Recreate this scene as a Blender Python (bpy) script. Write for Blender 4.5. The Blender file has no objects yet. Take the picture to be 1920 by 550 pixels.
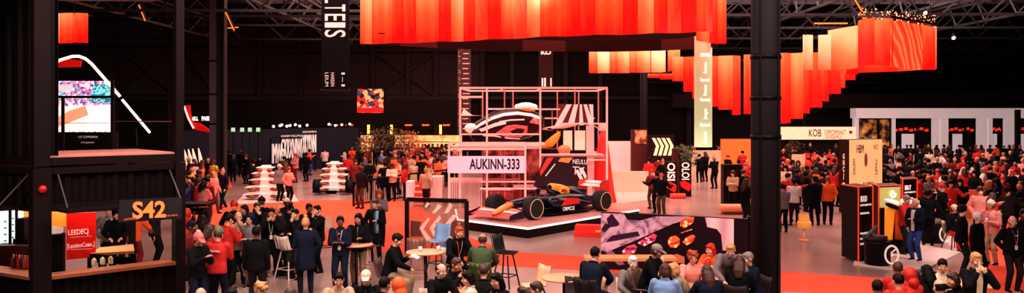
import bpy, math, random
from mathutils import Vector, Matrix
random.seed(7)
PI = math.pi
SC = bpy.context.scene
COL = SC.collection
FPX, CX, HOR, CAMZ = 1600.0, 960.0, 216.0, 4.0

# ---------- layout helpers: where a thing seen in the photo stands in the hall ----------
def G(px, py, z=0.0):
    y = FPX * (CAMZ - z) / (py - HOR)
    return Vector(((px - CX) * y / FPX, y, z))
def P(px, py, y):
    return Vector(((px - CX) * y / FPX, y, CAMZ - (py - HOR) * y / FPX))

# ---------- materials ----------
def lin(c):
    return tuple((x / 12.92 if x <= 0.04045 else ((x + 0.055) / 1.055) ** 2.4) for x in (v / 255.0 for v in c))
MC = {}
def mat(c, rough=0.6, metal=0.0, emit=0.0, noise=0.12, scale=14.0, bump=0.0, ecol=None):
    key = (tuple(c), rough, metal, emit, noise, scale, bump, ecol)
    if key in MC: return MC[key]
    m = bpy.data.materials.new('surface'); m.use_nodes = True
    nt = m.node_tree; b = nt.nodes['Principled BSDF']
    L = lin(c)
    b.inputs['Roughness'].default_value = rough
    b.inputs['Metallic'].default_value = metal
    if max(c) < 62 and not metal: b.inputs['Specular IOR Level'].default_value = .14
    tc = nt.nodes.new('ShaderNodeTexCoord'); n = nt.nodes.new('ShaderNodeTexNoise')
    n.inputs['Scale'].default_value = scale; n.inputs['Detail'].default_value = 3
    nt.links.new(tc.outputs['Object'], n.inputs['Vector'])
    mx = nt.nodes.new('ShaderNodeMix'); mx.data_type = 'RGBA'
    mx.inputs[6].default_value = tuple(v * (1 - noise) for v in L) + (1,)
    mx.inputs[7].default_value = tuple(min(1, v * (1 + noise)) for v in L) + (1,)
    nt.links.new(n.outputs['Fac'], mx.inputs[0])
    nt.links.new(mx.outputs[2], b.inputs['Base Color'])
    if bump:
        bp = nt.nodes.new('ShaderNodeBump'); bp.inputs['Strength'].default_value = bump; bp.inputs['Distance'].default_value = 0.02
        nt.links.new(n.outputs['Fac'], bp.inputs['Height']); nt.links.new(bp.outputs[0], b.inputs['Normal'])
    if emit:
        if ecol: b.inputs['Emission Color'].default_value = lin(ecol) + (1,)
        else: nt.links.new(mx.outputs[2], b.inputs['Emission Color'])
        b.inputs['Emission Strength'].default_value = emit
    MC[key] = m
    return m
def ramp_mat(kind, stops, scale=(1, 1, 1), rot=(0, 0, 0), loc=(0, 0, 0), coord='Object', emit=0.0, rough=0.5, distortion=0.0, detail=2.0, nscale=1.0, interp='LINEAR', axis=None):
    """a texture (gradient / wave / noise / voronoi / magic / checker) through a colour ramp"""
    m = bpy.data.materials.new('pattern'); m.use_nodes = True
    nt = m.node_tree; b = nt.nodes['Principled BSDF']; b.inputs['Roughness'].default_value = rough
    tc = nt.nodes.new('ShaderNodeTexCoord'); mp = nt.nodes.new('ShaderNodeMapping')
    mp.inputs['Scale'].default_value = scale; mp.inputs['Rotation'].default_value = rot; mp.inputs['Location'].default_value = loc
    nt.links.new(tc.outputs[coord], mp.inputs[0])
    if kind == 'grad':
        t = nt.nodes.new('ShaderNodeTexGradient'); out = t.outputs['Fac']
    elif kind == 'wave':
        t = nt.nodes.new('ShaderNodeTexWave'); t.inputs['Scale'].default_value = nscale; t.inputs['Distortion'].default_value = distortion; t.inputs['Detail'].default_value = detail; out = t.outputs['Fac']
    elif kind == 'vor':
        t = nt.nodes.new('ShaderNodeTexVoronoi'); t.inputs['Scale'].default_value = nscale; out = t.outputs['Color']
    else:
        t = nt.nodes.new('ShaderNodeTexNoise'); t.inputs['Scale'].default_value = nscale; t.inputs['Detail'].default_value = detail; t.inputs['Distortion'].default_value = distortion; out = t.outputs['Fac']
    nt.links.new(mp.outputs[0], t.inputs['Vector'])
    r = nt.nodes.new('ShaderNodeValToRGB'); r.color_ramp.interpolation = interp
    el = r.color_ramp.elements
    while len(el) < len(stops): el.new(0.5)
    for e, (p, c) in zip(el, stops): e.position = p; e.color = lin(c) + (1,)
    nt.links.new(out, r.inputs[0]); nt.links.new(r.outputs[0], b.inputs['Base Color'])
    if emit:
        nt.links.new(r.outputs[0], b.inputs['Emission Color']); b.inputs['Emission Strength'].default_value = emit
    return m
def glass(c=(200, 190, 190), alpha=0.25, rough=0.05):
    m = bpy.data.materials.new('glass'); m.use_nodes = True
    b = m.node_tree.nodes['Principled BSDF']
    b.inputs['Base Color'].default_value = lin(c) + (1,); b.inputs['Roughness'].default_value = rough
    b.inputs['Alpha'].default_value = alpha
    return m

# ---------- mesh builder ----------
class MB:
    def __init__(s): s.v = []; s.f = []; s.m = []; s.T = Matrix(); s.mi = 0
    def av(s, pts):
        n = len(s.v); T = s.T
        s.v.extend([tuple(T @ Vector(p)) for p in pts]); return n
    def af(s, fs, n=0):
        for f in fs: s.f.append(tuple(i + n for i in f)); s.m.append(s.mi)
    def box(s, c, d, R=None, taper=1.0):
        x, y, z = d[0] / 2, d[1] / 2, d[2] / 2
        pts = [(-x, -y, -z), (x, -y, -z), (x, y, -z), (-x, y, -z), (-x * taper, -y * taper, z), (x * taper, -y * taper, z), (x * taper, y * taper, z), (-x * taper, y * taper, z)]
        pts = [(R @ Vector(p) if R else Vector(p)) + Vector(c) for p in pts]
        n = s.av(pts); s.af([(0, 3, 2, 1), (4, 5, 6, 7), (0, 1, 5, 4), (1, 2, 6, 5), (2, 3, 7, 6), (3, 0, 4, 7)], n); return s
    def beam(s, a, b, w, h=None):
        """square bar from a to b"""
        a = Vector(a); b = Vector(b); d = b - a; L = d.length
        if L < 1e-6: return s
        q = d.to_track_quat('Z', 'Y').to_matrix()
        return s.box((a + b) / 2, (w, h or w, L), q)
    def loft(s, rings, cap=True):
        """rings of equal point counts"""
        k = len(rings[0]); n = s.av([p for r in rings for p in r])
        for i in range(len(rings) - 1):
            a = i * k; b = a + k
            s.af([(a + j, a + (j + 1) % k, b + (j + 1) % k, b + j) for j in range(k)], n)
        if cap:
            s.af([tuple(reversed(range(k)))], n); s.af([tuple(range((len(rings) - 1) * k, len(rings) * k))], n)
        return s
    def tube(s, pts, r, k=8, ell=1.0, up=None):
        """round tube along points; r number or list"""
        pts = [Vector(p) for p in pts]; rr = r if isinstance(r, (list, tuple)) else [r] * len(pts)
        rings = []; ref = Vector(up) if up else None
        for i, p in enumerate(pts):
            d = (pts[min(i + 1, len(pts) - 1)] - pts[max(i - 1, 0)]).normalized()
            if ref is None: ref = Vector((0, 0, 1)) if abs(d.z) < 0.9 else Vector((1, 0, 0))
            a = ref - d * ref.dot(d)
            if a.length < 1e-4: a = d.orthogonal()
            a.normalize(); b = d.cross(a); ref = a
            rings.append([p + a * (math.cos(t) * rr[i]) + b * (math.sin(t) * rr[i] * ell) for t in [2 * PI * j / k for j in range(k)]])
        return s.loft(rings)
    def cap(s, a, b, ra, rb, k=8):
        """tapered capsule"""
        a = Vector(a); b = Vector(b); d = (b - a); L = d.length or 1e-4; d = d / L
        pts = [a - d * ra * .9, a - d * ra * .5, a, b, b + d * rb * .5, b + d * rb * .9]
        return s.tube(pts, [ra * .3, ra * .84, ra, rb, rb * .84, rb * .3], k)
    def cyl(s, c, r, h, k=20, r2=None, axis='z'):
        c = Vector(c); ax = {'x': Vector((1, 0, 0)), 'y': Vector((0, 1, 0)), 'z': Vector((0, 0, 1))}[axis]
        return s.tube([c - ax * h / 2, c + ax * h / 2], [r, r if r2 is None else r2], k)
    def ball(s, c, r, k=12, h=8, R=None):
        if not isinstance(r, (list, tuple)): r = (r, r, r)
        rings = []
        for i in range(h + 1):
            t = PI * (i + .02) / (h + .04); z = -math.cos(t); q = math.sin(t)
            ring = [Vector((q * math.cos(2 * PI * j / k) * r[0], q * math.sin(2 * PI * j / k) * r[1], z * r[2])) for j in range(k)]
            rings.append([(R @ p if R else p) + Vector(c) for p in ring])
        return s.loft(rings)
    def lathe(s, prof, c=(0, 0, 0), k=24, R=None, cap=True):
        rings = [[(R @ Vector((r * math.cos(2 * PI * j / k), r * math.sin(2 * PI * j / k), z)) if R else Vector((r * math.cos(2 * PI * j / k), r * math.sin(2 * PI * j / k), z))) + Vector(c) for j in range(k)] for r, z in prof]
        return s.loft(rings, cap)
    def prism(s, poly, z0, z1):
        k = len(poly); n = s.av([(p[0], p[1], z0) for p in poly] + [(p[0], p[1], z1) for p in poly])
        s.af([tuple(reversed(range(k))), tuple(range(k, 2 * k))] + [(j, (j + 1) % k, k + (j + 1) % k, k + j) for j in range(k)], n); return s
    def plate(s, pts, t):
        """thin solid from a planar polygon of 3D points, thickness t along its normal"""
        pts = [Vector(p) for p in pts]; k = len(pts)
        nr = (pts[1] - pts[0]).cross(pts[2] - pts[0]).normalized() * t
        n = s.av(pts + [p + nr for p in pts])
        s.af([tuple(reversed(range(k))), tuple(range(k, 2 * k))] + [(j, (j + 1) % k, k + (j + 1) % k, k + j) for j in range(k)], n); return s
    def mesh(s, name='m', smooth=False):
        me = bpy.data.meshes.new(name); me.from_pydata(s.v, [], s.f); me.update()
        if smooth or any(s.m):
            me.polygons.foreach_set('material_index', s.m)
            if smooth: me.polygons.foreach_set('use_smooth', [True] * len(s.f))
        return me
    def obj(s, name, m, parent=None, smooth=False, loc=None, rotz=0.0):
        me = s.mesh(name, smooth)
        for x in (m if isinstance(m, (list, tuple)) else [m]): me.materials.append(x)
        o = bpy.data.objects.new(name, me); COL.objects.link(o)
        if parent: o.parent = parent
        if loc is not None: o.location = loc
        if rotz: o.rotation_euler = (0, 0, rotz)
        return o

def tag(o, label, cat, group=None):
    o['label'] = label; o['category'] = cat
    if group: o['group'] = group
    return o
def thing(name, label, cat, loc=(0, 0, 0), rotz=0.0, group=None):
    o = bpy.data.objects.new(name, None); COL.objects.link(o); o.empty_display_size = 0.1
    o.location = loc; o.rotation_euler = (0, 0, rotz)
    return tag(o, label, cat, group)
def struct(o):
    o['kind'] = 'structure'; return o
def copy_tree(o, parent=None):
    c = o.copy(); COL.objects.link(c); c.parent = parent
    for ch in list(o.children): copy_tree(ch, c)
    return c
def to_world(root, mw_inv_parts):
    pass
def frame(o, r, u):
    r = Vector(r).normalized(); u = Vector(u).normalized(); n = r.cross(u)
    return Matrix(((r.x, u.x, n.x, o[0]), (r.y, u.y, n.y, o[1]), (r.z, u.z, n.z, o[2]), (0, 0, 0, 1)))
TXC = {}
def text(s, h, m, M, parent=None, xs=1.0, align='CENTER', ext=0.004, name='lettering', bold=0.0, fit=None):
    """lettering as a mesh; M places its baseline frame (x along, y up)"""
    cu = bpy.data.curves.new('t', 'FONT'); cu.body = s; cu.size = h / 0.7; cu.align_x = align; cu.extrude = ext; cu.offset = bold; cu.resolution_u = 3
    t = bpy.data.objects.new('t', cu); COL.objects.link(t)
    dg = bpy.context.evaluated_depsgraph_get(); dg.update()
    me = bpy.data.meshes.new_from_object(t.evaluated_get(dg))
    bpy.data.objects.remove(t); bpy.data.curves.remove(cu)
    if fit:
        xsv = [v.co.x for v in me.vertices]; w = max(xsv) - min(xsv); xs = fit / w
    me.transform(M @ Matrix.Diagonal((xs, 1, 1, 1)))
    me.materials.clear(); me.materials.append(m)
    o = bpy.data.objects.new(name, me); COL.objects.link(o)
    if parent: o.parent = parent
    return o
def child_world(root, o):
    """o's mesh was written in hall coordinates; keep it there under root"""
    o.parent = root; o.matrix_parent_inverse = Matrix.LocRotScale(root.location, root.rotation_euler, None).inverted(); return o
# ---------- people ----------
def remesh(mb, vox, sm=3):
    me = mb.mesh('r'); o = bpy.data.objects.new('r', me); COL.objects.link(o)
    r = o.modifiers.new('r', 'REMESH'); r.mode = 'VOXEL'; r.voxel_size = vox
    s = o.modifiers.new('s', 'SMOOTH'); s.factor = 0.5; s.iterations = sm
    dg = bpy.context.evaluated_depsgraph_get(); dg.update()
    out = bpy.data.meshes.new_from_object(o.evaluated_get(dg))
    bpy.data.objects.remove(o); bpy.data.meshes.remove(me)
    out.polygons.foreach_set('use_smooth', [True] * len(out.polygons))
    return out
def grab(mb, me, mi):
    n = len(mb.v); mb.v.extend([tuple(v.co) for v in me.vertices])
    for p in me.polygons: mb.f.append(tuple(i + n for i in p.vertices)); mb.m.append(mi)
def ik(A, T, a, b, hint):
    d = T - A; L = min(d.length, (a + b) * 0.995); d = d.normalized(); T = A + d * L
    x = (a * a - b * b + L * L) / (2 * L); h = math.sqrt(max(a * a - x * x, 0))
    n = hint - d * hint.dot(d); n = n.normalized() if n.length > 1e-4 else d.orthogonal()
    return A + d * x + n * h, T
ARMS = {  # wrist from shoulder (outward, forward, up), elbow hint (outward, forward, up)
    'down': ((.05, .03, -.53), (.3, -1, 0)), 'pocket': ((.0, .06, -.45), (1, -.7, 0)),
    'fold': ((-.20, .24, -.22), (.6, 0, -1)), 'hold': ((-.08, .27, -.20), (.4, -.2, -1)),
    'phone': ((-.13, .30, -.10), (.4, 0, -1)), 'face': ((-.12, .19, .04), (.7, .2, -1)),
    'table': ((-.06, .40, -.26), (.8, 0, -.6)), 'out': ((.36, .22, -.08), (0, -.3, -1)),
    'lap': ((-.06, .30, -.38), (.8, -.5, 0)), 'back': ((-.08, -.14, -.42), (1, -.2, 0)), 'swing': ((.05, .2, -.47), (.2, -1, 0)),
    'swingb': ((.06, -.2, -.46), (.2, -1, 0)), 'reach': ((0, .46, -.05), (.3, 0, -1))}
POSES = {  # legs, left arm, right arm, torso lean, head (yaw, pitch)
    'side': ('stand', 'down', 'down', 0, 0, 5), 'fold': ('stand', 'fold', 'fold', 2, 10, 6), 'hold': ('stand', 'hold', 'pocket', 2, -15, 12),
    'phone': ('stand', 'phone', 'phone', 4, 0, 25), 'drink': ('stand', 'face', 'fold', 2, 12, 5), 'face2': ('stand', 'face', 'face', 4, 0, 8),
    'walk': ('walk', 'swing', 'swingb', 3, 0, 0), 'point': ('stand', 'out', 'pocket', 2, 20, 0), 'bend': ('stand', 'table', 'table', 38, -10, 10),
    'behind': ('stand', 'back', 'back', 0, -12, 4), 'hip': ('hipshift', 'hold', 'down', 3, 18, 12),
    'sit': ('sit', 'table', 'table', 12, 0, 10), 'sitlap': ('sit', 'lap', 'lap', 4, 8, 14), 'sitlean': ('sit', 'table', 'face', 22, -14, 6),
    'sitphone': ('sit', 'phone', 'phone', 10, 0, 25), 'stool': ('stool', 'phone', 'table', 12, 0, 22), 'stool2': ('stool', 'table', 'table', 16, 6, 12),
    'clerk': ('stand', 'table', 'table', 10, 0, 28)}
PC = {}
def pose_build(pose):
    legs, la, ra, lean, hyaw, hpit = POSES[pose]
    seat = {'sit': .46, 'stool': .76}.get(legs)
    pel = Vector((0, 0, (seat + .10) if seat else .93))
    R = Matrix.Rotation(math.radians(lean), 3, 'X')
    def S(x, y, z): return pel + R @ Vector((x, y, z))
    J = {'pel': pel, 'R': R, 'S': S}
    J['hd'] = S(0, -.02, .665); J['hR'] = Matrix.Rotation(math.radians(hyaw), 3, 'Z') @ Matrix.Rotation(math.radians(hpit) + math.radians(lean) * .35, 3, 'X') * 1.1
    for s, a in ((1, la), (-1, ra)):
        w, h = ARMS[a]
        sh = S(.195 * s, 0, .455); T = sh + R @ Vector((w[0] * s, -w[1], w[2])) if lean < 30 else sh + Vector((w[0] * s, -.25, -.40))
        e, T = ik(sh, T, .285, .255, Vector((h[0] * s, -h[1], h[2])))
        J['a%d' % s] = (sh, e, T)
    for s in (1, -1):
        hp = pel + Vector((.09 * s, 0, -.03))
        if legs == 'stand': T = Vector((.11 * s, .0, .09)); hint = Vector((.1 * s, -1, 0))
        elif legs == 'hipshift': T = Vector((.16 if s > 0 else -.07, -.08 if s > 0 else .03, .09)); hint = Vector((.2 * s, -1, 0))
        elif legs == 'walk': T = Vector((.07 * s, -.26 * s, .09 if s > 0 else .13)); hint = Vector((0, -1, 0))
        elif legs == 'sit': T = Vector((.13 * s, -.42, .09)); hint = Vector((.3 * s, -.6, 1))
        else: T = Vector((.13 * s, -.36, .30)); hint = Vector((.3 * s, -.6, 1))
        k, T = ik(hp, T, .43, .42, hint); J['l%d' % s] = (hp, k, T)
    J['top'] = (J['hd'] + Vector((0, 0, .137))).z
    return J
def ring(c, rx, ry, R, k=14):
    return [c + R @ Vector((math.cos(2 * PI * j / k) * rx, math.sin(2 * PI * j / k) * ry, 0)) for j in range(k)]
def mk_body(J, fine):
    b = MB(); S = J['S']; R = J['R']
    b.loft([ring(S(0, 0, z), rx, ry, R) for z, rx, ry in ((-.10, .08, .07), (-.05, .145, .105), (.03, .15, .105), (.14, .125, .09), (.27, .15, .105), (.38, .165, .11), (.46, .14, .085), (.51, .06, .055))])
    b.cap(S(0, .0, .47), J['hd'] + J['hR'] @ Vector((0, .01, -.05)), .056, .05)
    hd = J['hd']; hR = J['hR']
    b.ball(hd + hR @ Vector((0, .012, .022)), (.074, .094, .098), R=hR)
    b.ball(hd + hR @ Vector((0, -.028, -.045)), (.054, .058, .068), R=hR)
    if fine:
        b.ball(hd + hR @ Vector((0, -.098, -.012)), (.013, .02, .026), 8, 6, R=hR)
        b.ball(hd + hR @ Vector((0, -.082, -.062)), (.026, .014, .012), 8, 6, R=hR)
        for s in (1, -1):
            b.ball(hd + hR @ Vector((.076 * s, .012, .0)), (.012, .02, .032), 8, 6, R=hR)
            b.ball(hd + hR @ Vector((.042 * s, -.06, -.02)), (.026, .026, .022), 8, 6, R=hR)
    for s in (1, -1):
        sh, e, w = J['a%d' % s]
        b.cap(sh, e, .05, .038); b.cap(e, w, .038, .026)
        d = (w - e).normalized(); side = d.cross(Vector((0, 0, 1)) if abs(d.z) < .8 else Vector((0, 1, 0))).normalized(); nr = side.cross(d)
        if nr.z > 0: nr = -nr
        pc = w + d * .05
        b.tube([w - d * .01, w + d * .03, w + d * .085], [.024, .04, .042], 10, ell=.42, up=side)
        if fine:
            for q, Lf in ((-.030, .058), (-.010, .074), (.010, .070), (.030, .062)):
                p0 = w + d * .08 + side * q; p1 = p0 + d * Lf * .55 + nr * .012; p2 = p1 + d * Lf * .4 + nr * .03
                b.cap(p0, p1, .010, .009, 6); b.cap(p1, p2, .009, .008, 6)
            p0 = w + d * .035 + side * .036 * -s; b.cap(p0, p0 + d * .045 + side * .028 * -s + nr * .018, .012, .010, 6)
        hp, k, a = J['l%d' % s]
        b.cap(hp, k, .078, .05); b.cap(k, a, .05, .034)
        fx = Vector((.03 * s, -1, 0)).normalized(); b.cap(a + Vector((0, .02, -.045)), a + fx * .14 + Vector((0, 0, -.055)), .035, .028)
    return b
def mk_top(J, coat):
    b = MB(); S = J['S']; R = J['R']; sit = J['pel'].z < .9
    lo = -.10 if not coat else (-.10 if sit else -.34)
    rows = [(lo, .215 if coat else .198, .165 if coat else .15), (-.04, .203, .152), (.05, .196, .148), (.15, .186, .138), (.28, .202, .146), (.38, .218, .142), (.45, .185, .115), (.50, .095, .085), (.535, .074, .075)]
    b.loft([ring(S(0, .004, z), rx, ry, R) for z, rx, ry in rows])
    for s in (1, -1):
        sh, e, w = J['a%d' % s]
        b.cap(sh + R @ Vector((-.015 * s, 0, 0)), e, .086, .067); b.cap(e, e + (w - e) * .93, .067, .05)
    return b
def mk_legs(J):
    b = MB(); p = J['pel']
    b.loft([ring(p + Vector((0, 0, z)), rx, ry, Matrix.Identity(3)) for z, rx, ry in ((-.10, .12, .09), (-.04, .168, .125), (.06, .158, .118))])
    for s in (1, -1):
        hp, k, a = J['l%d' % s]
        b.cap(hp, k, .106, .077); b.cap(k, a + (k - a) * .07, .077, .06)
    return b
def mk_shoe(J, s):
    b = MB(); hp, k, a = J['l%d' % s]
    fx = Vector((.12 * s, -1, 0)).normalized(); z = Vector((0, 0, 1))
    b.cap(a + Vector((0, .025, -.035)), a + fx * .15 + Vector((0, 0, -.055)), .05, .036, 10)
    b.cap(a + Vector((0, .01, .02)), a + Vector((0, .01, -.03)), .048, .05)
    m = remesh(b, .014, 2); q = MB(); grab(q, m, 0)
    q.T = Matrix(); sx = fx.cross(z)
    pts = [a + fx * t + sx * w + z * -.088 for t, w in ((-.07, -.035), (-.07, .035), (.06, .045), (.17, .038), (.20, 0), (.17, -.038), (.06, -.045))]
    n = q.av(pts + [p + z * .022 for p in pts]); q.mi = 1
    q.af([tuple(reversed(range(7))), tuple(range(7, 14))] + [(j, (j + 1) % 7, 7 + (j + 1) % 7, 7 + j) for j in range(7)], n)
    return q.mesh('shoe', True)
def face_bits(q, J):
    hd = J['hd']; hR = J['hR']; q.T = Matrix()
    for s in (1, -1):
        q.mi = 1; q.ball(hd + hR @ Vector((.031 * s, -.079, .004)), (.014, .008, .008), 8, 5, R=hR)
        q.mi = 2; q.ball(hd + hR @ Vector((.031 * s, -.086, .004)), (.006, .004, .006), 6, 5, R=hR)
        q.mi = 2; q.ball(hd + hR @ Vector((.032 * s, -.087, .026)), (.019, .006, .004), 6, 5, R=hR)
    q.mi = 3; q.ball(hd + hR @ Vector((0, -.094, -.058)), (.024, .006, .0065), 8, 5, R=hR)
HAIRS = {}
def hair_mesh(style):
    if style in HAIRS: return HAIRS[style]
    b = MB(); m = None
    if style == 'bald':
        b.loft([ring(Vector((0, .022, z)), r * .96, r * 1.15, Matrix.Identity(3)) for z, r in ((-.05, .065), (-.01, .083), (.03, .086), (.05, .08))])
        b.v = [v if v[1] > -.02 else (v[0] * .8, -.02, v[2]) for v in b.v]
    elif style == 'beanie':
        b.ball((0, .014, .05), (.09, .108, .095)); b.lathe([(.07, .02), (.095, .025), (.097, .06), (.08, .07)], (0, .014, 0)); b.ball((0, .02, .15), (.025, .025, .022), 8, 6)
    elif style == 'cap':
        b.ball((0, .016, .045), (.086, .104, .085)); b.plate([(-.07, -.06, .045), (.07, -.06, .045), (.055, -.15, .03), (0, -.17, .027), (-.055, -.15, .03)], .012)
    elif style == 'hood':
        b.ball((0, .03, .03), (.11, .105, .13)); b.ball((0, .06, -.09), (.1, .08, .1))
    else:
        b.ball((0, .022, .034), (.083, .1, .097))
        b.ball((0, -.03, .085), (.062, .05, .036))
        if style == 'long':
            b.tube([(0, .05, .06), (0, .085, -.02), (0, .10, -.14), (0, .10, -.27)], [.06, .088, .095, .05], 12, ell=.55, up=(1, 0, 0))
            for s in (1, -1): b.cap((.07 * s, .02, .03), (.085 * s, .03, -.17), .032, .022)
        elif style == 'bun': b.ball((0, .05, .145), (.045, .045, .04)); b.ball((0, .06, .0), (.075, .065, .07))
        elif style == 'bob':
            for s in (1, -1): b.cap((.066 * s, .02, .04), (.075 * s, .02, -.075), .036, .028)
            b.ball((0, .06, -.03), (.08, .06, .075))
        elif style == 'pony': b.tube([(0, .10, .06), (0, .16, .02), (0, .16, -.12)], [.03, .04, .012], 8)
        elif style == 'curly':
            rr = random.Random(3)
            for i in range(26):
                t = rr.uniform(0, 2 * PI); z = rr.uniform(-.02, .13); q = math.sqrt(max(0, 1 - ((z - .03) / .11) ** 2))
                x, y = math.cos(t) * .088 * q, math.sin(t) * .1 * q + .03
                if y > -.055 or z > .07: b.ball((x, y, z), .028, 7, 5)
    m = remesh(b, .012, 2); HAIRS[style] = m
    return m
def pose_get(pose, coat, near):
    key = (pose, coat, near)
    if key in PC: return PC[key]
    J = PC.get(('J', pose)) or pose_build(pose); PC[('J', pose)] = J
    def part(tagk, fn):
        k2 = (tagk, pose, near)
        if k2 not in PC: PC[k2] = fn()
        return PC[k2]
    if near:
        def fb():
            me = remesh(mk_body(J, True), .011, 2); q = MB(); grab(q, me, 0); face_bits(q, J); return q.mesh('body', True)
        d = {'J': J, 'body': part('body', fb), 'top': part('coat' if coat else 'top', lambda: remesh(mk_top(J, coat), .016)),
             'legs': part('legs', lambda: remesh(mk_legs(J), .018)), 'sh1': part('sh1', lambda: mk_shoe(J, 1)), 'sh-1': part('sh-1', lambda: mk_shoe(J, -1))}
    else:
        q = MB(); grab(q, remesh(mk_body(J, False), .022, 1), 0); grab(q, remesh(mk_top(J, coat), .026, 1), 1); grab(q, remesh(mk_legs(J), .028, 1), 2)
        for s in (1, -1):
            a = J['l%d' % s][2]; q.T = Matrix(); q.mi = 3; q.cap(a + Vector((0, .02, -.04)), a + Vector((.01 * s, -.15, -.055)), .045, .036)
        d = {'J': J, 'q': q}
    PC[key] = d; return d
SKIN = {'light': (214, 158, 132), 'tan': (176, 118, 92), 'brown': (112, 70, 52), 'pale': (232, 186, 166)}
CLO = {'black': (16, 15, 18), 'charcoal': (38, 35, 38), 'navy': (24, 28, 46), 'red': (190, 34, 30), 'dark red': (120, 22, 24), 'white': (214, 200, 196), 'cream': (212, 190, 165),
       'grey': (118, 106, 106), 'blue': (40, 70, 135), 'light blue': (120, 150, 190), 'orange': (240, 92, 40), 'beige': (182, 150, 122), 'pink': (226, 140, 130), 'brown': (82, 50, 38), 'green': (60, 74, 42), 'khaki': (140, 118, 90), 'yellow': (230, 170, 60)}
HC = {'dark': (22, 15, 13), 'brown': (66, 38, 26), 'blond': (190, 132, 84), 'grey': (128, 116, 112), 'white': (216, 206, 202), 'ginger': (160, 66, 32), 'red': (190, 30, 28), 'black': (12, 10, 12), 'navy': (22, 30, 58), 'cream': (212, 190, 165), 'green': (78, 98, 78), 'pink': (210, 100, 100), 'orange': (240, 92, 40)}
def cmat(c): return mat(CLO[c], .85, 0, 0, .3, 9, .6)
def hmat(c): return mat(HC[c], .55, 0, 0, .35, 40, .5)
PEOPLE = []
HEADWORD = {'beanie': 'beanie', 'cap': 'cap', 'hood': 'hood'}
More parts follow.
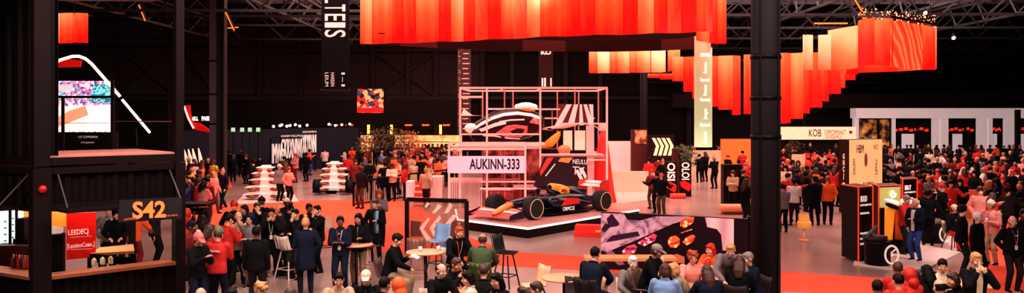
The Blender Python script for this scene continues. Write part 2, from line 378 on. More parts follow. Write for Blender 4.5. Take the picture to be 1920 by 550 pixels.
def person(px, py, pose, face, top, bot='black', hair=('short', 'dark'), skin='light', label=None, coat=False, near=True, h=1.0, group=None, logo=None, inner=None):
    """px, py: where the crown of the head is seen"""
    d = pose_get(pose, coat, near); J = d['J']; topz = J['top'] * h
    hv = Matrix.Rotation(math.radians(face), 3, 'Z') @ Vector((J['hd'].x, J['hd'].y, 0)) * h
    y = FPX * (CAMZ - topz) / (py - HOR); x = (px - CX) * y / FPX
    loc = (x - hv.x, y - hv.y, 0.001 if near else 0.0)
    sk = mat(SKIN[skin], .55, 0, 0, .08, 30); style, hc = hair
    word = ('with a %s %s' % (hc, HEADWORD[style])) if style in HEADWORD else ('with receding %s hair' % hc if style == 'bald' else 'with %s %s hair' % (style if style != 'bun' else 'tied up', hc))
    garment = 'coat' if coat else 'top'
    if near:
        r = thing('person', label or '', 'person', loc, math.radians(face), group)
        def put(name, me, ms, M=None):
            key = (me.name,) + tuple(m.name for m in ms)
            mm = PC.get(key)
            if mm is None:
                mm = me.copy() if me.materials else me
                if me.materials: mm.materials.clear()
                for m in ms: mm.materials.append(m)
                PC[key] = mm
            o = bpy.data.objects.new(name, mm); COL.objects.link(o); o.parent = r
            if M is not None: o.matrix_local = M
            return o
        put('body', d['body'], [sk, mat((230, 222, 216), .4), mat((26, 18, 16), .5), mat((150, 66, 60), .6)])
        put('coat' if coat else 'jacket', d['top'], [cmat(top)]); put('trousers', d['legs'], [cmat(bot)])
        for s in ('sh1', 'sh-1'): put('shoe', d[s], [mat((24, 22, 24), .5), mat((190, 182, 180), .6)])
        put({'beanie': 'beanie', 'cap': 'cap', 'hood': 'hood'}.get(style, 'hair'), hair_mesh(style), [hmat(hc)], Matrix.Translation(J['hd']) @ J['hR'].to_4x4())
        if style in ('beanie', 'cap') : put('hair', hair_mesh('bald'), [hmat('brown')], Matrix.Translation(J['hd'] + Vector((0, 0, -.01))) @ J['hR'].to_4x4())
        r.scale = (h, h, h)
        S = J['S']; jk = [c for c in r.children if c.name.startswith(('jacket', 'coat'))][0]
        rs = random.Random(len(PEOPLE) * 7 + 1); kind = inner or rs.choice(['collar', 'collar', 'open', 'lanyard', 'zip', 'zip', 'plain'])
        def front(x0, x1, zs, c, nm, off=.006):
            b = MB(); rows_ = [(-.10, .205, .158), (-.04, .203, .152), (.05, .196, .148), (.15, .186, .138), (.28, .202, .146), (.38, .218, .142), (.45, .185, .115), (.50, .095, .085)]
            def yy(x, z):
                for a_, c_ in zip(rows_, rows_[1:]):
                    if a_[0] <= z <= c_[0]:
                        f = (z - a_[0]) / (c_[0] - a_[0]); rx = a_[1] + (c_[1] - a_[1]) * f; ry = a_[2] + (c_[2] - a_[2]) * f; return -ry * math.sqrt(max(0, 1 - (x / rx) ** 2)) - off
                return -.1
            k = len(zs); b.av([tuple(S(x, yy(x, z), z)) for z in zs for x in (x0 if not callable(x0) else x0(z), (x0(z) if callable(x0) else x0) * .5 + (x1(z) if callable(x1) else x1) * .5, x1 if not callable(x1) else x1(z))])
            b.af([(i * 3 + j, i * 3 + j + 1, i * 3 + j + 4, i * 3 + j + 3) for i in range(k - 1) for j in (0, 1)])
            return b.obj(nm, c, jk, True)
        zz = [-.08, 0, .08, .16, .24, .32, .40, .46, .49]
        if kind == 'open': front(lambda z: -.05 - max(0, z - .3) * .05, lambda z: .05 + max(0, z - .3) * .05, zz, cmat(rs.choice(['white', 'grey', 'cream', 'charcoal', 'black'])), 'shirt_front', .010)
        if kind == 'zip': front(-.006, .006, zz, mat((120, 104, 100), .4, .4), 'zip', .012)
        if kind == 'lanyard':
            front(lambda z: -.06 * max(0, (z - .14)) / .34 - .006, lambda z: -.06 * max(0, (z - .14)) / .34 + .006, zz[3:], cmat(rs.choice(['white', 'red', 'orange'])), 'lanyard', .012); front(lambda z: .06 * max(0, (z - .14)) / .34 - .006, lambda z: .06 * max(0, (z - .14)) / .34 + .006, zz[3:], cmat('white'), 'lanyard', .012); front(-.035, .035, [.05, .10, .15], cmat('white'), 'badge', .016)
        if kind != 'plain':
            b = MB(); b.tube([S(math.cos(a_) * .078, math.sin(a_) * .075 + .005, .515 + .012 * math.sin(a_)) for a_ in [2 * PI * q_ / 14 - PI / 2 + .25 for q_ in range(14)]], .016, 6); b.obj('collar', cmat(top), jk, True)
        if logo:
            t, c, sz, back, zz = logo; S = J['S']; sg = 1 if back else -1
            o = S(0, .165 * sg, zz); rr = Vector((-1 if back else 1, 0, 0))
            text(t, sz, mat(c, .6), frame(o, rr, J['R'] @ Vector((0, 0, 1))), r, xs=1, name='jacket_lettering', ext=.012)
    else:
        key = ('far', pose, coat, style)
        me = PC.get(key)
        if me is None:
            q0 = d['q']; q = MB(); q.v = list(q0.v); q.f = list(q0.f); q.m = list(q0.m)
            hm = hair_mesh(style); n = len(q.v); M = Matrix.Translation(J['hd']) @ J['hR'].to_4x4() @ Matrix.Scale(1.06, 4)
            q.v.extend([tuple(M @ v.co) for v in hm.vertices])
            for p in hm.polygons: q.f.append(tuple(i + n for i in p.vertices)); q.m.append(4)
            me = q.mesh('person', True)
            for i in range(5): me.materials.append(None)
            PC[key] = me
        r = bpy.data.objects.new('person', me); COL.objects.link(r)
        r.location = loc; r.rotation_euler = (0, 0, math.radians(face)); r.scale = (h, h, h)
        for i, m in enumerate([sk, cmat(top), cmat(bot), mat((24, 22, 24), .5), hmat(hc)]):
            r.material_slots[i].link = 'OBJECT'; r.material_slots[i].material = m
        tag(r, label or '', 'person', group)
    r['_p'] = pose; r['_a'] = (top, garment, word, 'seated' if J['pel'].z < .9 else 'standing')
    PEOPLE.append((r, px, y, label))
    return r
# ---------- camera ----------
cam = bpy.data.cameras.new('camera'); cam.lens = FPX * 36.0 / 1920.0; cam.sensor_width = 36.0; cam.shift_y = -(275.0 - HOR) / 1920.0
cam.clip_end = 400
co = bpy.data.objects.new('camera', cam); COL.objects.link(co); co.location = (0, 0, CAMZ); co.rotation_euler = (PI / 2, 0, 0); SC.camera = co
SC.view_settings.view_transform = 'Standard'; SC.view_settings.look = 'Medium High Contrast'; SC.view_settings.exposure = 0.15
# ---------- common surfaces ----------
STEEL = mat((52, 48, 54), .5, .3, 0, .25, 6); DARK = mat((26, 19, 20), .7, 0, 0, .3, 3, .2); BLACK = mat((10, 9, 11), .5)
WHITE = mat((226, 208, 204), .5, 0, 0, .05); ORANGE = mat((246, 78, 42), .6, 0, 0, .1); REDM = mat((200, 24, 18), .55); WOOD = mat((206, 130, 84), .5, 0, 0, .2, 5)
GLOWW = mat((255, 236, 224), .5, 0, 6.0, .02); GLOWR = mat((255, 70, 20), .5, 0, 5.0, .02); GLOWO = mat((255, 160, 90), .5, 0, 4.0, .02)
LETW = mat((240, 222, 214), .5, 0, .4, .02)

# ---------- floor, walls, ceiling ----------
BY = 82.0
fm = ramp_mat('noise', [(0.3, (138, 112, 106)), (0.5, (160, 132, 124)), (0.75, (176, 148, 140))], (.22, .12, 1), emit=0, rough=.24, nscale=1.2, detail=6)
b = MB(); b.box((0, 46, -.15), (120, 112, .3)); struct(b.obj('floor', fm))
b = MB(); b.box((0, BY + .3, 7), (120, .6, 14.3)); wb = struct(b.obj('wall_back', DARK))
b = MB(); b.box((-54, 46, 7), (.5, 112, 14.3)); struct(b.obj('wall_left', DARK))
b = MB(); b.box((54, 46, 7), (.5, 112, 14.3)); struct(b.obj('wall_right', DARK))
b = MB(); b.box((0, -9.8, 7), (120, .4, 14.3)); struct(b.obj('wall_front', DARK))
cm = ramp_mat('wave', [(0, (10, 9, 11)), (.6, (20, 17, 20)), (1, (30, 25, 28))], nscale=1.6, rough=.7)
b = MB(); b.box((0, 46, 14.3), (120, 112, .3)); struct(b.obj('ceiling', cm))
# cladding ribs, rails and bracing on the back wall
CL = mat((46, 36, 35), .6, 0, 0, .2, 2)
b = MB(); b.box((-32, BY - .04, 9.3), (58, .08, 7.4)); struct(b.obj('trim_1', mat((52, 40, 40), .7, 0, 0, .25, 1.2)))
b = MB()
for px in (150, 222, 322, 488, 566, 700, 766, 818, 905, 960, 1060, 1125, 1290, 1505, 1602, 1700, 1795, 1890):
    x = (px - CX) * BY / FPX; b.box((x, BY - .2, 7), (.42, .4, 14))
struct(b.obj('trim_2', CL))
b = MB()
for z in (5.65, 10.2): b.box((-6, BY - .5, z), (96, .25, .3))
struct(b.obj('trim_3', CL))
b = MB()
for x0, x1 in ((222, 322), (340, 398), (700, 818)):
    a0 = (x0 - CX) * BY / FPX; a1 = (x1 - CX) * BY / FPX
    b.beam((a0, BY - .35, 5.8), (a1, BY - .35, 10.1), .16); b.beam((a0, BY - .35, 10.1), (a1, BY - .35, 5.8), .16)
struct(b.obj('trim_4', mat((50, 41, 43), .6)))
b = MB(); b.box((36, BY - 1.2, 5.35), (42, 2.2, 1.3)); struct(b.obj('trim_5', mat((44, 34, 34), .7)))
b = MB(); b.box((35, BY - 1.0, 9.0), (44, 1.2, .35)); b.box((35, BY - .8, 7.1), (44, .8, .15)); struct(b.obj('trim_6', mat((40, 32, 33), .7)))
for i, (x0, x1) in enumerate(((1590, 1626), (1646, 1700), (1742, 1782), (1806, 1878), (1896, 1920))):
    b = MB(); p = P(x0, 170, BY - .6); q = P(x1, 158, BY - .6); b.box(((p.x + q.x) / 2, BY - .6, 6.6), (q.x - p.x, .1, .5)); struct(b.obj('window_%d' % (i + 10), BLACK))
# roof trusses
def truss(y, x0, x1, z, ht, label, tilt=0.0, step=3.6, w=.15):
    t = thing('roof_truss', label, 'truss', (0, y, z), math.radians(tilt), 'steel roof trusses')
    n = int((x1 - x0) / step)
    for nm, zz, yy in (('bottom_chord', 0, 0), ('top_chord', ht, -.5), ('top_chord', ht, .5)):
        b = MB(); b.beam((x0, yy, zz), (x1, yy, zz), w); b.obj(nm, STEEL, t)
    b = MB()
    for i in range(n):
        a = x0 + i * step; b.beam((a, 0, 0), (a + step / 2, -.5, ht), .09); b.beam((a + step / 2, -.5, ht), (a + step, 0, 0), .09)
    b.obj('web', STEEL, t)
    return t
for y, x0, x1, z, lab, tl in ((44, -31, -4.5, 9.35, 'nearest grey lattice roof truss on the left, behind the black banner', 1.5), (52, -36, -5, 10.0, 'second lattice roof truss on the left, crossing the square pillar', 1.5), (62, -42, -6, 10.5, 'third lattice roof truss on the left, above the cross braces', 1),
                              (72, -48, -6, 10.4, 'furthest lattice roof truss on the left, against the dark wall', 0), (40, 12.2, 30, 9.4, 'nearest lattice roof truss over the fabric lantern on the right', -1.5), (48, 12, 34, 9.6, 'second lattice roof truss behind the wavy fabric lantern', -1.5),
                              (57, 13, 42, 9.8, 'third lattice roof truss on the right', -1), (66, 14, 50, 9.9, 'fourth lattice roof truss on the right', -1), (74, 12, 50, 9.8, 'furthest lattice roof truss on the right, against the wall', 0)):
    truss(y, x0, x1, z, 1.7, lab, tl)
for i, (x, lab) in enumerate(((17.5, 'lattice purlin running away from the camera above the stepped lantern'), (24, 'lattice purlin running away above the wavy lantern'), (31, 'outer lattice purlin at far right'), (-24, 'lattice purlin running away above the cross braces'), (-14, 'lattice purlin running away beside the black banner'))):
    truss(0, 38, 80, 10.2, 1.4, lab); o = [c for c in COL.objects if c.name.startswith('roof_truss')][-1]
    tr = bpy.context.scene.objects[o.name]; tr.location = (x, 0, 10.2); tr.rotation_euler = (0, 0, PI / 2); tr['group'] = 'lattice purlins'
# ---------- pillars ----------
def rpillar(px, w, y, top, base_label, bands=(), m=None):
    p = P(px, 200, y); r = w * y / FPX / 2
    t = thing('pillar', base_label, 'pillar', (p.x, y, 0))
    b = MB(); b.cyl((0, 0, top / 2), r, top, 40); b.obj('shaft', m or mat((46, 42, 46), .55, 0, 0, .2, 2), t, True)
    for z in bands:
        b = MB(); b.cyl((0, 0, z), r + .015, .09, 40); b.obj('band', BLACK, t, True)
    for s in (-.6, .6):
        b = MB(); b.tube([(r * s, -r * .82, 0), (r * s, -r * .82, top)], .02, 6); b.obj('cable', BLACK, t)
    return t
rpillar(1435.5, 54, 17.4, 14.1, 'thick dark grey round pillar with black bands in the foreground', [CAMZ - (v - HOR) * 17.4 / FPX for v in (107, 184, 257)])
rpillar(1207, 14, 60, 12, 'slim grey round pillar below the small fabric lantern', (), mat((52, 50, 58), .6))
p = P(408, 0, 49); t = thing('pillar', 'square steel pillar behind the dark partition wall on the left', 'pillar', (p.x, 49, 0))
b = MB(); b.box((-.22, 0, 6), (.34, .5, 12)); b.obj('post', mat((84, 84, 96), .5, .2, 0, .35, 2), t)
b = MB(); b.box((.2, 0, 6), (.5, .1, 12)); b.obj('web_plate', mat((40, 38, 43), .6), t); b = MB(); b.box((.42, 0, 6), (.1, .5, 12)); b.obj('flange', STEEL, t)
for z in (3.5, 5.2, 7.1): b = MB(); b.box((-.22, 0, z), (.4, .56, .07)); b.obj('clamp', BLACK, t)

# ---------- carpets ----------
def flat(name, pts, z, m, label=None, cat=None, h=.012):
    b = MB(); b.prism([(p.x, p.y) for p in pts][::-1], z, z + h)
    if b.T: pass
    o = b.obj(name, m)
    if label: tag(o, label, cat)
    return o
CARP = mat((243, 84, 50), .9, 0, 0, .1, 2)
flat('carpet', [G(*q) for q in ((330, 396), (480, 376), (770, 376), (862, 440), (960, 473), (1125, 484), (1300, 499), (1600, 519), (1720, 527), (1720, 560), (1455, 546), (1125, 509), (960, 500), (850, 492), (740, 476), (600, 462), (470, 436), (330, 440))], 0, CARP, 'long orange carpet runner from the left crowd past the stage to the front right', 'carpet')
flat('carpet', [G(*q) for q in ((1862, 405), (1990, 395), (1990, 560), (1838, 560), (1846, 470))], 0, CARP, 'orange carpet under the standing bald man at right edge', 'carpet')
flat('carpet', [G(*q) for q in ((345, 353), (350, 341), (432, 340), (436, 352))], 0, CARP, 'small orange carpet before the dark partition wall', 'carpet')
flat('carpet', [G(*q) for q in ((1742, 400), (1744, 378), (1776, 378), (1778, 400))], 0, CARP, 'small orange carpet behind the kiosks', 'carpet')
flat('carpet', [G(*q) for q in ((650, 330), (780, 330), (800, 322), (660, 322))], 0, CARP, 'orange carpet strip by the bar tables', 'carpet')
LITE = mat((226, 196, 190), .35, 0, 0, .08, 2)
flat('floor_pad', [G(*q) for q in ((1600, 497), (1606, 484), (1735, 432), (1800, 430), (1818, 468), (1742, 505), (1706, 512))], 0, LITE, 'pale grey display pad under the black kiosks', 'floor pad', .05)
flat('floor_pad', [G(*q) for q in ((440, 384), (456, 368), (552, 366), (560, 380))], 0, LITE, 'white round-cornered pad under the front-facing racing car display', 'floor pad', .04)
flat('floor_pad', [G(*q) for q in ((545, 352), (552, 342), (760, 338), (780, 356))], 0, mat((170, 130, 128), .3), 'pale floor strip below the dark partition wall', 'floor pad', .015)
flat('floor_pad', [G(*q) for q in ((1125, 352), (1125, 338), (1242, 338), (1250, 372), (1150, 385), (1136, 370))], 0, mat((236, 190, 182), .35), 'pinkish white pad right of the racing car', 'floor pad', .03)

# ---------- lanterns ----------
def lan_mat(a, bcol, c, sc=1.0, ang=0.0, st=1.0):
    m = bpy.data.materials.new('backlit_fabric'); m.use_nodes = True; nt = m.node_tree; bs = nt.nodes['Principled BSDF']; bs.inputs['Roughness'].default_value = .9
    tc = nt.nodes.new('ShaderNodeTexCoord'); mp = nt.nodes.new('ShaderNodeMapping'); mp.inputs['Rotation'].default_value = (0, ang, 0)
    sep = nt.nodes.new('ShaderNodeSeparateXYZ'); nt.links.new(tc.outputs['Generated'], mp.inputs[0]); nt.links.new(mp.outputs[0], sep.inputs[0])
    n = nt.nodes.new('ShaderNodeTexWave'); n.inputs['Scale'].default_value = .45 * sc; n.inputs['Distortion'].default_value = 3.5; n.inputs['Detail'].default_value = 2; nt.links.new(mp.outputs[0], n.inputs['Vector'])
    mt = nt.nodes.new('ShaderNodeMath'); mt.operation = 'MULTIPLY_ADD'; nt.links.new(n.outputs['Fac'], mt.inputs[0]); mt.inputs[1].default_value = .12; nt.links.new(sep.outputs['Z'], mt.inputs[2])
    r = nt.nodes.new('ShaderNodeValToRGB'); el = r.color_ramp.elements; el.new(.5)
    for e, (p_, c_) in zip(el, ((0.05, a), (.55, bcol), (1.15 if False else 1.0, c))): e.position = p_; e.color = lin(c_) + (1,)
    nt.links.new(mt.outputs[0], r.inputs[0]); nt.links.new(r.outputs[0], bs.inputs['Emission Color']); nt.links.new(r.outputs[0], bs.inputs['Base Color'])
    bs.inputs['Emission Strength'].default_value = st
    return m
LM = [lan_mat((226, 26, 14), (250, 76, 36), (255, 130, 84)), lan_mat((206, 14, 12), (244, 60, 28), (254, 108, 62), 1.4, .3), lan_mat((236, 50, 24), (255, 104, 60), (255, 158, 112), .7, -.25),
      lan_mat((186, 10, 10), (222, 30, 18), (246, 78, 40), 1.2), lan_mat((150, 8, 10), (196, 18, 14), (226, 40, 24)), lan_mat((250, 96, 60), (255, 160, 118), (255, 190, 150), .6), lan_mat((232, 44, 24), (252, 84, 46), (255, 150, 100), 2.2, .5)]
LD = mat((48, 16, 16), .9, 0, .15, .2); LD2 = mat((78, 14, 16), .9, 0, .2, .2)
def panel(root, a, bb, z0, z1, m, name='fabric_panel', th=.05, sag=0.0, z0b=None):
    a = Vector((a[0], a[1], 0)); bb = Vector((bb[0], bb[1], 0)); zb = z0 if z0b is None else z0b
    d = (bb - a).normalized(); nr = Vector((-d.y, d.x, 0)) * th
    q = MB(); k = 6
    outer = []
    for i in range(k + 1):
        t = i / k; s = math.sin(t * PI) * sag; p_ = a.lerp(bb, t) + nr / th * -s; zz = z0 + (zb - z0) * t
        outer.append((p_, zz))
    n = q.av([(p_.x, p_.y, zz) for p_, zz in outer] + [(p_.x, p_.y, z1) for p_, zz in outer] + [(p_.x + nr.x, p_.y + nr.y, zz) for p_, zz in outer] + [(p_.x + nr.x, p_.y + nr.y, z1) for p_, zz in outer])
    K = k + 1
    for i in range(k): q.af([(i, i + 1, K + i + 1, K + i), (2 * K + i + 1, 2 * K + i, 3 * K + i, 3 * K + i + 1), (i + 1, i, 2 * K + i, 2 * K + i + 1), (K + i, K + i + 1, 3 * K + i + 1, 3 * K + i)])
    q.af([(0, K, 3 * K, 2 * K), (k, 2 * K + k, 3 * K + k, K + k)])
    o = q.obj(name, m); child_world(root, o); return o
# the large lantern over the stage: near side, right end, dark far side
t = thing('fabric_lantern', 'huge folded orange and red fabric lantern hanging above the stage', 'lantern', (3, 30, 6.5))
near = [(676, 82, 0), (716, 82, 1), (757, 81, 0), (801, 79, 0), (846, 78, 1), (891, 76, 0), (940, 73, 1), (988, 71, 2), (1037, 68, 6), (1088, 67, 1), (1142, 65, 0), (1196, 64, 2), (1252, 62, 6), (1306, 60, 1), (1336, 60, 1)]
ZL = 6.6
def at_bottom(px, py, z=ZL): return P(px, py, FPX * (CAMZ - z) / (py - HOR))
mids = [2, 1, 2, 0, 3, 0, 1, 2, 6, 0, 0, 2, 6, 3, 1]
for i in range(len(near) - 1):
    a = at_bottom(near[i][0], near[i][1]); bb = at_bottom(near[i + 1][0], near[i + 1][1])
    mid = a.lerp(bb, .5) + Vector((0, -.22 if i % 2 else .16, 0))
    panel(t, a, mid, ZL, ZL + 2.1, LM[(2, 0, 1, 0, 2, 6, 0)[i % 7]]); panel(t, mid, bb, ZL, ZL + 2.1, LM[(0, 1, 0, 3, 1, 3, 6)[i % 7]])
rt = [(1336, 60), (1340, 72), (1362, 82)]
a = at_bottom(1308, 60); bb = at_bottom(1331, 61.5)
panel(t, at_bottom(1308, 76), at_bottom(1330, 80), ZL, ZL + 2.1, LM[2]); panel(t, at_bottom(1331, 80), at_bottom(1345, 82), ZL, ZL + 2.1, LM[1]); panel(t, at_bottom(1345, 82), at_bottom(1362, 82), ZL, ZL + 2.1, LM[0])
far = [(1345, 88), (1300, 92), (1240, 95), (1150, 97), (1060, 97), (980, 95), (900, 93), (820, 90), (750, 86), (690, 83)]
for i in range(len(far) - 1):
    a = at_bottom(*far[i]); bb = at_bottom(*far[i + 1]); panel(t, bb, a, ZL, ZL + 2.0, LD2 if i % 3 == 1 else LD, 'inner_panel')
q = MB()
for i in range(len(near) - 1):
    a = at_bottom(near[i][0], near[i][1], ZL); bb = at_bottom(near[i + 1][0], near[i + 1][1], ZL); q.beam((a.x, a.y, ZL + 2.15), (bb.x, bb.y, ZL + 2.15), .08)
child_world(t, q.obj('hanging_frame', STEEL))
q = MB(); pts = [at_bottom(x_, y_) for x_, y_, _ in near] + [at_bottom(x_, y_) for x_, y_ in ((1350, 84),) + tuple(far[1:-1])]
cxx = sum(p_.x for p_ in pts) / len(pts); cyy = sum(p_.y for p_ in pts) / len(pts)
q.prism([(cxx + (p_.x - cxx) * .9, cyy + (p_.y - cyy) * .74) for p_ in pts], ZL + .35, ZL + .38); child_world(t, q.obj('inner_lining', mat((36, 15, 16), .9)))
# the small lantern behind it
def row_lantern(label, segs, y, mats, cat='lantern', dy=0, th=.05, zig=.15):
    p0 = P(segs[0][0], 100, y); t = thing('fabric_lantern', label, cat, (p0.x, y, P(0, segs[0][3], y).z))
    for i, (x0, x1, ya, yb) in enumerate(segs):
        z0 = P(0, yb, y + dy * i).z; z1 = P(0, ya, y + dy * i).z; yy = y + dy * i
        a = P(x0, 0, yy); bb = P(x1, 0, yy); o = panel(t, (a.x, yy + (zig if i % 2 else 0)), (bb.x, yy + (0 if i % 2 else zig)), z0, z1, mats[i % len(mats)], th=th, sag=.05)
    q = MB(); a = P(segs[0][0], segs[0][2] + 3, y); bb = P(segs[-1][1], segs[-1][2] + 3, y + dy * len(segs)); q.beam(a + Vector((0, .4, 0)), bb + Vector((0, .4, 0)), .06); child_world(t, q.obj('hanging_frame', STEEL))
    q = MB()
    for s in (0, -1):
        a = P(segs[s][0] + 4, segs[s][2] + 2, y + dy * (len(segs) - 1 if s else 0)); q.tube([a, (a.x, a.y, 14)], .015, 5)
    child_world(t, q.obj('suspension_wire', BLACK))
    return t
row_lantern('small glowing orange lantern with a flat bottom, behind the large lantern', [(1105, 1121, 94, 137), (1121, 1143, 93, 137), (1143, 1160, 92, 137), (1160, 1180, 92, 137), (1180, 1196, 91, 136), (1196, 1222, 91, 136), (1222, 1249, 91, 136), (1253, 1275, 90, 135)], 42, [LM[0], LM[5], LM[0], LM[2], LM[0], LM[2], LM[5]])
row_lantern('red lantern strip stepping down behind the glowing column', [(1216, 1240, 138, 146), (1240, 1262, 138, 149), (1262, 1284, 106, 152), (1284, 1300, 106, 172), (1300, 1312, 106, 185), (1312, 1336, 106, 196), (1336, 1350, 105, 200), (1350, 1374, 104, 206), (1374, 1392, 104, 216), (1398, 1409, 102, 214), (1409, 1440, 102, 226)], 36, [LM[1], LM[3], LM[0], LM[3], LM[1]], zig=.3)
row_lantern('red lantern strip stepping up to the right of the thick pillar', [(1440, 1462, 100, 228), (1462, 1474, 99, 232), (1474, 1487, 99, 231), (1487, 1505, 99, 223), (1505, 1523, 98, 213), (1523, 1541, 98, 202), (1541, 1559, 99, 190), (1559, 1576, 100, 176), (1576, 1590, 102, 165), (1590, 1603, 102, 150)], 36, [LM[3], LM[1], LM[3], LM[0], LM[1]], zig=.3)
row_lantern('pale glowing fabric lantern pair left of the wavy lantern', [(1507, 1527, 65, 131), (1537, 1565, 65, 131), (1570, 1590, 60, 131), (1590, 1609, 60, 139)], 31, [LM[5], LM[5], LM[2], LM[1]])
# wavy lantern ring at right
wav = ramp_mat('wave', [(0, (236, 52, 28)), (.35, (250, 84, 48)), (.6, (255, 128, 86)), (1, (245, 66, 36))], (1.2, 1.2, 1), (0, .5, 0), nscale=.55, distortion=5, emit=1.0, rough=.9)
t = thing('fabric_lantern', 'wavy orange lantern drum with fairy lights on top, upper right', 'lantern', (12.5, 29, 6))
def ringpt(px, py, z): return P(px, py, FPX * (CAMZ - z) / (py - HOR))
Z4 = 5.62
pts = [(1609, 123), (1640, 122), (1672, 124), (1700, 129), (1730, 131), (1754, 131)]
tops = [36, 35, 37, 42, 47, 52]
P4 = [P(px, py, 28.3 + i * .0) for i, (px, py) in enumerate(pts)]
Y4 = [29.5, 28.6, 27.8, 28.1, 28.7, 29.8]
for i in range(5):
    a = P(pts[i][0], pts[i][1], Y4[i]); bb = P(pts[i + 1][0], pts[i + 1][1], Y4[i + 1]); zt = (P(0, tops[i], Y4[i]).z + P(0, tops[i + 1], Y4[i + 1]).z) / 2
    panel(t, a, bb, a.z, zt, (LM[3], LM[1], wav, wav, LM[1])[i], z0b=bb.z, sag=.04)
back = [(17.0 * .83, 29.9), (13.9, 31.3), (12.8, 32.2), (11.6, 31.6), (11.4, 30.6), (11.96, 29.5)]
a5 = P(1754, 131, 29.8)
back = [(a5.x, a5.y), (14.3, 31.6), (13.2, 32.6), (12.2, 32.3), (11.6, 31.2), (P4[0].x * 29.5 / 28.3, 29.5)]
for i in range(5): panel(t, back[i + 1], back[i], 5.62, 7.1, LM[0] if i % 2 else LM[2], 'inner_panel')
rr = random.Random(5); q = MB()
for i in range(130):
    k = rr.random() * 5; j = int(k); f = k - j; px = pts[j][0] * (1 - f) + pts[j + 1][0] * f; yy = Y4[j] * (1 - f) + Y4[j + 1] * f + rr.uniform(0, 1.6)
    q.ball(P(px, 30 + (px - 1609) * .1, yy) + Vector((0, 0, rr.uniform(-.05, .3))), rr.uniform(.01, .022), 5, 4)
fl_ = q.obj('fairy_lights', mat((255, 150, 100), .5, 0, 4, .02)); fl_['kind'] = 'stuff'; child_world(t, fl_)
q = MB()
for i in range(5):
    q.beam(P(pts[i][0], tops[i] - 5, Y4[i]), P(pts[i + 1][0], tops[i + 1] - 5, Y4[i + 1]), .07); q.beam(P(pts[i][0], tops[i] - 12, Y4[i] + 1.5), P(pts[i + 1][0], tops[i + 1] - 12, Y4[i + 1] + 1.5), .07)
for px in (1640, 1700, 1745): a = P(px, 42, 29.5); q.tube([a, (a.x, a.y, 14.1)], .015, 5)
child_world(t, q.obj('hanging_frame', STEEL))
# lantern glimpsed through the upper container
row_lantern('orange lantern with a flat bottom seen through the upper container', [(60, 108, 24, 80), (108, 135, 24, 81), (135, 161, 24, 80)], 33, [LM[2], LM[0], LM[1]])
b = MB(); a = P(60, 112, 40); b.plate([P(60, 106, 40), P(60, 128, 40), P(152, 126, 40), P(154, 113, 40)], .1)
tag(b.obj('fabric_banner', mat((190, 14, 20), .8, 0, .6, .1)), 'dark red tapered fabric strip above the big screen', 'banner')
b = MB(); b.tube([P(70, 130, 30), P(84, 125, 30), P(115, 112, 30), P(135, 106, 30), P(147, 105.5, 30), P(160, 110, 30), P(172, 120, 30), P(225, 181, 30)], .055, 8); b.tube([P(229, 187, 30), P(281, 249, 30)], .05, 8)
t = thing('light_tube', 'bent white glowing light tube beside the big screen', 'light', P(225, 184, 30)); child_world(t, b.obj('glowing_tube', mat((255, 206, 190), .5, 0, 1.5, .02)))
b = MB(); b.tube([P(255, 240, 30.1), P(257, 275, 30.1), ], .02, 6); child_world(t, b.obj('bracket', STEEL)); b = MB(); b.tube([P(70, 130, 30.1) + Vector((0, 0.06, .05)), P(147, 105.5, 30.1) + Vector((0, .06, .05))], .02, 6); child_world(t, b.obj('bracket', STEEL))
# ceiling lamps in the trusses
def lamp(px, py, y, label, m=GLOWR, ln=1.2, ang=60, name='truss_lamp'):
    p_ = P(px, py, y); t = thing(name, label, 'lamp', p_, 0, 'red lamps in the roof trusses'); a = math.radians(ang); d = Vector((math.cos(a), 0, math.sin(a))) * ln / 2
    b = MB(); b.tube([-d, d], .03, 8); b.obj('glowing_tube', m, t); b = MB(); b.beam(-d * 1.05 + Vector((0, .09, .06)), d * 1.05 + Vector((0, .09, .06)), .09); b.obj('housing', BLACK, t)
lamp(266, 24, 45, 'orange glowing lamp in the truss above the upper container', ang=112, ln=.9)
lamp(430, 38, 48, 'orange glowing lamp in the truss right of the square pillar', ang=115, ln=1.3)
lamp(437, 52, 49, 'short red lamp on the truss bottom chord right of the square pillar', ang=5, ln=.6)
lamp(1612, 14, 33, 'orange strip lamp leading down to the wavy lantern', ang=122, ln=1.0); lamp(1622, 38, 30, 'lower orange strip lamp just above the wavy lantern', ang=122, ln=.5)
lamp(1558, 44, 36, 'thin red lamp left of the wavy lantern top', ang=0, ln=1.4)
for px, py, lab in ((1735, 24, 'white round spotlight above the wavy lantern'), (1788, 71, 'white round spotlight in the trusses at upper right')):
    p_ = P(px, py, 46); t = thing('spotlight', lab, 'spotlight', p_); b = MB(); b.ball((0, 0, 0), .1, 10, 8); b.obj('lens', GLOWW, t); b = MB(); b.cyl((0, .05, .14), .12, .2, 12, r2=.05); b.obj('housing', BLACK, t, True); b = MB(); b.tube([(0, .05, .2), (0, .05, 1.2)], .02, 6); b.obj('stem', BLACK, t)

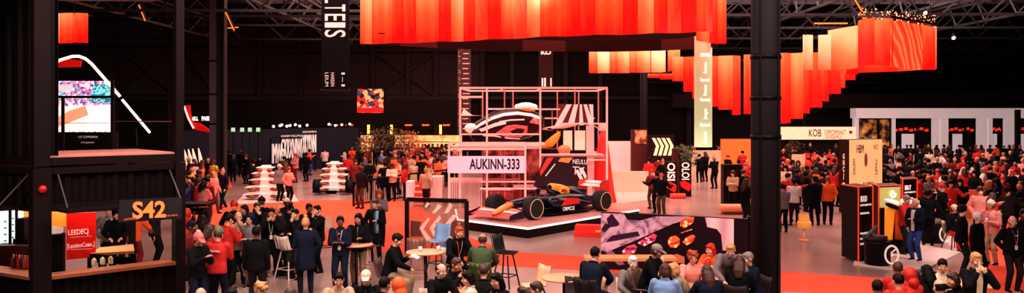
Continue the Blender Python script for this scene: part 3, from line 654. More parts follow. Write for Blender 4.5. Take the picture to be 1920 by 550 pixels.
# ---------- hanging banners ----------
def banner(px0, px1, py0, py1, y, m, label, th=.04, frame_m=None):
    a = P(px0, py1, y); bb = P(px1, py0, y); t = thing('hanging_banner', label, 'banner', ((a.x + bb.x) / 2, y, a.z))
    w = bb.x - a.x; h = bb.z - a.z; b = MB(); b.box((0, 0, h / 2), (w, th, h)); b.obj('cloth', m, t)
    for z in (0, h): b = MB(); b.tube([(-w / 2 - .03, 0, z), (w / 2 + .03, 0, z)], .03, 6); b.obj('rod', frame_m or STEEL, t)
    b = MB(); 
    for s in (-1, 1): b.tube([(s * w * .45, 0, h), (s * w * .45, 0, h + max(.4, 13.8 - bb.z))], .012, 5)
    b.obj('wire', BLACK, t)
    return t, w, h
BN = mat((26, 24, 30), .8, 0, 0, .2)
t, w, h = banner(603, 655, -70, 169, 34, BN, 'long black banner with large white sideways letters')
LET = mat((236, 214, 204), .7, 0, .45, .05)
for i, (ch, py, hh) in enumerate((('S', 63, 14), ('1', 47, 10), ('E', 32, 13), ('T', 15, 13), ('L', -1, 12), ('E', -16, 13))):
    z = P(0, py, 34).z - t.location.z
    text(ch, w * .74, LET, frame((-w * .37, -.03, z), (0, 0, -1), (1, 0, 0)), t, fit=hh * 34 / FPX, bold=.01)
for x0, st in ((-.37, 'LEIUM'), (-.16, 'HAREEN')): text(st, .14, LET, frame((w * x0, -.03, .42), (0, 0, -1), (1, 0, 0)), t, fit=.55)
text('I-I', .14, LET, frame((w * .22, -.03, .42), (0, 0, -1), (1, 0, 0)), t, fit=.55)
t, w, h = banner(858, 883, 60, 252, 46, mat((66, 30, 32), .8, 0, .12, .15), 'narrow maroon banner with a ladder of short pale dashes')
for i in range(17):
    b = MB(); b.box((.06 + (.04 if i % 2 else 0), -.04, h - .9 - i * .27), (.3 if i % 3 else .38, .02, .055)); b.obj('printed_dash', mat((226, 150, 130), .7, 0, .4, .05), t)
q = MB(); rr = random.Random(9)
for i in range(120): q.box((-w / 2 + .04 + rr.random() * .13, -.035, h * rr.uniform(.03, .97)), (.03, .012, .035))
q.obj('printed_speckle', mat((206, 130, 104), .7, 0, .4, .05), t)
t, w, h = banner(1010, 1037, 70, 164, 50, mat((58, 30, 32), .8, 0, .12, .15), 'narrow dark banner with small white marks above the scaffold')
for x0, z0, hh, ww in ((-.2, .3, .5, .1), (-.05, .3, .52, .1), (.3, .3, .5, .08)): b = MB(); b.box((x0, -.04, z0), (ww, .02, hh)); b.obj('printed_mark', LET, t)
text('KO', .24, LET, frame((0, -.04, h - 1.0), (1, 0, 0), (0, 0, 1)), t, fit=.6, bold=.02)
# glowing column with vertical lettering
t = thing('light_column', 'glowing pale green column with white lettering, under the lanterns', 'light column', (P(1318.5, 0, 33).x, 33, 0))
b = MB(); a = P(0, 276, 33).z; c = P(0, 60, 33).z; t.location.z = a; a0 = a; c -= a; a = 0; b.cyl((0, 0, (a + c) / 2), .34, c - a, 32)
b.obj('glowing_skin', ramp_mat('grad', [(0, (205, 215, 165)), (.25, (168, 168, 128)), (1, (176, 128, 96))], (.24, .24, .24), (0, PI / 2, 0), (0, 0, 0), emit=.9), t, True)
b = MB(); b.cyl((0, 0, c + .05), .35, .1, 32); b.obj('top_cap', STEEL, t); b = MB(); b.cyl((0, 0, -.04), .3, .08, 24); b.obj('bottom_cap', BLACK, t); b = MB(); b.tube([(0, 0, c), (0, 0, 14.1 - a0)], .02, 6); b.obj('suspension_wire', BLACK, t)
LG = mat((250, 250, 226), .5, 0, 1.3, .02)
for s_, py, wd in (('GRANADA', 104, .62), ('Samaster', 150, .62), ('Commend', 187, .62), ('Damasal', 234, .62)): text(s_, .14, LG, frame((0, -.345, P(0, py, 33).z - .07 - a0), (1, 0, 0), (0, 0, 1)), t, fit=wd * .62)
for s_, py in (('Bonsui', 128), ('Pensent', 170), ('Jenges', 214), ('Dunnel', 258)): text(s_, .13, LG, frame((.06, -.345, P(0, py, 33).z - a0), (0, .0, 1), (-1, 0, 0)), t, fit=.42)
# ---------- screens on the walls ----------
t = thing('wall_screen', 'large bright screen showing a crowd and a pale car', 'screen', P(146, 248, 40))
a = P(82, 248, 40); bb = P(210, 152, 40)
scr = ramp_mat('vor', [(0, (96, 66, 130)), (.3, (190, 110, 150)), (.55, (236, 190, 200)), (.8, (90, 190, 190)), (1, (250, 236, 236))], (1, 1, 1), nscale=9, emit=1.1, interp='CONSTANT')
b = MB(); b.box(((a.x + bb.x) / 2, 40, (a.z + bb.z) / 2), (bb.x - a.x, .08, bb.z - a.z)); child_world(t, b.obj('display', scr))
def scrp(name, pts, m, y=39.93): b = MB(); b.plate([P(x_, y_, y) for x_, y_ in pts][::-1], .02); child_world(t, b.obj(name, m))
scrp('pictured_track', [(84, 198), (126, 200), (208, 196), (209, 247), (88, 247)], mat((255, 214, 206), .5, 0, 1.0, .05))
scrp('pictured_car', [(88, 237), (100, 225), (130, 208), (160, 199), (166, 216), (150, 222), (126, 232), (104, 240)], mat((240, 140, 110), .5, 0, 1.0, .1), 39.9)
scrp('pictured_car', [(170, 205), (200, 208), (206, 240), (160, 245)], mat((244, 240, 236), .5, 0, 1.05, .1), 39.9)
scrp('pictured_banner', [(92, 160), (136, 158), (136, 170), (92, 172)], mat((230, 180, 190), .5, 0, 1.0, .1), 39.9)
scrp('pictured_crowd', [(176, 158), (206, 158), (208, 194), (168, 190)], ramp_mat('vor', [(0, (40, 110, 130)), (.5, (120, 200, 200)), (1, (230, 240, 240))], nscale=12, emit=1, interp='CONSTANT'), 39.9)
b = MB(); b.box(((a.x + bb.x) / 2, 40.1, (a.z + bb.z) / 2), (bb.x - a.x + .14, .1, bb.z - a.z + .14)); child_world(t, b.obj('bezel', BLACK))
b = MB(); b.box(((a.x + bb.x) / 2, 40.2, a.z / 2), (bb.x - a.x + .3, .3, a.z)); child_world(t, b.obj('support_wall', DARK))
for s_, py, hh in (('- CIT COMPANION', 259, .1), ('STUDIUM', 269, .07)): child_world(t, text(s_, hh, mat((190, 180, 180), .5, 0, .5), frame(P(164, py, 39.9), (1, 0, 0), (0, 0, 1)), fit=.95 if hh > .08 else .6))
t = thing('wall_screen', 'small square screen with a colourful picture high on the dark wall', 'screen', P(694, 212, 70)); a = P(670, 212, 70); bb = P(719, 167, 70)
b = MB(); b.box(((a.x + bb.x) / 2, 70, (a.z + bb.z) / 2), (bb.x - a.x, .15, bb.z - a.z)); child_world(t, b.obj('display', ramp_mat('vor', [(0, (30, 10, 16)), (.3, (210, 40, 34)), (.5, (40, 60, 90)), (.7, (250, 150, 100)), (1, (120, 190, 200))], nscale=3.2, emit=.9, interp='CONSTANT')))
b = MB(); b.box(((a.x + bb.x) / 2, 70, P(0, 207, 70).z), (bb.x - a.x, .2, .4)); child_world(t, b.obj('red_strip', mat((230, 24, 24), .5, 0, .8)))
b = MB(); b.box(((a.x + bb.x) / 2, 70.15, (a.z + bb.z) / 2), (bb.x - a.x + .2, .15, bb.z - a.z + .2)); child_world(t, b.obj('bezel', BLACK))
# red boomerang sign and its words
t = thing('wall_sign', 'red bent blade sign with white block letters, left of the pillar', 'sign', P(370, 248, 52))
b = MB(); b.plate([P(x_, y_, 52) for x_, y_ in ((346, 199), (357, 197), (359, 218), (362, 229), (375, 231), (396, 245), (396, 249), (366, 243), (360, 236))][::-1], .15); child_world(t, b.obj('blade', mat((200, 10, 18), .6, 0, .55)))
b = MB(); b.tube([P(345, 199, 51.8), P(353, 222, 51.8), P(363, 241, 51.8)], .06, 6); child_world(t, b.obj('glowing_edge', mat((255, 200, 180), .5, 0, 1.2)))
child_world(t, text('GLL', .22, mat((255, 232, 214), .5, 0, 1, .02), frame(P(366, 226, 51.7), (1, 0, 0), (0, 0, 1)), fit=.38, bold=.02)); child_world(t, text('PASSS', .24, mat((255, 232, 214), .5, 0, 1, .02), frame(P(387, 226, 51.7), (1, 0, 0), (0, 0, 1)), fit=.6, bold=.02))
for i, px in enumerate((437, 454, 468.5, 484)):
    t = thing('lit_sign', 'small pale green lit sign above the partition wall, number %s from the pillar' % ('one', 'two', 'three', 'four')[i], 'sign', P(px, 247, 54)); b = MB(); b.box((0, 0, .12), (.24, .06, .26)); b.obj('panel', mat((150, 200, 170), .5, 0, .8, .3, 30), t)
    t['label'] = ('small pale lit sign above the partition wall, nearest the square pillar', 'small lit sign above the partition wall, second from the square pillar', 'small green lit sign above the partition wall, third from the square pillar', 'small green lit sign above the partition wall, furthest from the square pillar')[i]
    text(('06', '02', '16', '8C')[i], .16, LETW, frame((0, -.04, .04), (1, 0, 0), (0, 0, 1)), t, fit=.17); b = MB(); b.beam((0, 0, -P(px, 247, 54).z), (0, 0, 0), .04); b.obj('post', BLACK, t)

# ---------- dark partition wall with lettering and floodlights ----------
A = G(330, 345); Bp = G(673, 316); A = Vector(((328 - CX) * 52.5 / FPX, 52.5, 0)); B2 = Vector(((673 - CX) * 67 / FPX, 67, 0)); dr = (B2 - A).normalized(); nrm = Vector((dr.y, -dr.x, 0))
b = MB(); b.prism([(A.x, A.y), (B2.x, B2.y), (B2.x - nrm.x * .3, B2.y - nrm.y * .3), (A.x - nrm.x * .3, A.y - nrm.y * .3)], 0, 3.03); struct(b.obj('wall_partition', mat((34, 37, 47), .7, 0, .12, .15, 2)))
def onwall(px):
    k = (px - CX) / FPX; s = (k * A.y - A.x) / (dr.x - k * dr.y); return A + dr * s
nm = 0
for i, px in enumerate((512, 524, 527.5, 537, 543, 553, 561, 575, 616, 628, 640, 655)):
    w0 = onwall(px); t = thing('floodlight', 'small white floodlight on top of the partition wall', 'floodlight', (w0.x, w0.y, 3.03), math.atan2(dr.y, dr.x), 'floodlights along the partition wall top')
    b = MB(); b.ball((0, -.05, .18 + .05 * (i % 3)), .09, 12, 8); b.obj('lens', GLOWW, t); b = MB(); b.box((0, .1, .2), (.28, .16, .22)); b.beam((0, .1, 0), (0, .1, .2), .04); b.obj('housing', BLACK, t)
t = thing('lettering_sign', 'tall condensed white letters standing on a frame before the partition wall', 'sign', onwall(520) + nrm * 1.2)
o0 = onwall(478) + nrm * 1.6; o1 = onwall(562) + nrm * 1.6; r_ = (o1 - o0).normalized()
for s_, u0, u1, zb, hh in (('IMWI', .0, .22, .75, 1.35), ('GKRXNIWI', .2, .66, 1.05, 1.35), ('XKYKNNI', .68, 1.0, 1.35, 1.3)):
    pa = o0.lerp(o1, u0); L = (o1 - o0).length; o = text(s_, hh, LETW, frame((pa.x, pa.y, zb), r_, (0, 0, 1)), align='LEFT', fit=L * (u1 - u0), ext=.02, bold=0); child_world(t, o)
for s_, u0, u1, zb in (('KNNIM KELLMUJ', .2, .66, 2.5), ('DDANMENI', .68, 1.0, 2.75)): pa = o0.lerp(o1, u0); child_world(t, text(s_, .14, LETW, frame((pa.x, pa.y, zb), r_, (0, 0, 1)), align='LEFT', fit=(o1 - o0).length * (u1 - u0)))
b = MB()
for u in (0, .22, .45, .67, 1.0):
    pa = o0.lerp(o1, u) - nrm * .1; b.beam((pa.x, pa.y, 0), (pa.x, pa.y, 2.4 + .4 * u), .07)
for zb in (.7, 1.0, 2.45): b.beam((o0.x, o0.y + .1, zb), (o1.x, o1.y + .1, zb + .25), .05)
child_world(t, b.obj('stand', BLACK))
# ---------- bar canopy, warm back bar ----------
b = MB(); a = P(455, 236, 70); bb = P(862, 187, 70); b.box(((a.x + bb.x) / 2, 72, (a.z + bb.z) / 2), (bb.x - a.x, 4, bb.z - a.z)); struct(b.obj('trim_20', mat((26, 22, 25), .75, 0, 0, .2, 1)))
for px0, px1 in ((676, 700), (740, 866)):
    a = P(px0, 300, 71.5); bb = P(px1, 254, 71.5)
    t = thing('back_bar', 'amber lit back bar shelving %s' % ('left of the planted trees' if px0 < 700 else 'behind the bar crowd'), 'shelving', ((a.x + bb.x) / 2, 71.5, 0)); w = bb.x - a.x
    b = MB(); b.box((0, .1, bb.z / 2), (w, .1, bb.z)); b.obj('glowing_back', ramp_mat('noise', [(.3, (236, 120, 60)), (.55, (255, 190, 120)), (.8, (255, 224, 170))], nscale=1.5, emit=.9, detail=6), t)
    for z in (.5, .9, 1.3, 1.75): b = MB(); b.box((0, -.1, z), (w, .3, .05)); b.obj('shelf', mat((90, 40, 24), .6), t)
    b = MB(); b.box((0, -.9, .5), (w, .5, 1.0)); b.obj('counter', mat((150, 70, 44), .5), t)
for i, px in enumerate((627, 655, 766, 798, 837)):
    p_ = P(px, 234.5, 67.8); t = thing('bar_lamp', ('red lamp strip under the bar canopy, %s from the left' % ('first', 'second', 'third', 'fourth', 'fifth')[i]), 'lamp', p_, 0, 'red lamps under the bar canopy'); b = MB(); b.tube([(-.28, 0, 0), (.28, 0, 0)], .07, 8); b.obj('glowing_tube', mat((255, 60, 30), .5, 0, 4), t); b = MB(); b.box((0, 0, .1), (.6, .16, .1)); b.obj('housing', BLACK, t)
for i, px in enumerate((691, 734, 826)):
    p_ = P(px, 252, 68); t = thing('bar_lamp', 'upright amber lamp under the bar canopy, %s from the left' % ('first', 'second', 'third')[i], 'lamp', p_, 0, 'upright lamps under the bar canopy'); b = MB(); b.box((0, 0, .38), (.2, .12, .76)); b.obj('glowing_tube', mat((255, 150, 60), .5, 0, 3), t); b = MB(); b.box((0, .1, .38), (.28, .1, .8)); b.obj('housing', BLACK, t)
# ---------- right: cream sign wall, glass frontage ----------
a = P(1440, 262, 66); bb = P(1604, 238, 66); t = thing('sign_board', 'long cream sign board with dark lettering above the right crowd', 'sign', ((a.x + bb.x) / 2, 66, 0))
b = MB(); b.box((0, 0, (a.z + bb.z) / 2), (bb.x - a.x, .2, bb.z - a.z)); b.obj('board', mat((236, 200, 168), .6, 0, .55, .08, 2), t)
b = MB(); b.box((-.1, .3, 1.2), (bb.x - a.x - .4, .2, 2.4)); b.obj('support_wall', DARK, t)
LDk = mat((60, 30, 24), .7)
text('KOB', .55, LDk, frame((P(1527, 0, 66).x - t.location.x, -.12, P(0, 256, 66).z), (1, 0, 0), (0, 0, 1)), t, fit=.95); text('OPPOPMAKT', .38, mat((190, 130, 104), .7), frame((P(1565, 0, 66).x - t.location.x, -.12, P(0, 253, 66).z), (1, 0, 0), (0, 0, 1)), t, fit=1.7)
text('BOODEAMLA', .26, mat((200, 140, 110), .7), frame((P(1562, 0, 66).x - t.location.x, -.12, P(0, 260, 66).z), (1, 0, 0), (0, 0, 1)), t, fit=1.2); b = MB(); b.cyl((P(1594, 0, 66).x - t.location.x, -.12, P(0, 248, 66).z), .13, .03, 16, axis='y'); b.obj('round_logo', REDM, t)
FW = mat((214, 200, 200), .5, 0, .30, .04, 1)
YF = 70.0
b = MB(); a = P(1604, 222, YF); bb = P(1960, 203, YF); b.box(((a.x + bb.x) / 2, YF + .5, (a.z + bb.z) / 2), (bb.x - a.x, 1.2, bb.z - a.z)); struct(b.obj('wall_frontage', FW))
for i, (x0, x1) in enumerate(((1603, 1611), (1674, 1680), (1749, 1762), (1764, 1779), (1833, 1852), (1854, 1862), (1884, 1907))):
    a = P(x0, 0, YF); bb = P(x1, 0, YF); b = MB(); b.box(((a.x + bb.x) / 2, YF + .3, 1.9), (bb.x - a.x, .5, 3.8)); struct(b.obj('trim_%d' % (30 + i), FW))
GLD = mat((34, 32, 38), .12, 0, 0, .3, 1); MUL = mat((24, 22, 25), .4)
for i, (x0, x1) in enumerate(((1611, 1674), (1680, 1749), (1779, 1833), (1862, 1884), (1907, 1960))):
    a = P(x0, 0, YF); bb = P(x1, 0, YF); w = bb.x - a.x; t = bpy.data.objects.new('window_%d' % (i + 1), None); COL.objects.link(t); t.location = ((a.x + bb.x) / 2, YF + .35, 0); struct(t)
    b = MB(); b.box((0, .1, 1.9), (w, .06, 3.7)); b.obj('pane', GLD if i else ramp_mat('noise', [(.42, (26, 16, 14)), (.55, (150, 96, 50)), (.7, (226, 160, 90))], nscale=1.6, emit=.5, detail=8), t)
    b = MB()
    for x_ in (-w / 2 + .06, w / 2 - .06) + ((w * .12,) if w > 2 else ()): b.box((x_, 0, 1.9), (.12, .14, 3.8))
    b.box((0, 0, 3.7), (w, .14, .12)); b.obj('mullion', MUL, t)
    if i:
        b = MB(); b.box((-w * .12, .03, 1.3), (w * .34, .05, 2.3)); b.obj('lit_interior', mat((196, 184, 186), .5, 0, .45), t)
        b = MB()
        for k in range(7): b.box((-w * .45 + k * w * .14, .02, 2.75 + .06 * (k % 3)), (w * .1, .04, .22))
        b.obj('red_reflection', mat((230, 50, 34), .5, 0, .8), t)  # red reflections in the panes, put in as glowing blocks
# steel portal at far right and black drape on the left of it
b = MB(); b.beam((P(1908, 0, 64).x, 64, 0), (P(1908, 0, 64).x, 64, 4.4), .3); tag(b.obj('steel_post', BLACK), 'black steel post before the white frontage at far right', 'post')
# ---------- racing cars ----------
def sec(x, cz, hw, hh, n=16, p=3.0, dz=0.0):
    out = []
    for j in range(n):
        t = 2 * PI * j / n; c, s = math.cos(t), math.sin(t)
        out.append((x, math.copysign(abs(c) ** (2 / p), c) * hw, cz + math.copysign(abs(s) ** (2 / p), s) * hh))
    return out
def wheel(root, x, y, w, r=.36):
    sg = 1 if y > 0 else -1
    b = MB(); R = Matrix.Rotation(PI / 2, 3, 'X')
    b.lathe([(r * .62, -w / 2), (r * .93, -w / 2), (r, -w / 2 + .05), (r, w / 2 - .05), (r * .93, w / 2), (r * .62, w / 2), (r * .6, 0)], (x, y, r), 36, R)
    t = b.obj('tyre', mat((46, 42, 46), .65, 0, 0, .15, 8), root, True)
    ring_ = MB(); yy = y + sg * (w / 2 + .004)
    ring_.lathe([(r * .80, -.003), (r * .86, -.003), (r * .86, .003), (r * .80, .003), (r * .80, -.003)], (x, yy, r), 36, R, False); ring_.obj('tyre_stripe', mat((244, 196, 130), .5, 0, .15), t)
    c = MB(); yo = y + sg * (w / 2 - .05)
    c.lathe([(r * .56, -.02), (r * .62, -.02), (r * .62, .02), (r * .56, .02), (r * .56, -.02)], (x, yo, r), 30, R, False)
    for k in range(10):
        a = k * PI / 5; c.beam((x + math.cos(a) * .05, yo, r + math.sin(a) * .05), (x + math.cos(a) * r * .58, yo - sg * .03, r + math.sin(a) * r * .58), .025)
    c.cyl((x, yo, r), .06, .06, 12, axis='y'); c.obj('rim', mat((130, 116, 112), .35, .6), t)
    c = MB(); c.cyl((x, y, r), r * .6, w * .7, 24, axis='y'); c.obj('brake_drum', BLACK, t, True)
def formula_car(loc, rz, label, body, nose, accent, cover, wing, sponsors=True, emis=0):
    t = thing('racing_car', label, 'racing car', loc, rz)
    B = mat(body, .28, .1); N = mat(nose, .3); A = mat(accent, .35); Cv = mat(cover, .35); Wg = mat(wing, .35); CB = mat((24, 22, 25), .4)
    b = MB(); b.loft([sec(2.72, .20, .05, .035), sec(2.6, .23, .11, .06), sec(2.25, .34, .14, .085), sec(1.9, .42, .17, .11)]); b.obj('nose_cone', N, t, True)
    b = MB(); b.loft([sec(1.92, .42, .17, .115), sec(1.3, .45, .23, .16), sec(.75, .44, .31, .2), sec(.3, .42, .34, .22), sec(-.6, .42, .33, .24), sec(-1.5, .36, .22, .2), sec(-2.1, .33, .09, .12)]); b.obj('chassis', B, t, True)
    b = MB(); b.ball((.55, 0, .6), (.36, .21, .07), 16, 6); b.obj('cockpit_opening', BLACK, t, True); b = MB(); b.ball((.35, 0, .70), (.14, .13, .13), 14, 10); b.obj('headrest', mat((200, 120, 110), .4), t, True)
    for s in (1, -1):
        b = MB(); b.loft([sec(.62, .42, .02, .02), sec(.55, .42, .18, .16), sec(.1, .38, .22, .19), sec(-.7, .34, .2, .16), sec(-1.4, .26, .12, .09), sec(-1.8, .22, .04, .04)]); b.v = [(x, y + s * (.5 - max(0, -x) * .12), z) for x, y, z in b.v]
        sp = b.obj('sidepod', B, t, True)
        b = MB(); b.box((.5, s * .51, .47), (.1, .26, .12)); b.obj('air_inlet', BLACK, sp)
        b = MB(); yy = s * .735; b.plate([(.28, yy, .32), (.02, yy, .55), (-.62, yy - s * .04, .52), (-.78, yy - s * .07, .33)][::s], .006 ); b.obj('red_emblem', A, sp)
        b = MB(); b.box((.45, s * .52, .70), (.1, .2, .09)); b.beam((.45, s * .3, .6), (.45, s * .46, .69), .02); b.obj('mirror', B, t)
        b = MB()
        for x0, x1, z0, z1 in ((1.35, 1.68, .5, .5), (2.0, 1.78, .48, .5), (1.35, 1.68, .34, .24), (2.05, 1.78, .36, .24), (1.6, 1.75, .52, .3)): b.tube([(x0, s * .2, z0), (x1, s * .82, z1)], .017, 6, ell=.6)
        for x0, x1, z0, z1 in ((-1.3, -1.68, .48, .46), (-1.95, -1.8, .46, .46), (-1.3, -1.68, .25, .22), (-2.0, -1.8, .25, .22), (-1.75, -1.75, .34, .34)): b.tube([(x0, s * .14, z0), (x1, s * .78, z1)], .019, 6, ell=.6)
        b.obj('suspension', CB, t)
    b = MB(); b.loft([sec(-.02, .86, .11, .11), sec(-.12, .84, .14, .14), sec(-.5, .72, .15, .2), sec(-1.1, .58, .11, .2), sec(-1.7, .46, .06, .12), sec(-2.0, .42, .03, .06)])
    b.plate([(-.55, 0, .9), (-1.2, 0, .84), (-1.9, 0, .68), (-1.9, 0, .45), (-.5, 0, .7)], .015); ec = b.obj('engine_cover', B, t, True)
    b = MB(); b.loft([sec(.02, .87, .125, .125), sec(-.1, .86, .15, .15), sec(-.5, .76, .155, .19), sec(-.8, .69, .14, .17), sec(-.95, .66, .10, .12)]); b.obj('airbox_cowl', Cv, ec, True); b = MB(); b.ball((.035, 0, .87), (.02, .1, .09), 14, 8); b.obj('air_inlet', BLACK, ec, True)
    if sponsors:
        for s in (1, -1):
            b = MB(); yy = .152 * s; b.plate([(-.28, yy, .72), (-.34, yy, .84), (-.5, yy, .88), (-.62, yy, .78), (-.55, yy, .66), (-.4, yy, .64)][::s], .01); b.obj('yellow_disc', mat((255, 214, 90), .4, 0, .1), ec)
            b = MB(); b.plate([(-.36, yy * 1.07, .7), (-.42, yy * 1.07, .79), (-.56, yy * 1.07, .8), (-.68, yy * 1.07, .7), (-.5, yy * 1.07, .68)][::s], .012); b.obj('red_emblem', A, ec)
    b = MB(); b.tube([(.82, 0, .62), (.80, 0, .78), (.62, .02, .86), (.3, .24, .84), (.02, .27, .76), (-.05, .25, .64)], .028, 8); b.tube([(.8, 0, .78), (.62, -.02, .86), (.3, -.24, .84), (.02, -.27, .76), (-.05, -.25, .64)], .028, 8); b.obj('halo', B, t, True)
    b = MB(); b.prism([(1.2, -.35), (.7, -.75), (-1.0, -.78), (-1.5, -.5), (-2.15, -.5), (-2.15, .5), (-1.5, .5), (-1.0, .78), (.7, .75), (1.2, .35)], .05, .085); b.obj('floor_plank', CB, t)
    b = MB()
    for i, (x, z, ch) in enumerate(((2.62, .12, .24), (2.46, .18, .16), (2.34, .24, .14))):
        b.loft([[(x + ch, y, z - .02 + abs(y) * .04), (x + ch * .5, y, z + .015 + abs(y) * .04), (x, y, z + .05 + abs(y) * .05), (x + ch * .5, y, z - .02 + abs(y) * .04)] for y in (-.94, -.5, -.12, .12, .5, .94)])
    fw = b.obj('front_wing', Wg, t)
    for s in (1, -1): b = MB(); b.plate([(2.9, s * .95, .07), (2.86, s * .95, .22), (2.3, s * .95, .34), (2.22, s * .95, .09)], .015); b.obj('endplate', B if sponsors else Wg, fw)
    if sponsors:
        for s, q in ((1, 'ORMCLE'), (-1, 'ORMCLE')): o = text(q, .1, LETW, frame((2.50, s * .55, .255), (0, 1, 0), (-1, 0, .35)), fw, fit=.62, bold=.004)
        text('ORMCLE', .13, LETW, frame((-.1, .74, .14), (-1, 0, 0), (0, 0, 1)), t, fit=.6)
    b = MB()
    for x, z, ch in ((-2.35, .82, .26), (-2.5, .92, .16), (-2.3, .45, .16)): b.loft([[(x + ch, y, z - .03), (x + ch * .5, y, z + .01), (x, y, z + .05), (x + ch * .5, y, z - .04)] for y in (-.5, .5)])
    b.beam((-2.25, 0, .4), (-2.3, 0, .82), .03, .1); rw = b.obj('rear_wing', mat((216, 206, 206), .35) if sponsors else Wg, t)
    for s in (1, -1): b = MB(); b.plate([(-2.05, s * .5, .3), (-2.05, s * .5, .9), (-2.15, s * .5, 1.0), (-2.55, s * .5, 1.02), (-2.55, s * .5, .4)], .02); b.obj('endplate', mat((214, 60, 30), .4) if sponsors else Wg, rw)
    for x, y, w in ((1.75, .86, .33), (1.75, -.86, .33), (-1.75, .82, .4), (-1.75, -.82, .4)): wheel(t, x, y, w)
    return t
# the stage
SZ = .34
SP = [G(858, 411, SZ), G(990, 428, SZ), Vector((4.9, 33.0, 0)), Vector((5.0, 35.4, 0)), Vector((0.8, 35.6, 0)), Vector((-2.2, 33.2, 0))]
t = thing('stage', 'low angular black stage with a glowing white top edge under the racing car', 'stage', (1.3, 31.6, 0))
poly = [(p_.x - 1.3, p_.y - 31.6) for p_ in SP]
b = MB(); b.prism(poly[::1], 0, SZ - .06); b.obj('plinth', mat((22, 18, 20), .35), t)
b = MB(); b.prism([(x * 1.004, y * 1.004) for x, y in poly], SZ - .06, SZ); b.obj('top_plate', mat((214, 150, 142), .3, 0, 0, .1, 2), t)
b = MB()
for i in (0, 1): a, c = poly[i], poly[i + 1]; b.beam((a[0], a[1] - .02, SZ - .02), (c[0], c[1] - .02, SZ - .02), .05, .06)
b.beam((poly[5][0], poly[5][1], SZ - .02), (poly[0][0], poly[0][1], SZ - .02), .05, .06); b.obj('glowing_edge', mat((255, 226, 222), .5, 0, 1.4), t)
fcar = formula_car((1.43, 31.83, SZ + .002), math.radians(225), 'navy racing car with orange nose and yellow airbox parked on the stage', (24, 26, 48), (250, 150, 78), (226, 36, 26), (250, 176, 70), (168, 26, 26)); fcar.scale = (1.1, 1.1, 1.1)
b = MB(); b.prism([(0, 0), (1.1, -.15), (1.2, .35), (.15, .5)], 0, .16); b.prism([(.05, .3), (1.15, .1), (1.2, .6), (.15, .8)], 0, .34); g0 = G(1076, 445); o = b.obj('step_block', mat((236, 40, 22), .6), loc=g0); tag(o, 'bright red two-level step block on the floor by the stage', 'step')
b = MB(); b.prism([(0, 0), (.55, .05), (.6, .6), (.1, .5)], 0, .2); o = b.obj('step_block', mat((246, 190, 130), .6), loc=G(1117, 446) + Vector((0, .15, 0))); tag(o, 'pale cream block beside the bright red step block', 'step')
# front-on display towers
def tower(px, py, wheels, label):
    g = G(px, py, .04); t = thing('car_display', label, 'display', g)
    Wt = mat((250, 216, 204), .35, 0, .3, .05); Br = mat((150, 70, 52), .4, .3)
    b = MB(); b.box((0, .1, .8), (.5, .5, 1.6), taper=.75); b.obj('column', Wt, t)
    for z, w, d in ((.30, 1.9, .9), (.62, 1.75, .75), (.95, 1.35, .6), (1.25, 1.2, .5), (1.5, .8, .4)):
        b = MB(); b.loft([sec_y(x, d, z - abs(x) * .06) for x in [w * (k / 8 - .5) for k in range(9)]]); tr = b.obj('wing_tier', Wt, t, True)
        for s in (1, -1): q = MB(); q.ball((s * w * .30, -.16, z - .13), (w * .16, d * .4, .10), 12, 8); q.obj('bronze_pod', Br, tr, True)
    if wheels:
        for s in (1, -1):
            wheel(t, -.1, s * 0.0, .01) if False else None
            b = MB(); b.cyl((s * .82, -.2, .36), .35, .34, 24, axis='x'); wl = b.obj('tyre', mat((24, 22, 24), .6), t, True); b = MB(); b.cyl((s * .995, -.2, .36), .2, .02, 20, axis='x'); b.obj('rim', STEEL, wl)
        b = MB(); b.box((0, -.7, .12), (1.9, .3, .05)); b.box((0, -.75, .1), (.5, .2, .16)); b.obj('front_wing', BLACK, t)
    return t
def sec_y(x, d, z): return [(x, -d / 2, z - .01), (x, -d / 2 + .03, z + .02), (x, d / 2, z + .05), (x, d / 2, z + .02)]
tower(498, 374, False, 'glowing white tiered stack of car wings on a round pad, left of the crowd')
tower(627, 362, True, 'glowing white tiered car display with two black tyres, right of the partition wall')

# ---------- scaffold booth ----------
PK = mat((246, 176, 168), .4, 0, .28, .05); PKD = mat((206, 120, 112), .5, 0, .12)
YB = 36.5
t = thing('scaffold_frame', 'tall pale pink tube frame of the display booth behind the racing car', 'frame', P(1000, 345, YB)); t.location.z = 0
def w_(px, py, y=YB): return P(px, py, y)
zt = w_(0, 165).z
fr = [(863, YB), (945 - 32, YB), (1013, YB), (1138, YB)]
for (px, y) in fr + [(842, YB - 1.4), (985, YB - 1.4)]:
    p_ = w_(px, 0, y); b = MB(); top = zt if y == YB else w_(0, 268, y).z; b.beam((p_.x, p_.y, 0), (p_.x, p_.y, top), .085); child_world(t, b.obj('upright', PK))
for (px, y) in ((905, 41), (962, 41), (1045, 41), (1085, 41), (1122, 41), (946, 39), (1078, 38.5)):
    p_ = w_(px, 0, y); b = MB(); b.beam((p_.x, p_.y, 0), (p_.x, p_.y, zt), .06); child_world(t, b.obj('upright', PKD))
b = MB()
L = w_(863, 165); R_ = w_(1138, 165)
for z in (zt, w_(0, 182).z): 
    b.beam((L.x, YB, z), (R_.x if z == zt else w_(905, 0).x, YB, z), .09); 
b.beam((L.x, YB, zt), (L.x + .2, 41, zt), .08); b.beam((R_.x, YB, zt), (R_.x, 41, zt), .08); b.beam((L.x + .2, 41, zt), (R_.x, 41, zt), .07); b.beam((w_(1013, 0).x, YB, zt), (w_(1013, 0).x, 41, zt), .07); b.beam((w_(940, 0).x, YB, zt - .05), (w_(940, 0).x, 41, zt), .07)
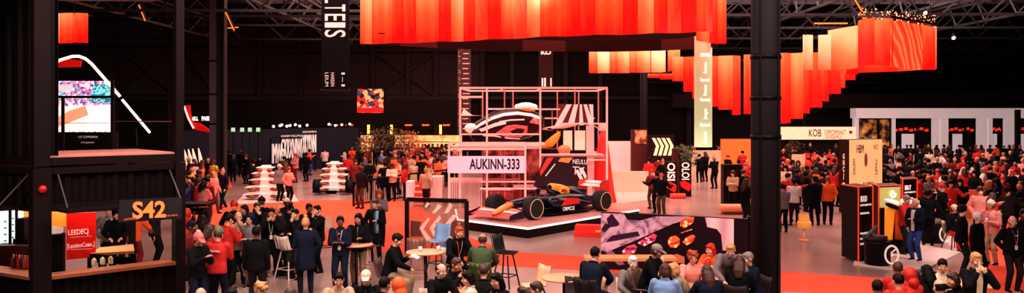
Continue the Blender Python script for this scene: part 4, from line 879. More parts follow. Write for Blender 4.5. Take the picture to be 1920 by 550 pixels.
for py, x0, x1, y in ((222, 1013, 1115, 38.5), (232, 1050, 1138, YB), (290, 1013, 1130, YB), (268, 842, 985, YB - 1.4), (280, 842, 985, YB - 1.4), (300, 1085, 1135, YB), (205, 1013, 1050, YB), (252, 863, 1013, YB), (341, 900, 1013, YB), (354, 900, 1013, YB - .5)):
    a = w_(x0, py, y); c = w_(x1, py, y); b.beam(a, c, .07)
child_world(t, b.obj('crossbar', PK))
# deck under the sculpture
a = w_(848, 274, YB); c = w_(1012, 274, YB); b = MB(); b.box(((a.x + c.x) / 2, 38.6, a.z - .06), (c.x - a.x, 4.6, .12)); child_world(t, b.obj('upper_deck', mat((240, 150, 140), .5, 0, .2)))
a = w_(1015, 291, YB); c = w_(1135, 291, YB); b = MB(); b.box(((a.x + c.x) / 2, 38.6, a.z - .06), (c.x - a.x, 4, .1)); child_world(t, b.obj('middle_deck', PKD))
# pink name board
a = w_(839, 325, YB - 1.5); c = w_(985, 293, YB - 1.5)
t = thing('name_board', 'pale pink board with dark spiky lettering on the booth front', 'sign', ((a.x + c.x) / 2, YB - 1.5, a.z))
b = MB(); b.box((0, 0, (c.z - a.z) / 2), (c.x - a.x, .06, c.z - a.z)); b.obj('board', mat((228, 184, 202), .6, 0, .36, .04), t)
text('AUKINN-333', .42, mat((52, 24, 40), .6), frame((.35, -.05, .17), (1, 0, 0), (0, .02, 1)), t, fit=2.05, bold=.012)
# helmet-like sculpture
pc = w_(945, 272, 38.0); t = thing('helmet_sculpture', 'large dark streamlined helmet sculpture with white stripes on the upper deck', 'sculpture', (pc.x, 38.0, pc.z))
def hs(x, cz, hw, hh): return sec(x, cz, hw, hh, 20, 2.2)
b = MB(); b.loft([hs(-1.62, .62, .05, .08), hs(-1.45, .60, .35, .3), hs(-1.1, .62, .62, .5), hs(-.6, .78, .8, .66), hs(0, .86, .88, .78), hs(.6, .92, .86, .74), hs(1.2, .95, .74, .6), hs(1.6, 1.0, .5, .4), hs(1.8, 1.0, .2, .2)]); b.obj('shell', mat((56, 20, 28), .3), t, True)
WS = mat((250, 200, 194), .35, 0, .3)
def strip(pts, w, m, name):
    b = MB(); n = []
    for x, z in pts:
        # lies on the camera-facing side of the shell
        n.append((x, z))
    for i in range(len(n) - 1): b.plate([(n[i][0], shelly(*n[i]), n[i][1]), (n[i + 1][0], shelly(*n[i + 1]), n[i + 1][1]), (n[i + 1][0], shelly(n[i + 1][0], n[i + 1][1] + w), n[i + 1][1] + w), (n[i][0], shelly(n[i][0], n[i][1] + w), n[i][1] + w)], .02)
    b.obj(name, m, t)
def shelly(x, z):
    ks = [(-1.62, .62, .05, .08), (-1.45, .60, .35, .3), (-1.1, .62, .62, .5), (-.6, .78, .8, .66), (0, .86, .88, .78), (.6, .92, .86, .74), (1.2, .95, .74, .6), (1.6, 1.0, .5, .4), (1.8, 1.0, .2, .2)]
    for k in range(len(ks) - 1):
        if ks[k][0] <= x <= ks[k + 1][0]:
            f = (x - ks[k][0]) / (ks[k + 1][0] - ks[k][0]); cz, hw, hh = [ks[k][i] * (1 - f) + ks[k + 1][i] * f for i in (1, 2, 3)]
            return -hw * math.sqrt(max(0, 1 - min(1, abs((z - cz) / hh)) ** 2)) - .03
    return -.1
strip([(-1.35, .62), (-1.0, .86), (-.5, 1.12), (0, 1.28), (.6, 1.34), (1.2, 1.26), (1.6, 1.12)], .13, WS, 'white_stripe'); strip([(-1.3, .5), (-.9, .62), (-.4, .82), (.1, .94)], .16, WS, 'white_stripe')
strip([(-1.0, .42), (-.4, .40), (.2, .30), (.7, .28)], .05, WS, 'white_stripe'); strip([(-.2, 1.0), (.3, 1.08), (.9, 1.1)], .06, WS, 'white_stripe')
b = MB(); pts = [(-.35, .55), (.05, .38), (.75, .36), (1.0, .5), (1.05, .85), (.5, .92), (.1, .86)]
b.plate([(x, shelly(x, z) - .02, z) for x, z in pts], .02); b.obj('pink_mesh_panel', ramp_mat('vor', [(0, (236, 120, 120)), (.6, (190, 70, 80)), (1, (250, 170, 160))], nscale=14, emit=.2), t)
b = MB(); b.plate([(x, shelly(x, z) - .02, z) for x, z in ((1.1, 1.0), (1.55, .9), (1.62, 1.1), (1.3, 1.22))], .02); b.obj('pink_mesh_panel', ramp_mat('vor', [(0, (236, 120, 120)), (.6, (190, 70, 80)), (1, (250, 170, 160))], nscale=14, emit=.2), t)
b = MB(); b.lathe([(.1, 1.62), (.5, 1.64), (.52, 1.72), (.46, 1.8), (.2, 1.88), (.02, 1.9)], (.98, 0, 0), 24); b.obj('round_cap', mat((255, 206, 190), .4, 0, .5), t, True)
b = MB(); b.box((.4, -.1, 1.6), (2.3, .5, .07)); b.obj('top_rail', WS, t); b = MB(); b.cyl((.98, 0, 1.52), .4, .2, 20); b.obj('cap_collar', mat((240, 130, 60), .5, 0, .3), t, True)
b = MB(); b.ball((-1.15, -.5, .42), (.3, .28, .32), 14, 10); b.obj('dark_visor', BLACK, t, True); b = MB(); b.plate([(-1.9, -.1, 1.3), (-1.8, -.1, 1.62), (-1.4, -.1, 1.32), (-.9, -.1, 1.3)], .05); b.obj('white_fin', WS, t); b = MB(); b.ball((-1.45, -.3, .75), (.3, .3, .22), 12, 8); b.obj('pale_nose', mat((255, 196, 186), .4, 0, .4), t, True)
b = MB(); b.box((0, 0, .05), (3.6, 1.6, .1)); b.obj('base_plate', PK, t)
# exhibits at right of the scaffold
def boxthing(name, label, cat, px0, px1, py0, py1, y, d, m, group=None, z0=None):
    a = P(px0, py1, y); c = P(px1, py0, y); za = a.z if z0 is None else z0
    b = MB(); b.box((0, 0, (c.z - za) / 2), (c.x - a.x, d, c.z - za)); o = b.obj(name, m, loc=((a.x + c.x) / 2, y + d / 2, za)); return tag(o, label, cat, group)
t = thing('stripe_board', 'board of converging white and red stripes at the top right of the scaffold', 'board', P(1080, 235, 38)); a = P(1046, 236, 38); c = P(1113, 195, 38)
b = MB(); b.box(((a.x + c.x) / 2, 38.05, (a.z + c.z) / 2), (c.x - a.x, .06, c.z - a.z)); child_world(t, b.obj('backing', mat((110, 30, 36), .6)))
for x0, x1, x2, x3 in ((1062, 1072, 1052, 1040), (1076, 1084, 1076, 1064), (1087, 1091, 1094, 1086), (1094, 1100, 1114, 1104), (1104, 1112, 1113, 1112)):
    b = MB(); b.plate([P(x0, 196, 38), P(x1, 196, 38), P(x2, 235, 38), P(x3, 235, 38)][::-1], .03); child_world(t, b.obj('white_stripe', WS))
for i, (x0, x1, lab) in enumerate(((1056, 1073, 'left pale glowing panel on the middle deck of the scaffold'), (1077, 1097, 'right pale glowing panel on the middle deck of the scaffold'))):
    a = P(x0, 290, 38.4); c = P(x1, 245, 38.4); t = thing('display_panel', lab, 'panel', ((a.x + c.x) / 2, 38.4, a.z)); h_ = c.z - a.z
    b = MB(); b.box((0, 0, h_ * .58), (c.x - a.x, .08, h_ * .84)); b.obj('panel', mat((255, 200, 176), .5, 0, .45, .2, 4), t); b = MB(); b.box((0, .02, h_ * .5), (c.x - a.x + .08, .06, h_)); b.obj('frame', BLACK, t); b = MB(); b.box((0, -.1, .1), (c.x - a.x + .1, .35, .2)); b.obj('plinth', BLACK, t)
a = P(1032, 290, 38); t = thing('car_part_exhibit', 'orange curved bodywork piece on a black plinth in the scaffold', 'exhibit', a)
b = MB(); b.box((0, 0, .12), (.9, .6, .24)); b.obj('plinth', BLACK, t); b = MB(); b.loft([sec(-.45, .32, .12, .06), sec(-.2, .45, .25, .16), sec(.1, .6, .28, .26), sec(.35, .82, .15, .2), sec(.45, .95, .06, .1)]); b.obj('bodywork', mat((255, 140, 50), .4, 0, .25), t, True)
a = P(1052, 246, 38.2); t = thing('car_part_exhibit', 'pale long wing piece hanging above the orange bodywork', 'exhibit', a)
b = MB(); b.loft([sec(-.9, .1, .1, .03), sec(-.4, .12, .3, .1), (sec(.2, .25, .32, .12)), sec(.7, .3, .2, .06)]); b.obj('wing', mat((240, 160, 150), .4, 0, .25), t, True); b = MB(); b.tube([(-.4, 0, .15), (-.4, 0, .9)], .02, 6); b.obj('hanger', PKD, t); b = MB(); b.tube([(.4, 0, .15), (.4, 0, .9)], .02, 6); b.obj('hanger', PKD, t); b = MB(); b.ball((-.3, -.2, .1), (.35, .1, .07), 10, 6); b.obj('dark_vent', BLACK, t, True)
a = P(1066, 292, 37.0); t = thing('car_part_exhibit', 'orange and pink nose piece between the two pale panels', 'exhibit', P(1058, 290, 37.6)); b = MB(); b.ball((0, 0, .22), (.3, .25, .2), 14, 8); b.obj('shell', mat((250, 120, 80), .4, 0, .2), t, True); b = MB(); b.box((0, 0, .03), (.5, .4, .06)); b.obj('plinth', PK, t)
# dark slanted graphic board with orange stripe
t = thing('graphic_board', 'dark slanted board with orange and red stripes behind the racing car', 'board', (P(1050, 350, 36).x, 36, 0)); a = P(1008, 352, 36); 
b = MB(); b.plate([P(1000, 350, 36), P(1020, 294, 36), P(1100, 294, 36), P(1102, 350, 36)][::-1], .08); child_world(t, b.obj('board', mat((52, 30, 36), .5, 0, .1)))
for nm, pts, m in (('orange_stripe', [(1052, 296), (1074, 296), (1066, 306), (1046, 303)], mat((250, 120, 50), .5, 0, .5)), ('red_stripe', [(1012, 322), (1026, 296), (1038, 296), (1014, 330)], mat((226, 40, 34), .5, 0, .5)), ('white_line', [(1022, 330), (1024, 331), (1042, 308), (1040, 307)], WS), ('pink_stripe', [(1078, 320), (1084, 318), (1096, 340), (1090, 342)], WS), ('pink_stripe', [(1086, 316), (1092, 314), (1100, 330), (1098, 338)], WS)):
    b = MB(); b.plate([P(x_, y_, 35.9) for x_, y_ in pts][::-1], .03); child_world(t, b.obj(nm, m))
child_world(t, text('NEULU', .2, LETW, frame(P(1087, 308, 35.85), (1, 0, -.05), (0.05, 0, 1)), fit=.6)); child_world(t, text('TV', .35, WS, frame(P(1084, 328, 35.85), (1, 0, -.05), (0.05, 0, 1)), fit=.5))
b = MB(); b.box((P(1050, 0, 36.2).x, 36.25, .5), (2, .1, 1.0)); child_world(t, b.obj('support', BLACK))
# pink pillar and red draped cone
boxthing('light_pillar', 'pale pink square pillar at the right side of the scaffold', 'pillar', 1100, 1114, 236, 345, 37.6, .35, mat((250, 160, 152), .5, 0, .35), z0=0)
t = thing('draped_cone', 'tall red draped cone beside the scaffold', 'drape', (P(1131, 0, 39).x, 39, 0)); zt2 = P(0, 232, 39).z
b = MB(); b.lathe([(.62 + .05 * 0, 0), (.5, .6), (.42, 1.2), (.3, 2.2), (.2, 2.9), (.1, zt2 - .3)], k=18); b.v = [(x * (1 + .12 * math.sin(7 * math.atan2(y, x))), y * (1 + .12 * math.sin(7 * math.atan2(y, x))), z) for x, y, z in b.v]; b.obj('drape', mat((244, 50, 44), .7, 0, .25), t, True); b = MB(); b.box((0, 0, zt2 - .15), (.35, .2, .35)); b.obj('white_head', PK, t); b = MB(); b.beam((0, 0, zt2 - .4), (-.4, 0, zt2 - .1), .04); b.obj('arm', PK, t)
# back counters, white steps, shelves under the deck
t = thing('display_backdrop', 'long pinkish white low wall behind the racing car stage', 'wall', (0, 39, 0))
a = P(842, 0, 37.5); c = P(905, 0, 37.5); b = MB(); b.box(((a.x + c.x) / 2, 37.5, .62), (c.x - a.x, .2, 1.24)); child_world(t, b.obj('left_section', mat((250, 190, 180), .5, 0, .16)))
a = P(905, 0, 41); c = P(1120, 0, 41); b = MB(); b.box(((a.x + c.x) / 2, 41.3, 1.2), (c.x - a.x, .2, 2.4)); child_world(t, b.obj('rear_section', ramp_mat('noise', [(.35, (60, 22, 26)), (.5, (150, 56, 52)), (.68, (226, 120, 110))], nscale=2.2, emit=.10, detail=8)))
a = P(1120, 0, 44); c = P(1215, 0, 44); b = MB(); b.box(((a.x + c.x) / 2, 44, .55), (c.x - a.x, .25, 1.1)); child_world(t, b.obj('right_section', mat((244, 186, 164), .5, 0, .12, .1, 2)))
b = MB()
for i in range(28): x = P(800, 0, 37.3).x + i * .09; b.box((x, 37.36, .55), (.02, .03, 1.0))
child_world(t, b.obj('grille', mat((150, 90, 84), .6)))
t = thing('white_steps', 'white step unit with red lit treads beside the black railing', 'steps', G(782, 388)); 
b = MB(); b.box((-.32, .3, .55), (.3, .9, 1.1)); b.obj('side_panel', mat((240, 206, 210), .5, 0, .15), t)
for i in range(4): b = MB(); b.box((.22, .1 + i * .22, .12 + i * .24), (.78, .26, .07)); b.obj('tread', mat((255, 150, 130), .5, 0, .3), t); b = MB(); b.box((.22, .22 + i * .22, .2 + i * .24), (.76, .03, .2)); b.obj('riser', mat((190, 30, 24), .5, 0, .2), t)
b = MB(); b.box((.85, .5, .65), (.5, 1.0, 1.3)); b.obj('end_block', mat((238, 190, 182), .5, 0, .1), t)
for i, (px, py, w, h_, lab) in enumerate(((935, 381, 1.0, .75, 'red crate left of the racing car cockpit'), (990, 374, 1.3, .8, 'wide red crate behind the racing car nose'))):
    g = G(px, py); t = thing('red_crate', lab, 'crate', (g.x, 37.2 + i * .9, 0)); b = MB(); b.box((0, 0, h_ / 2), (w, .7, h_)); b.obj('body', mat((190, 30, 34), .5), t); b = MB(); b.box((0, 0, h_ + .03), (w + .08, .78, .06)); b.obj('lid', PK, t)
    b = MB()
    for k in range(3): b.box((-w * .3 + k * w * .3, -.37, h_ * .5), (.05, .04, h_ * .9))
    b.obj('straps', mat((230, 120, 110), .5), t)
t = thing('shelf_rack', 'dark open rack with small parts under the name board', 'rack', (P(925, 0, 39.8).x, 39.8, 0))
for s in (-1.2, -.4, .4, 1.2): b = MB(); b.beam((s, 0, 0), (s, 0, 2.3), .05); b.obj('upright', PKD, t)
for z in (.5, 1.0, 1.5, 2.0): b = MB(); b.box((0, 0, z), (2.5, .5, .04)); b.obj('shelf', mat((226, 120, 112), .5, 0, .15), t)
rr = random.Random(2)
for k in range(16): o = tag(MB().ball((0, 0, .09), (.12, .12, .09), 10, 7).obj('car_component', mat(rr.choice([(60, 24, 28), (180, 60, 56), (30, 24, 28), (220, 140, 130)]), .5), loc=(t.location.x - 1.05 + (k % 8) * .3, 39.8, (.52 if k < 8 else 1.52))), 'small rounded component on the rack under the name board', 'component', 'components on the rack under the name board')
# black railing at left
t = thing('railing', 'black slatted railing between the orange carpet and the white steps', 'railing', G(665, 388)); a = G(663, 388); c = G(758, 374); a2 = G(662, 352)
H1 = 1.05; b = MB(); b.beam(a + Vector((0, 0, H1)), c + Vector((0, 0, H1 + .12)), .08); b.beam(a + Vector((0, 0, .1)), c + Vector((0, 0, .1)), .06); child_world(t, b.obj('rail', BLACK)); L_ = (c - a).length; b = MB()
for i in range(int(L_ / .14)): p_ = a.lerp(c, i * .14 / L_); b.beam(p_ + Vector((0, 0, .1)), p_ + Vector((0, 0, H1)), .025)
child_world(t, b.obj('balusters', BLACK))
for f in (0, .33, .66, 1): p_ = a.lerp(c, f); b = MB(); b.beam(p_, p_ + Vector((0, 0, H1 + .1 * f)), .08); child_world(t, b.obj('post', BLACK))
c2 = G(845, 362); b = MB(); b.beam(c + Vector((0, 0, H1 + .12)), Vector((c2.x, c2.y, 1.2)), .07); b.beam(Vector((c2.x, c2.y, 0)), Vector((c2.x, c2.y, 1.2)), .07); child_world(t, b.obj('rail', BLACK))
a3 = Vector((a.x - .3, a.y + 2.5, 0)); b = MB(); b.beam(a + Vector((0, 0, H1)), a3 + Vector((0, 0, H1)), .08); b.beam(a + Vector((0, 0, .55)), a3 + Vector((0, 0, .55)), .9, .03) if False else None; child_world(t, b.obj('rail', BLACK))
# framed glass screen with chevrons
Yg = 24.6; t = thing('glass_screen', 'black framed glass screen with pale pink chevrons', 'screen', (P(818, 0, Yg).x, Yg, 0)); x0, x1 = P(763, 0, Yg).x, P(875, 0, Yg - .5).x
z1 = P(0, 374, Yg).z; d_ = Vector((x1 - x0, -.5, 0)); O = Vector((x0, Yg, 0))
for f in (0, 1): b = MB(); b.beam(O + d_ * f, O + d_ * f + Vector((0, 0, z1)), .12); child_world(t, b.obj('post', mat((34, 14, 16), .5)))
b = MB(); b.beam(O + Vector((0, 0, z1)), O + d_ + Vector((0, 0, z1)), .11); child_world(t, b.obj('rail', mat((34, 14, 16), .5))); b = MB(); b.beam(O + Vector((0, 0, .05)), O + d_ + Vector((0, 0, .05)), .11); child_world(t, b.obj('rail', mat((34, 14, 16), .5)))
b = MB(); n_ = Vector((.5, x1 - x0, 0)).normalized() * .01; b.plate([O + Vector((0, 0, .1)), O + d_ + Vector((0, 0, .1)), O + d_ + Vector((0, 0, z1 - .05)), O + Vector((0, 0, z1 - .05))], .01); child_world(t, b.obj('pane', glass((170, 110, 90), .42)))
def gp(u, v): return O + d_ * (u - .0) + Vector((-.01, -.03, z1 * v))
CH = mat((246, 190, 176), .6, 0, .12)
def gq(px, py):
    u = 0
    k = (px - CX) / FPX; s = (k * O.y - O.x) / (d_.x - k * d_.y); q = O + d_ * s; return Vector((q.x, q.y - .03, CAMZ - (py - HOR) * q.y / FPX))
for pts in ([(787, 428), (803, 408), (806, 412), (794, 430), (810, 450), (800, 452)], [(805, 428), (824, 404), (827, 410), (813, 430), (826, 450), (818, 452)], [(828, 428), (850, 402), (858, 404), (836, 430), (852, 452), (852, 470)], [(810, 400), (822, 382), (828, 388), (816, 400)], [(832, 400), (844, 380), (849, 386), (840, 400)], [(796, 388), (801, 378), (806, 382), (800, 390)]):
    b = MB(); b.plate([gq(*p_) for p_ in pts], .012); child_world(t, b.obj('chevron', CH))
for pts in ([(770, 444), (770, 414), (790, 416), (786, 428), (792, 444)], [(838, 430), (852, 414), (868, 418), (868, 470), (852, 455)]): b = MB(); b.plate([gq(*p_) + Vector((0, .02, 0)) for p_ in pts], .008); child_world(t, b.obj('black_patch', BLACK))
# large photo panel in front of the pillar
A_ = Vector((P(1127, 0, 22.1).x, 22.1, 0)); B_ = Vector((P(1403, 0, 20.9).x, 20.9, 0)); t = thing('photo_panel', 'large low wall panel with a close-up car photograph in pink and black', 'panel', A_); dd = B_ - A_; n2 = Vector((dd.y, -dd.x, 0)).normalized()
zl, zr = P(0, 398, 22.1).z, P(0, 411, 20.9).z
def pq(px, py, off=.0):
    k = (px - CX) / FPX; s = (k * A_.y - A_.x) / (dd.x - k * dd.y); q = A_ + dd * s; z = CAMZ - (py - HOR) * q.y / FPX; return Vector((q.x, q.y, z)) + n2 * (.0 + off)
b = MB(); b.plate([A_, B_, B_ + Vector((0, 0, zr)), A_ + Vector((0, 0, zl))], -.12); child_world(t, b.obj('board', mat((36, 16, 24), .5, 0, .05)))
def pic(nm, pts, m, off=.012): b = MB(); b.plate([pq(x_, y_, off) for x_, y_ in pts][::-1], -.01 if False else .01); child_world(t, b.obj(nm, m))
LIL = ramp_mat('noise', [(.36, (120, 74, 104)), (.48, (196, 140, 158)), (.7, (224, 172, 180))], nscale=1.6, emit=.12, detail=8, distortion=2.5)
pic('pictured_bodywork', [(1127, 400), (1170, 401), (1176, 412), (1200, 414), (1230, 406), (1290, 406), (1300, 408), (1262, 420), (1230, 434), (1190, 452), (1140, 472), (1127, 470)], LIL)
pic('pictured_bodywork', [(1322, 408), (1376, 411), (1376, 470), (1355, 470), (1352, 440), (1344, 430), (1326, 426)], ramp_mat('wave', [(0, (200, 140, 150)), (1, (236, 184, 186))], nscale=.6, distortion=3, emit=.2))
PUR = mat((58, 26, 50), .6, 0, .1)
pic('pictured_shadow', [(1138, 410), (1148, 401), (1162, 420), (1158, 424), (1142, 426)], PUR, .03); pic('pictured_shadow', [(1136, 454), (1148, 442), (1196, 434), (1200, 442), (1160, 450)], PUR, .03); pic('pictured_shadow', [(1128, 430), (1136, 418), (1146, 424), (1134, 436)], PUR, .03); pic('pictured_streak', [(1132, 470), (1146, 468), (1172, 496), (1160, 498)], mat((140, 84, 108), .6, 0, .1))
SPK = ramp_mat('vor', [(0, (120, 10, 44)), (.4, (240, 60, 90)), (.7, (255, 170, 180)), (1, (200, 30, 60))], nscale=16, emit=.5, interp='CONSTANT'); SPO = ramp_mat('vor', [(0, (200, 40, 20)), (.4, (255, 90, 50)), (.7, (255, 180, 120)), (1, (230, 50, 30))], nscale=14, emit=.6, interp='CONSTANT')
for pts, m in (([(1166, 472), (1176, 462), (1190, 458), (1196, 464), (1190, 474), (1176, 486)], SPK), ([(1196, 456), (1206, 448), (1226, 438), (1232, 442), (1228, 452), (1208, 462)], SPK), ([(1276, 414), (1290, 408), (1302, 407), (1300, 418), (1284, 428), (1276, 424)], SPO), ([(1253, 450), (1258, 443), (1268, 442), (1275, 448), (1275, 458), (1268, 465), (1258, 464), (1253, 458)], SPO), ([(1280, 454), (1286, 446), (1298, 440), (1304, 442), (1300, 454), (1288, 460)], SPO), ([(1277, 436), (1298, 429), (1299, 431), (1278, 438)], SPO)): pic('pictured_lamps', pts, m, .03)
pic('pictured_shape', [(1252, 492), (1256, 480), (1270, 476), (1284, 482), (1284, 494)], mat((206, 110, 80), .6, 0, .1), .03)
# dark info board between photo panel and pillar
t = thing('info_board', 'black board with white text beside the thick pillar', 'board', B_ + Vector((.02, .05, 0))); b = MB(); b.box((.36, .1, .75), (.7, .1, 1.5)); b.obj('board', mat((18, 16, 20), .5), t)
text('DIRT', .11, LETW, frame((.42, .04, 1.08), (1, 0, 0), (0, 0, 1)), t); text('10 ET', .11, LETW, frame((.42, .04, .88), (1, 0, 0), (0, 0, 1)), t); text('IES', .06, LETW, frame((.45, .04, 1.32), (1, 0, 0), (0, 0, 1)), t)

# ---------- right middle: totems, chevron board, plants, stands ----------
def totem(px0, px1, py0, py1, lab, txt, shift=0):
    g = G((px0 + px1) / 2, py1); w = (px1 - px0) * g.y / FPX; h_ = (py1 - py0) * g.y / FPX
    t = thing('totem', lab, 'totem', g, math.radians(-8)); b = MB(); b.box((0, .25, h_ / 2), (w, .5, h_)); b.obj('body', mat((40, 16, 18), .5), t)
    text(txt, w * .62, LETW, frame((-w * .28, -.02, h_ * .98), (0, 0, -1), (1, 0, 0)), t, align='LEFT', fit=h_ * .5, bold=.015)
    b = MB(); b.prism([(-w * .3, 0), (w * .3, 0), (w * .36, .12), (-w * .3, .12)], 0, .01); b.v = [(x, -.02 - y * .0, 0) for x, y, z in b.v]
    b = MB(); b.plate([(-w * .4, -.03, .5), (w * .3, -.03, .25), (w * .45, -.03, .4), (w * .45, -.03, h_ * .36), (-w * .1, -.03, h_ * .46), (-w * .45, -.03, h_ * .42)], .03); b.obj('red_car_graphic', mat((230, 26, 22), .5, 0, .25), t)
    return t
totem(1247, 1269, 304, 371, 'left dark totem with stacked white letters and a red car graphic', 'OISI'); totem(1274, 1296, 303, 369, 'right dark totem with stacked white letters and a red car graphic', 'OLOI')
b = MB(); b.box((0, .2, 1.15), (.3, .3, 2.3)); o = b.obj('totem', mat((70, 18, 20), .5), loc=G(1271, 366) + Vector((0, .5, 0))); tag(o, 'narrow maroon totem between the two lettered totems', 'totem')
b = MB(); b.cyl((0, 0, .12), .13, .7, 16, axis='x'); tag(b.obj('bolster', mat((244, 80, 50), .6), smooth=False, loc=G(1264, 371) + Vector((.1, -.4, 0))), 'orange bolster lying at the foot of the lettered totems', 'bolster')
g = G(1198, 318); t = thing('picture_stand', 'brown upright stand with a lit orange picture on top', 'stand', (P(1199, 0, 50).x, 50, 0)); zt3 = P(0, 243, 50).z; w = 30 * 50 / FPX
b = MB(); b.box((0, .2, zt3 / 2), (w, .4, zt3)); b.obj('body', mat((84, 24, 22), .6, 0, .08), t); b = MB(); b.box((.08, -.03, zt3 - .45), (w * .74, .05, .8)); b.obj('lit_picture', ramp_mat('noise', [(.4, (110, 50, 36)), (.6, (236, 140, 96))], nscale=3, emit=.5), t)
t = thing('chevron_board', 'dark board with four cream chevrons above the middle crowd', 'board', (P(1240, 0, 49).x, 49, 0)); 
b = MB(); a = P(1214, 300, 49); c = P(1264, 253, 49); b.box(((a.x + c.x) / 2, 49, c.z / 2), (c.x - a.x, .1, c.z)); child_world(t, b.obj('board', mat((44, 22, 22), .6)))
for k in range(4):
    x = 1222 + k * 9; b = MB(); b.plate([P(*q_, 48.92) for q_ in ((x, 259), (x + 6, 259), (x + 14, 274), (x + 9, 292), (x + 3, 292), (x + 8, 274))][::-1], .03); child_world(t, b.obj('chevron', mat((255, 210, 160), .5, 0, .7)))
b = MB()
def plant(px, py, h_, r, y, lab, leaf=(52, 74, 34), pot=True, n=260, seed=1):
    p_ = P(px, py, y); zb = max(0, p_.z) if not pot else 0; t = thing('potted_plant', lab, 'plant', (p_.x, y, 0)); rr = random.Random(seed)
    b = MB(); b.lathe([(.16, 0), (.24, .02), (.28, .5), (.25, .5), (.24, .42)], k=16); b.obj('pot', mat((70, 36, 28), .6), t, True)
    b = MB(); 
    for k in range(7): a = rr.uniform(0, 6.28); b.tube([(0, 0, .4), (math.cos(a) * r * .3, math.sin(a) * r * .3, h_ * .6), (math.cos(a) * r * .6, math.sin(a) * r * .6, h_ * .9)], [.03, .02, .008], 5)
    b.obj('stem', mat((70, 46, 30), .8), t); b = MB()
    for k in range(n):
        a = rr.uniform(0, 6.28); q_ = r * math.sqrt(rr.random()); z = h_ * (.5 + .5 * rr.random()); z += (r - q_) * .2; c_ = Vector((math.cos(a) * q_, math.sin(a) * q_, z)); d_ = Vector((rr.uniform(-1, 1), rr.uniform(-1, 1), rr.uniform(-.4, .8))).normalized(); s_ = d_.orthogonal().normalized() * rr.uniform(.04, .07); L = rr.uniform(.14, .24)
        b.av([c_, c_ + d_ * L * .5 + s_, c_ + d_ * L, c_ + d_ * L * .5 - s_]); b.af([(0, 1, 2, 3)], len(b.v) - 4)
    b.obj('foliage', mat(leaf, .6, 0, .02, .5, 3), t); return t
plant(1286, 300, 2.3, .6, 46, 'leafy green potted plant behind the lettered totems', seed=2); plant(728, 300, 2.9, 1.3, 62, 'large leafy tree in a pot beside the amber bar', (84, 74, 40), n=500, seed=3); plant(690, 300, 2.6, .8, 60, 'smaller leafy tree in a pot at the left end of the bar', (88, 66, 40), n=260, seed=4)
plant(1487, 300, 2.4, .5, 50, 'dark leafy plant before the cream panel behind the thick pillar', (50, 34, 20), seed=5); plant(765, 280, 2.7, .9, 64, 'orange tinted leafy tree in a pot in the middle of the bar', (170, 96, 60), n=300, seed=6)
g = G(1375, 392); t = thing('kiosk', 'dark slab kiosk left of the thick pillar', 'kiosk', g); b = MB(); b.box((-.1, 0, .95), (.75, .5, 1.9)); b.obj('body', mat((28, 14, 16), .5), t); b = MB(); b.box((-.1, -.27, 1.3), (.5, .03, .8)); b.obj('panel', mat((60, 20, 22), .5), t)
t = thing('bench', 'low peach rounded bench at the foot of the slab kiosk', 'bench', G(1378, 402)); b = MB(); b.loft([sec(-.62, .25, .2, .12), sec(-.55, .25, .28, .16), sec(.55, .25, .28, .16), sec(.62, .25, .2, .12)]); b.obj('cushion', mat((244, 150, 116), .6), t, True); b = MB(); b.box((0, 0, .06), (1.0, .4, .12)); b.obj('base', mat((120, 60, 44), .6), t)
# wing exhibits on the pad
for i, (px, py, lab) in enumerate(((1160, 352, 'left black wing exhibit on a white rack right of the stage'), (1185, 349, 'middle black wing exhibit on a white rack right of the stage'), (1212, 345, 'right black wing exhibit on a white rack right of the stage'))):
    g = G(px, py + 8, .03); t = thing('wing_exhibit', lab, 'exhibit', g, math.radians(-10))
    for s in (-.4, .4): b = MB(); b.box((s, .1, .45), (.05, .3, .9)); b.obj('leg', mat((236, 200, 190), .5, 0, .1), t)
    for z in (.35, .75): b = MB(); b.box((0, .1, z), (.9, .4, .05)); b.obj('shelf', mat((236, 200, 190), .5, 0, .1), t); b = MB(); b.loft([sec(-.35, z + .12, .12, .03), sec(0, z + .15, .2, .08), sec(.35, z + .12, .12, .03)]); b.obj('wing', BLACK, t, True)
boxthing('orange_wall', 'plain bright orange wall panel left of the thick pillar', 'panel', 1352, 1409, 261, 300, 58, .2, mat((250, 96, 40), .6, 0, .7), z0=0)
boxthing('white_counter_wall', 'pale low wall behind the people right of the scaffold', 'wall', 1140, 1184, 265, 300, 52, .2, mat((220, 196, 190), .6, 0, .25), z0=0)
boxthing('pale_cabinet', 'cream counter with stacked goods before the glowing column', 'cabinet', 1296, 1352, 283, 318, 56, .6, mat((216, 170, 140), .6, 0, .2, .4, 3), z0=0)
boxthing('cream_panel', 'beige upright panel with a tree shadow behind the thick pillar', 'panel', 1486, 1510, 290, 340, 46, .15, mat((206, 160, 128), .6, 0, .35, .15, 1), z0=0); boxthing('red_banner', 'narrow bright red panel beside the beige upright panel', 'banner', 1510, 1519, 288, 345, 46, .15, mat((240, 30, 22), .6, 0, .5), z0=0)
boxthing('orange_wall', 'tall orange brown wall panel among the right-hand crowd', 'panel', 1808, 1849, 357, 432, 33, .2, mat((206, 92, 54), .6, 0, .25), z0=0)

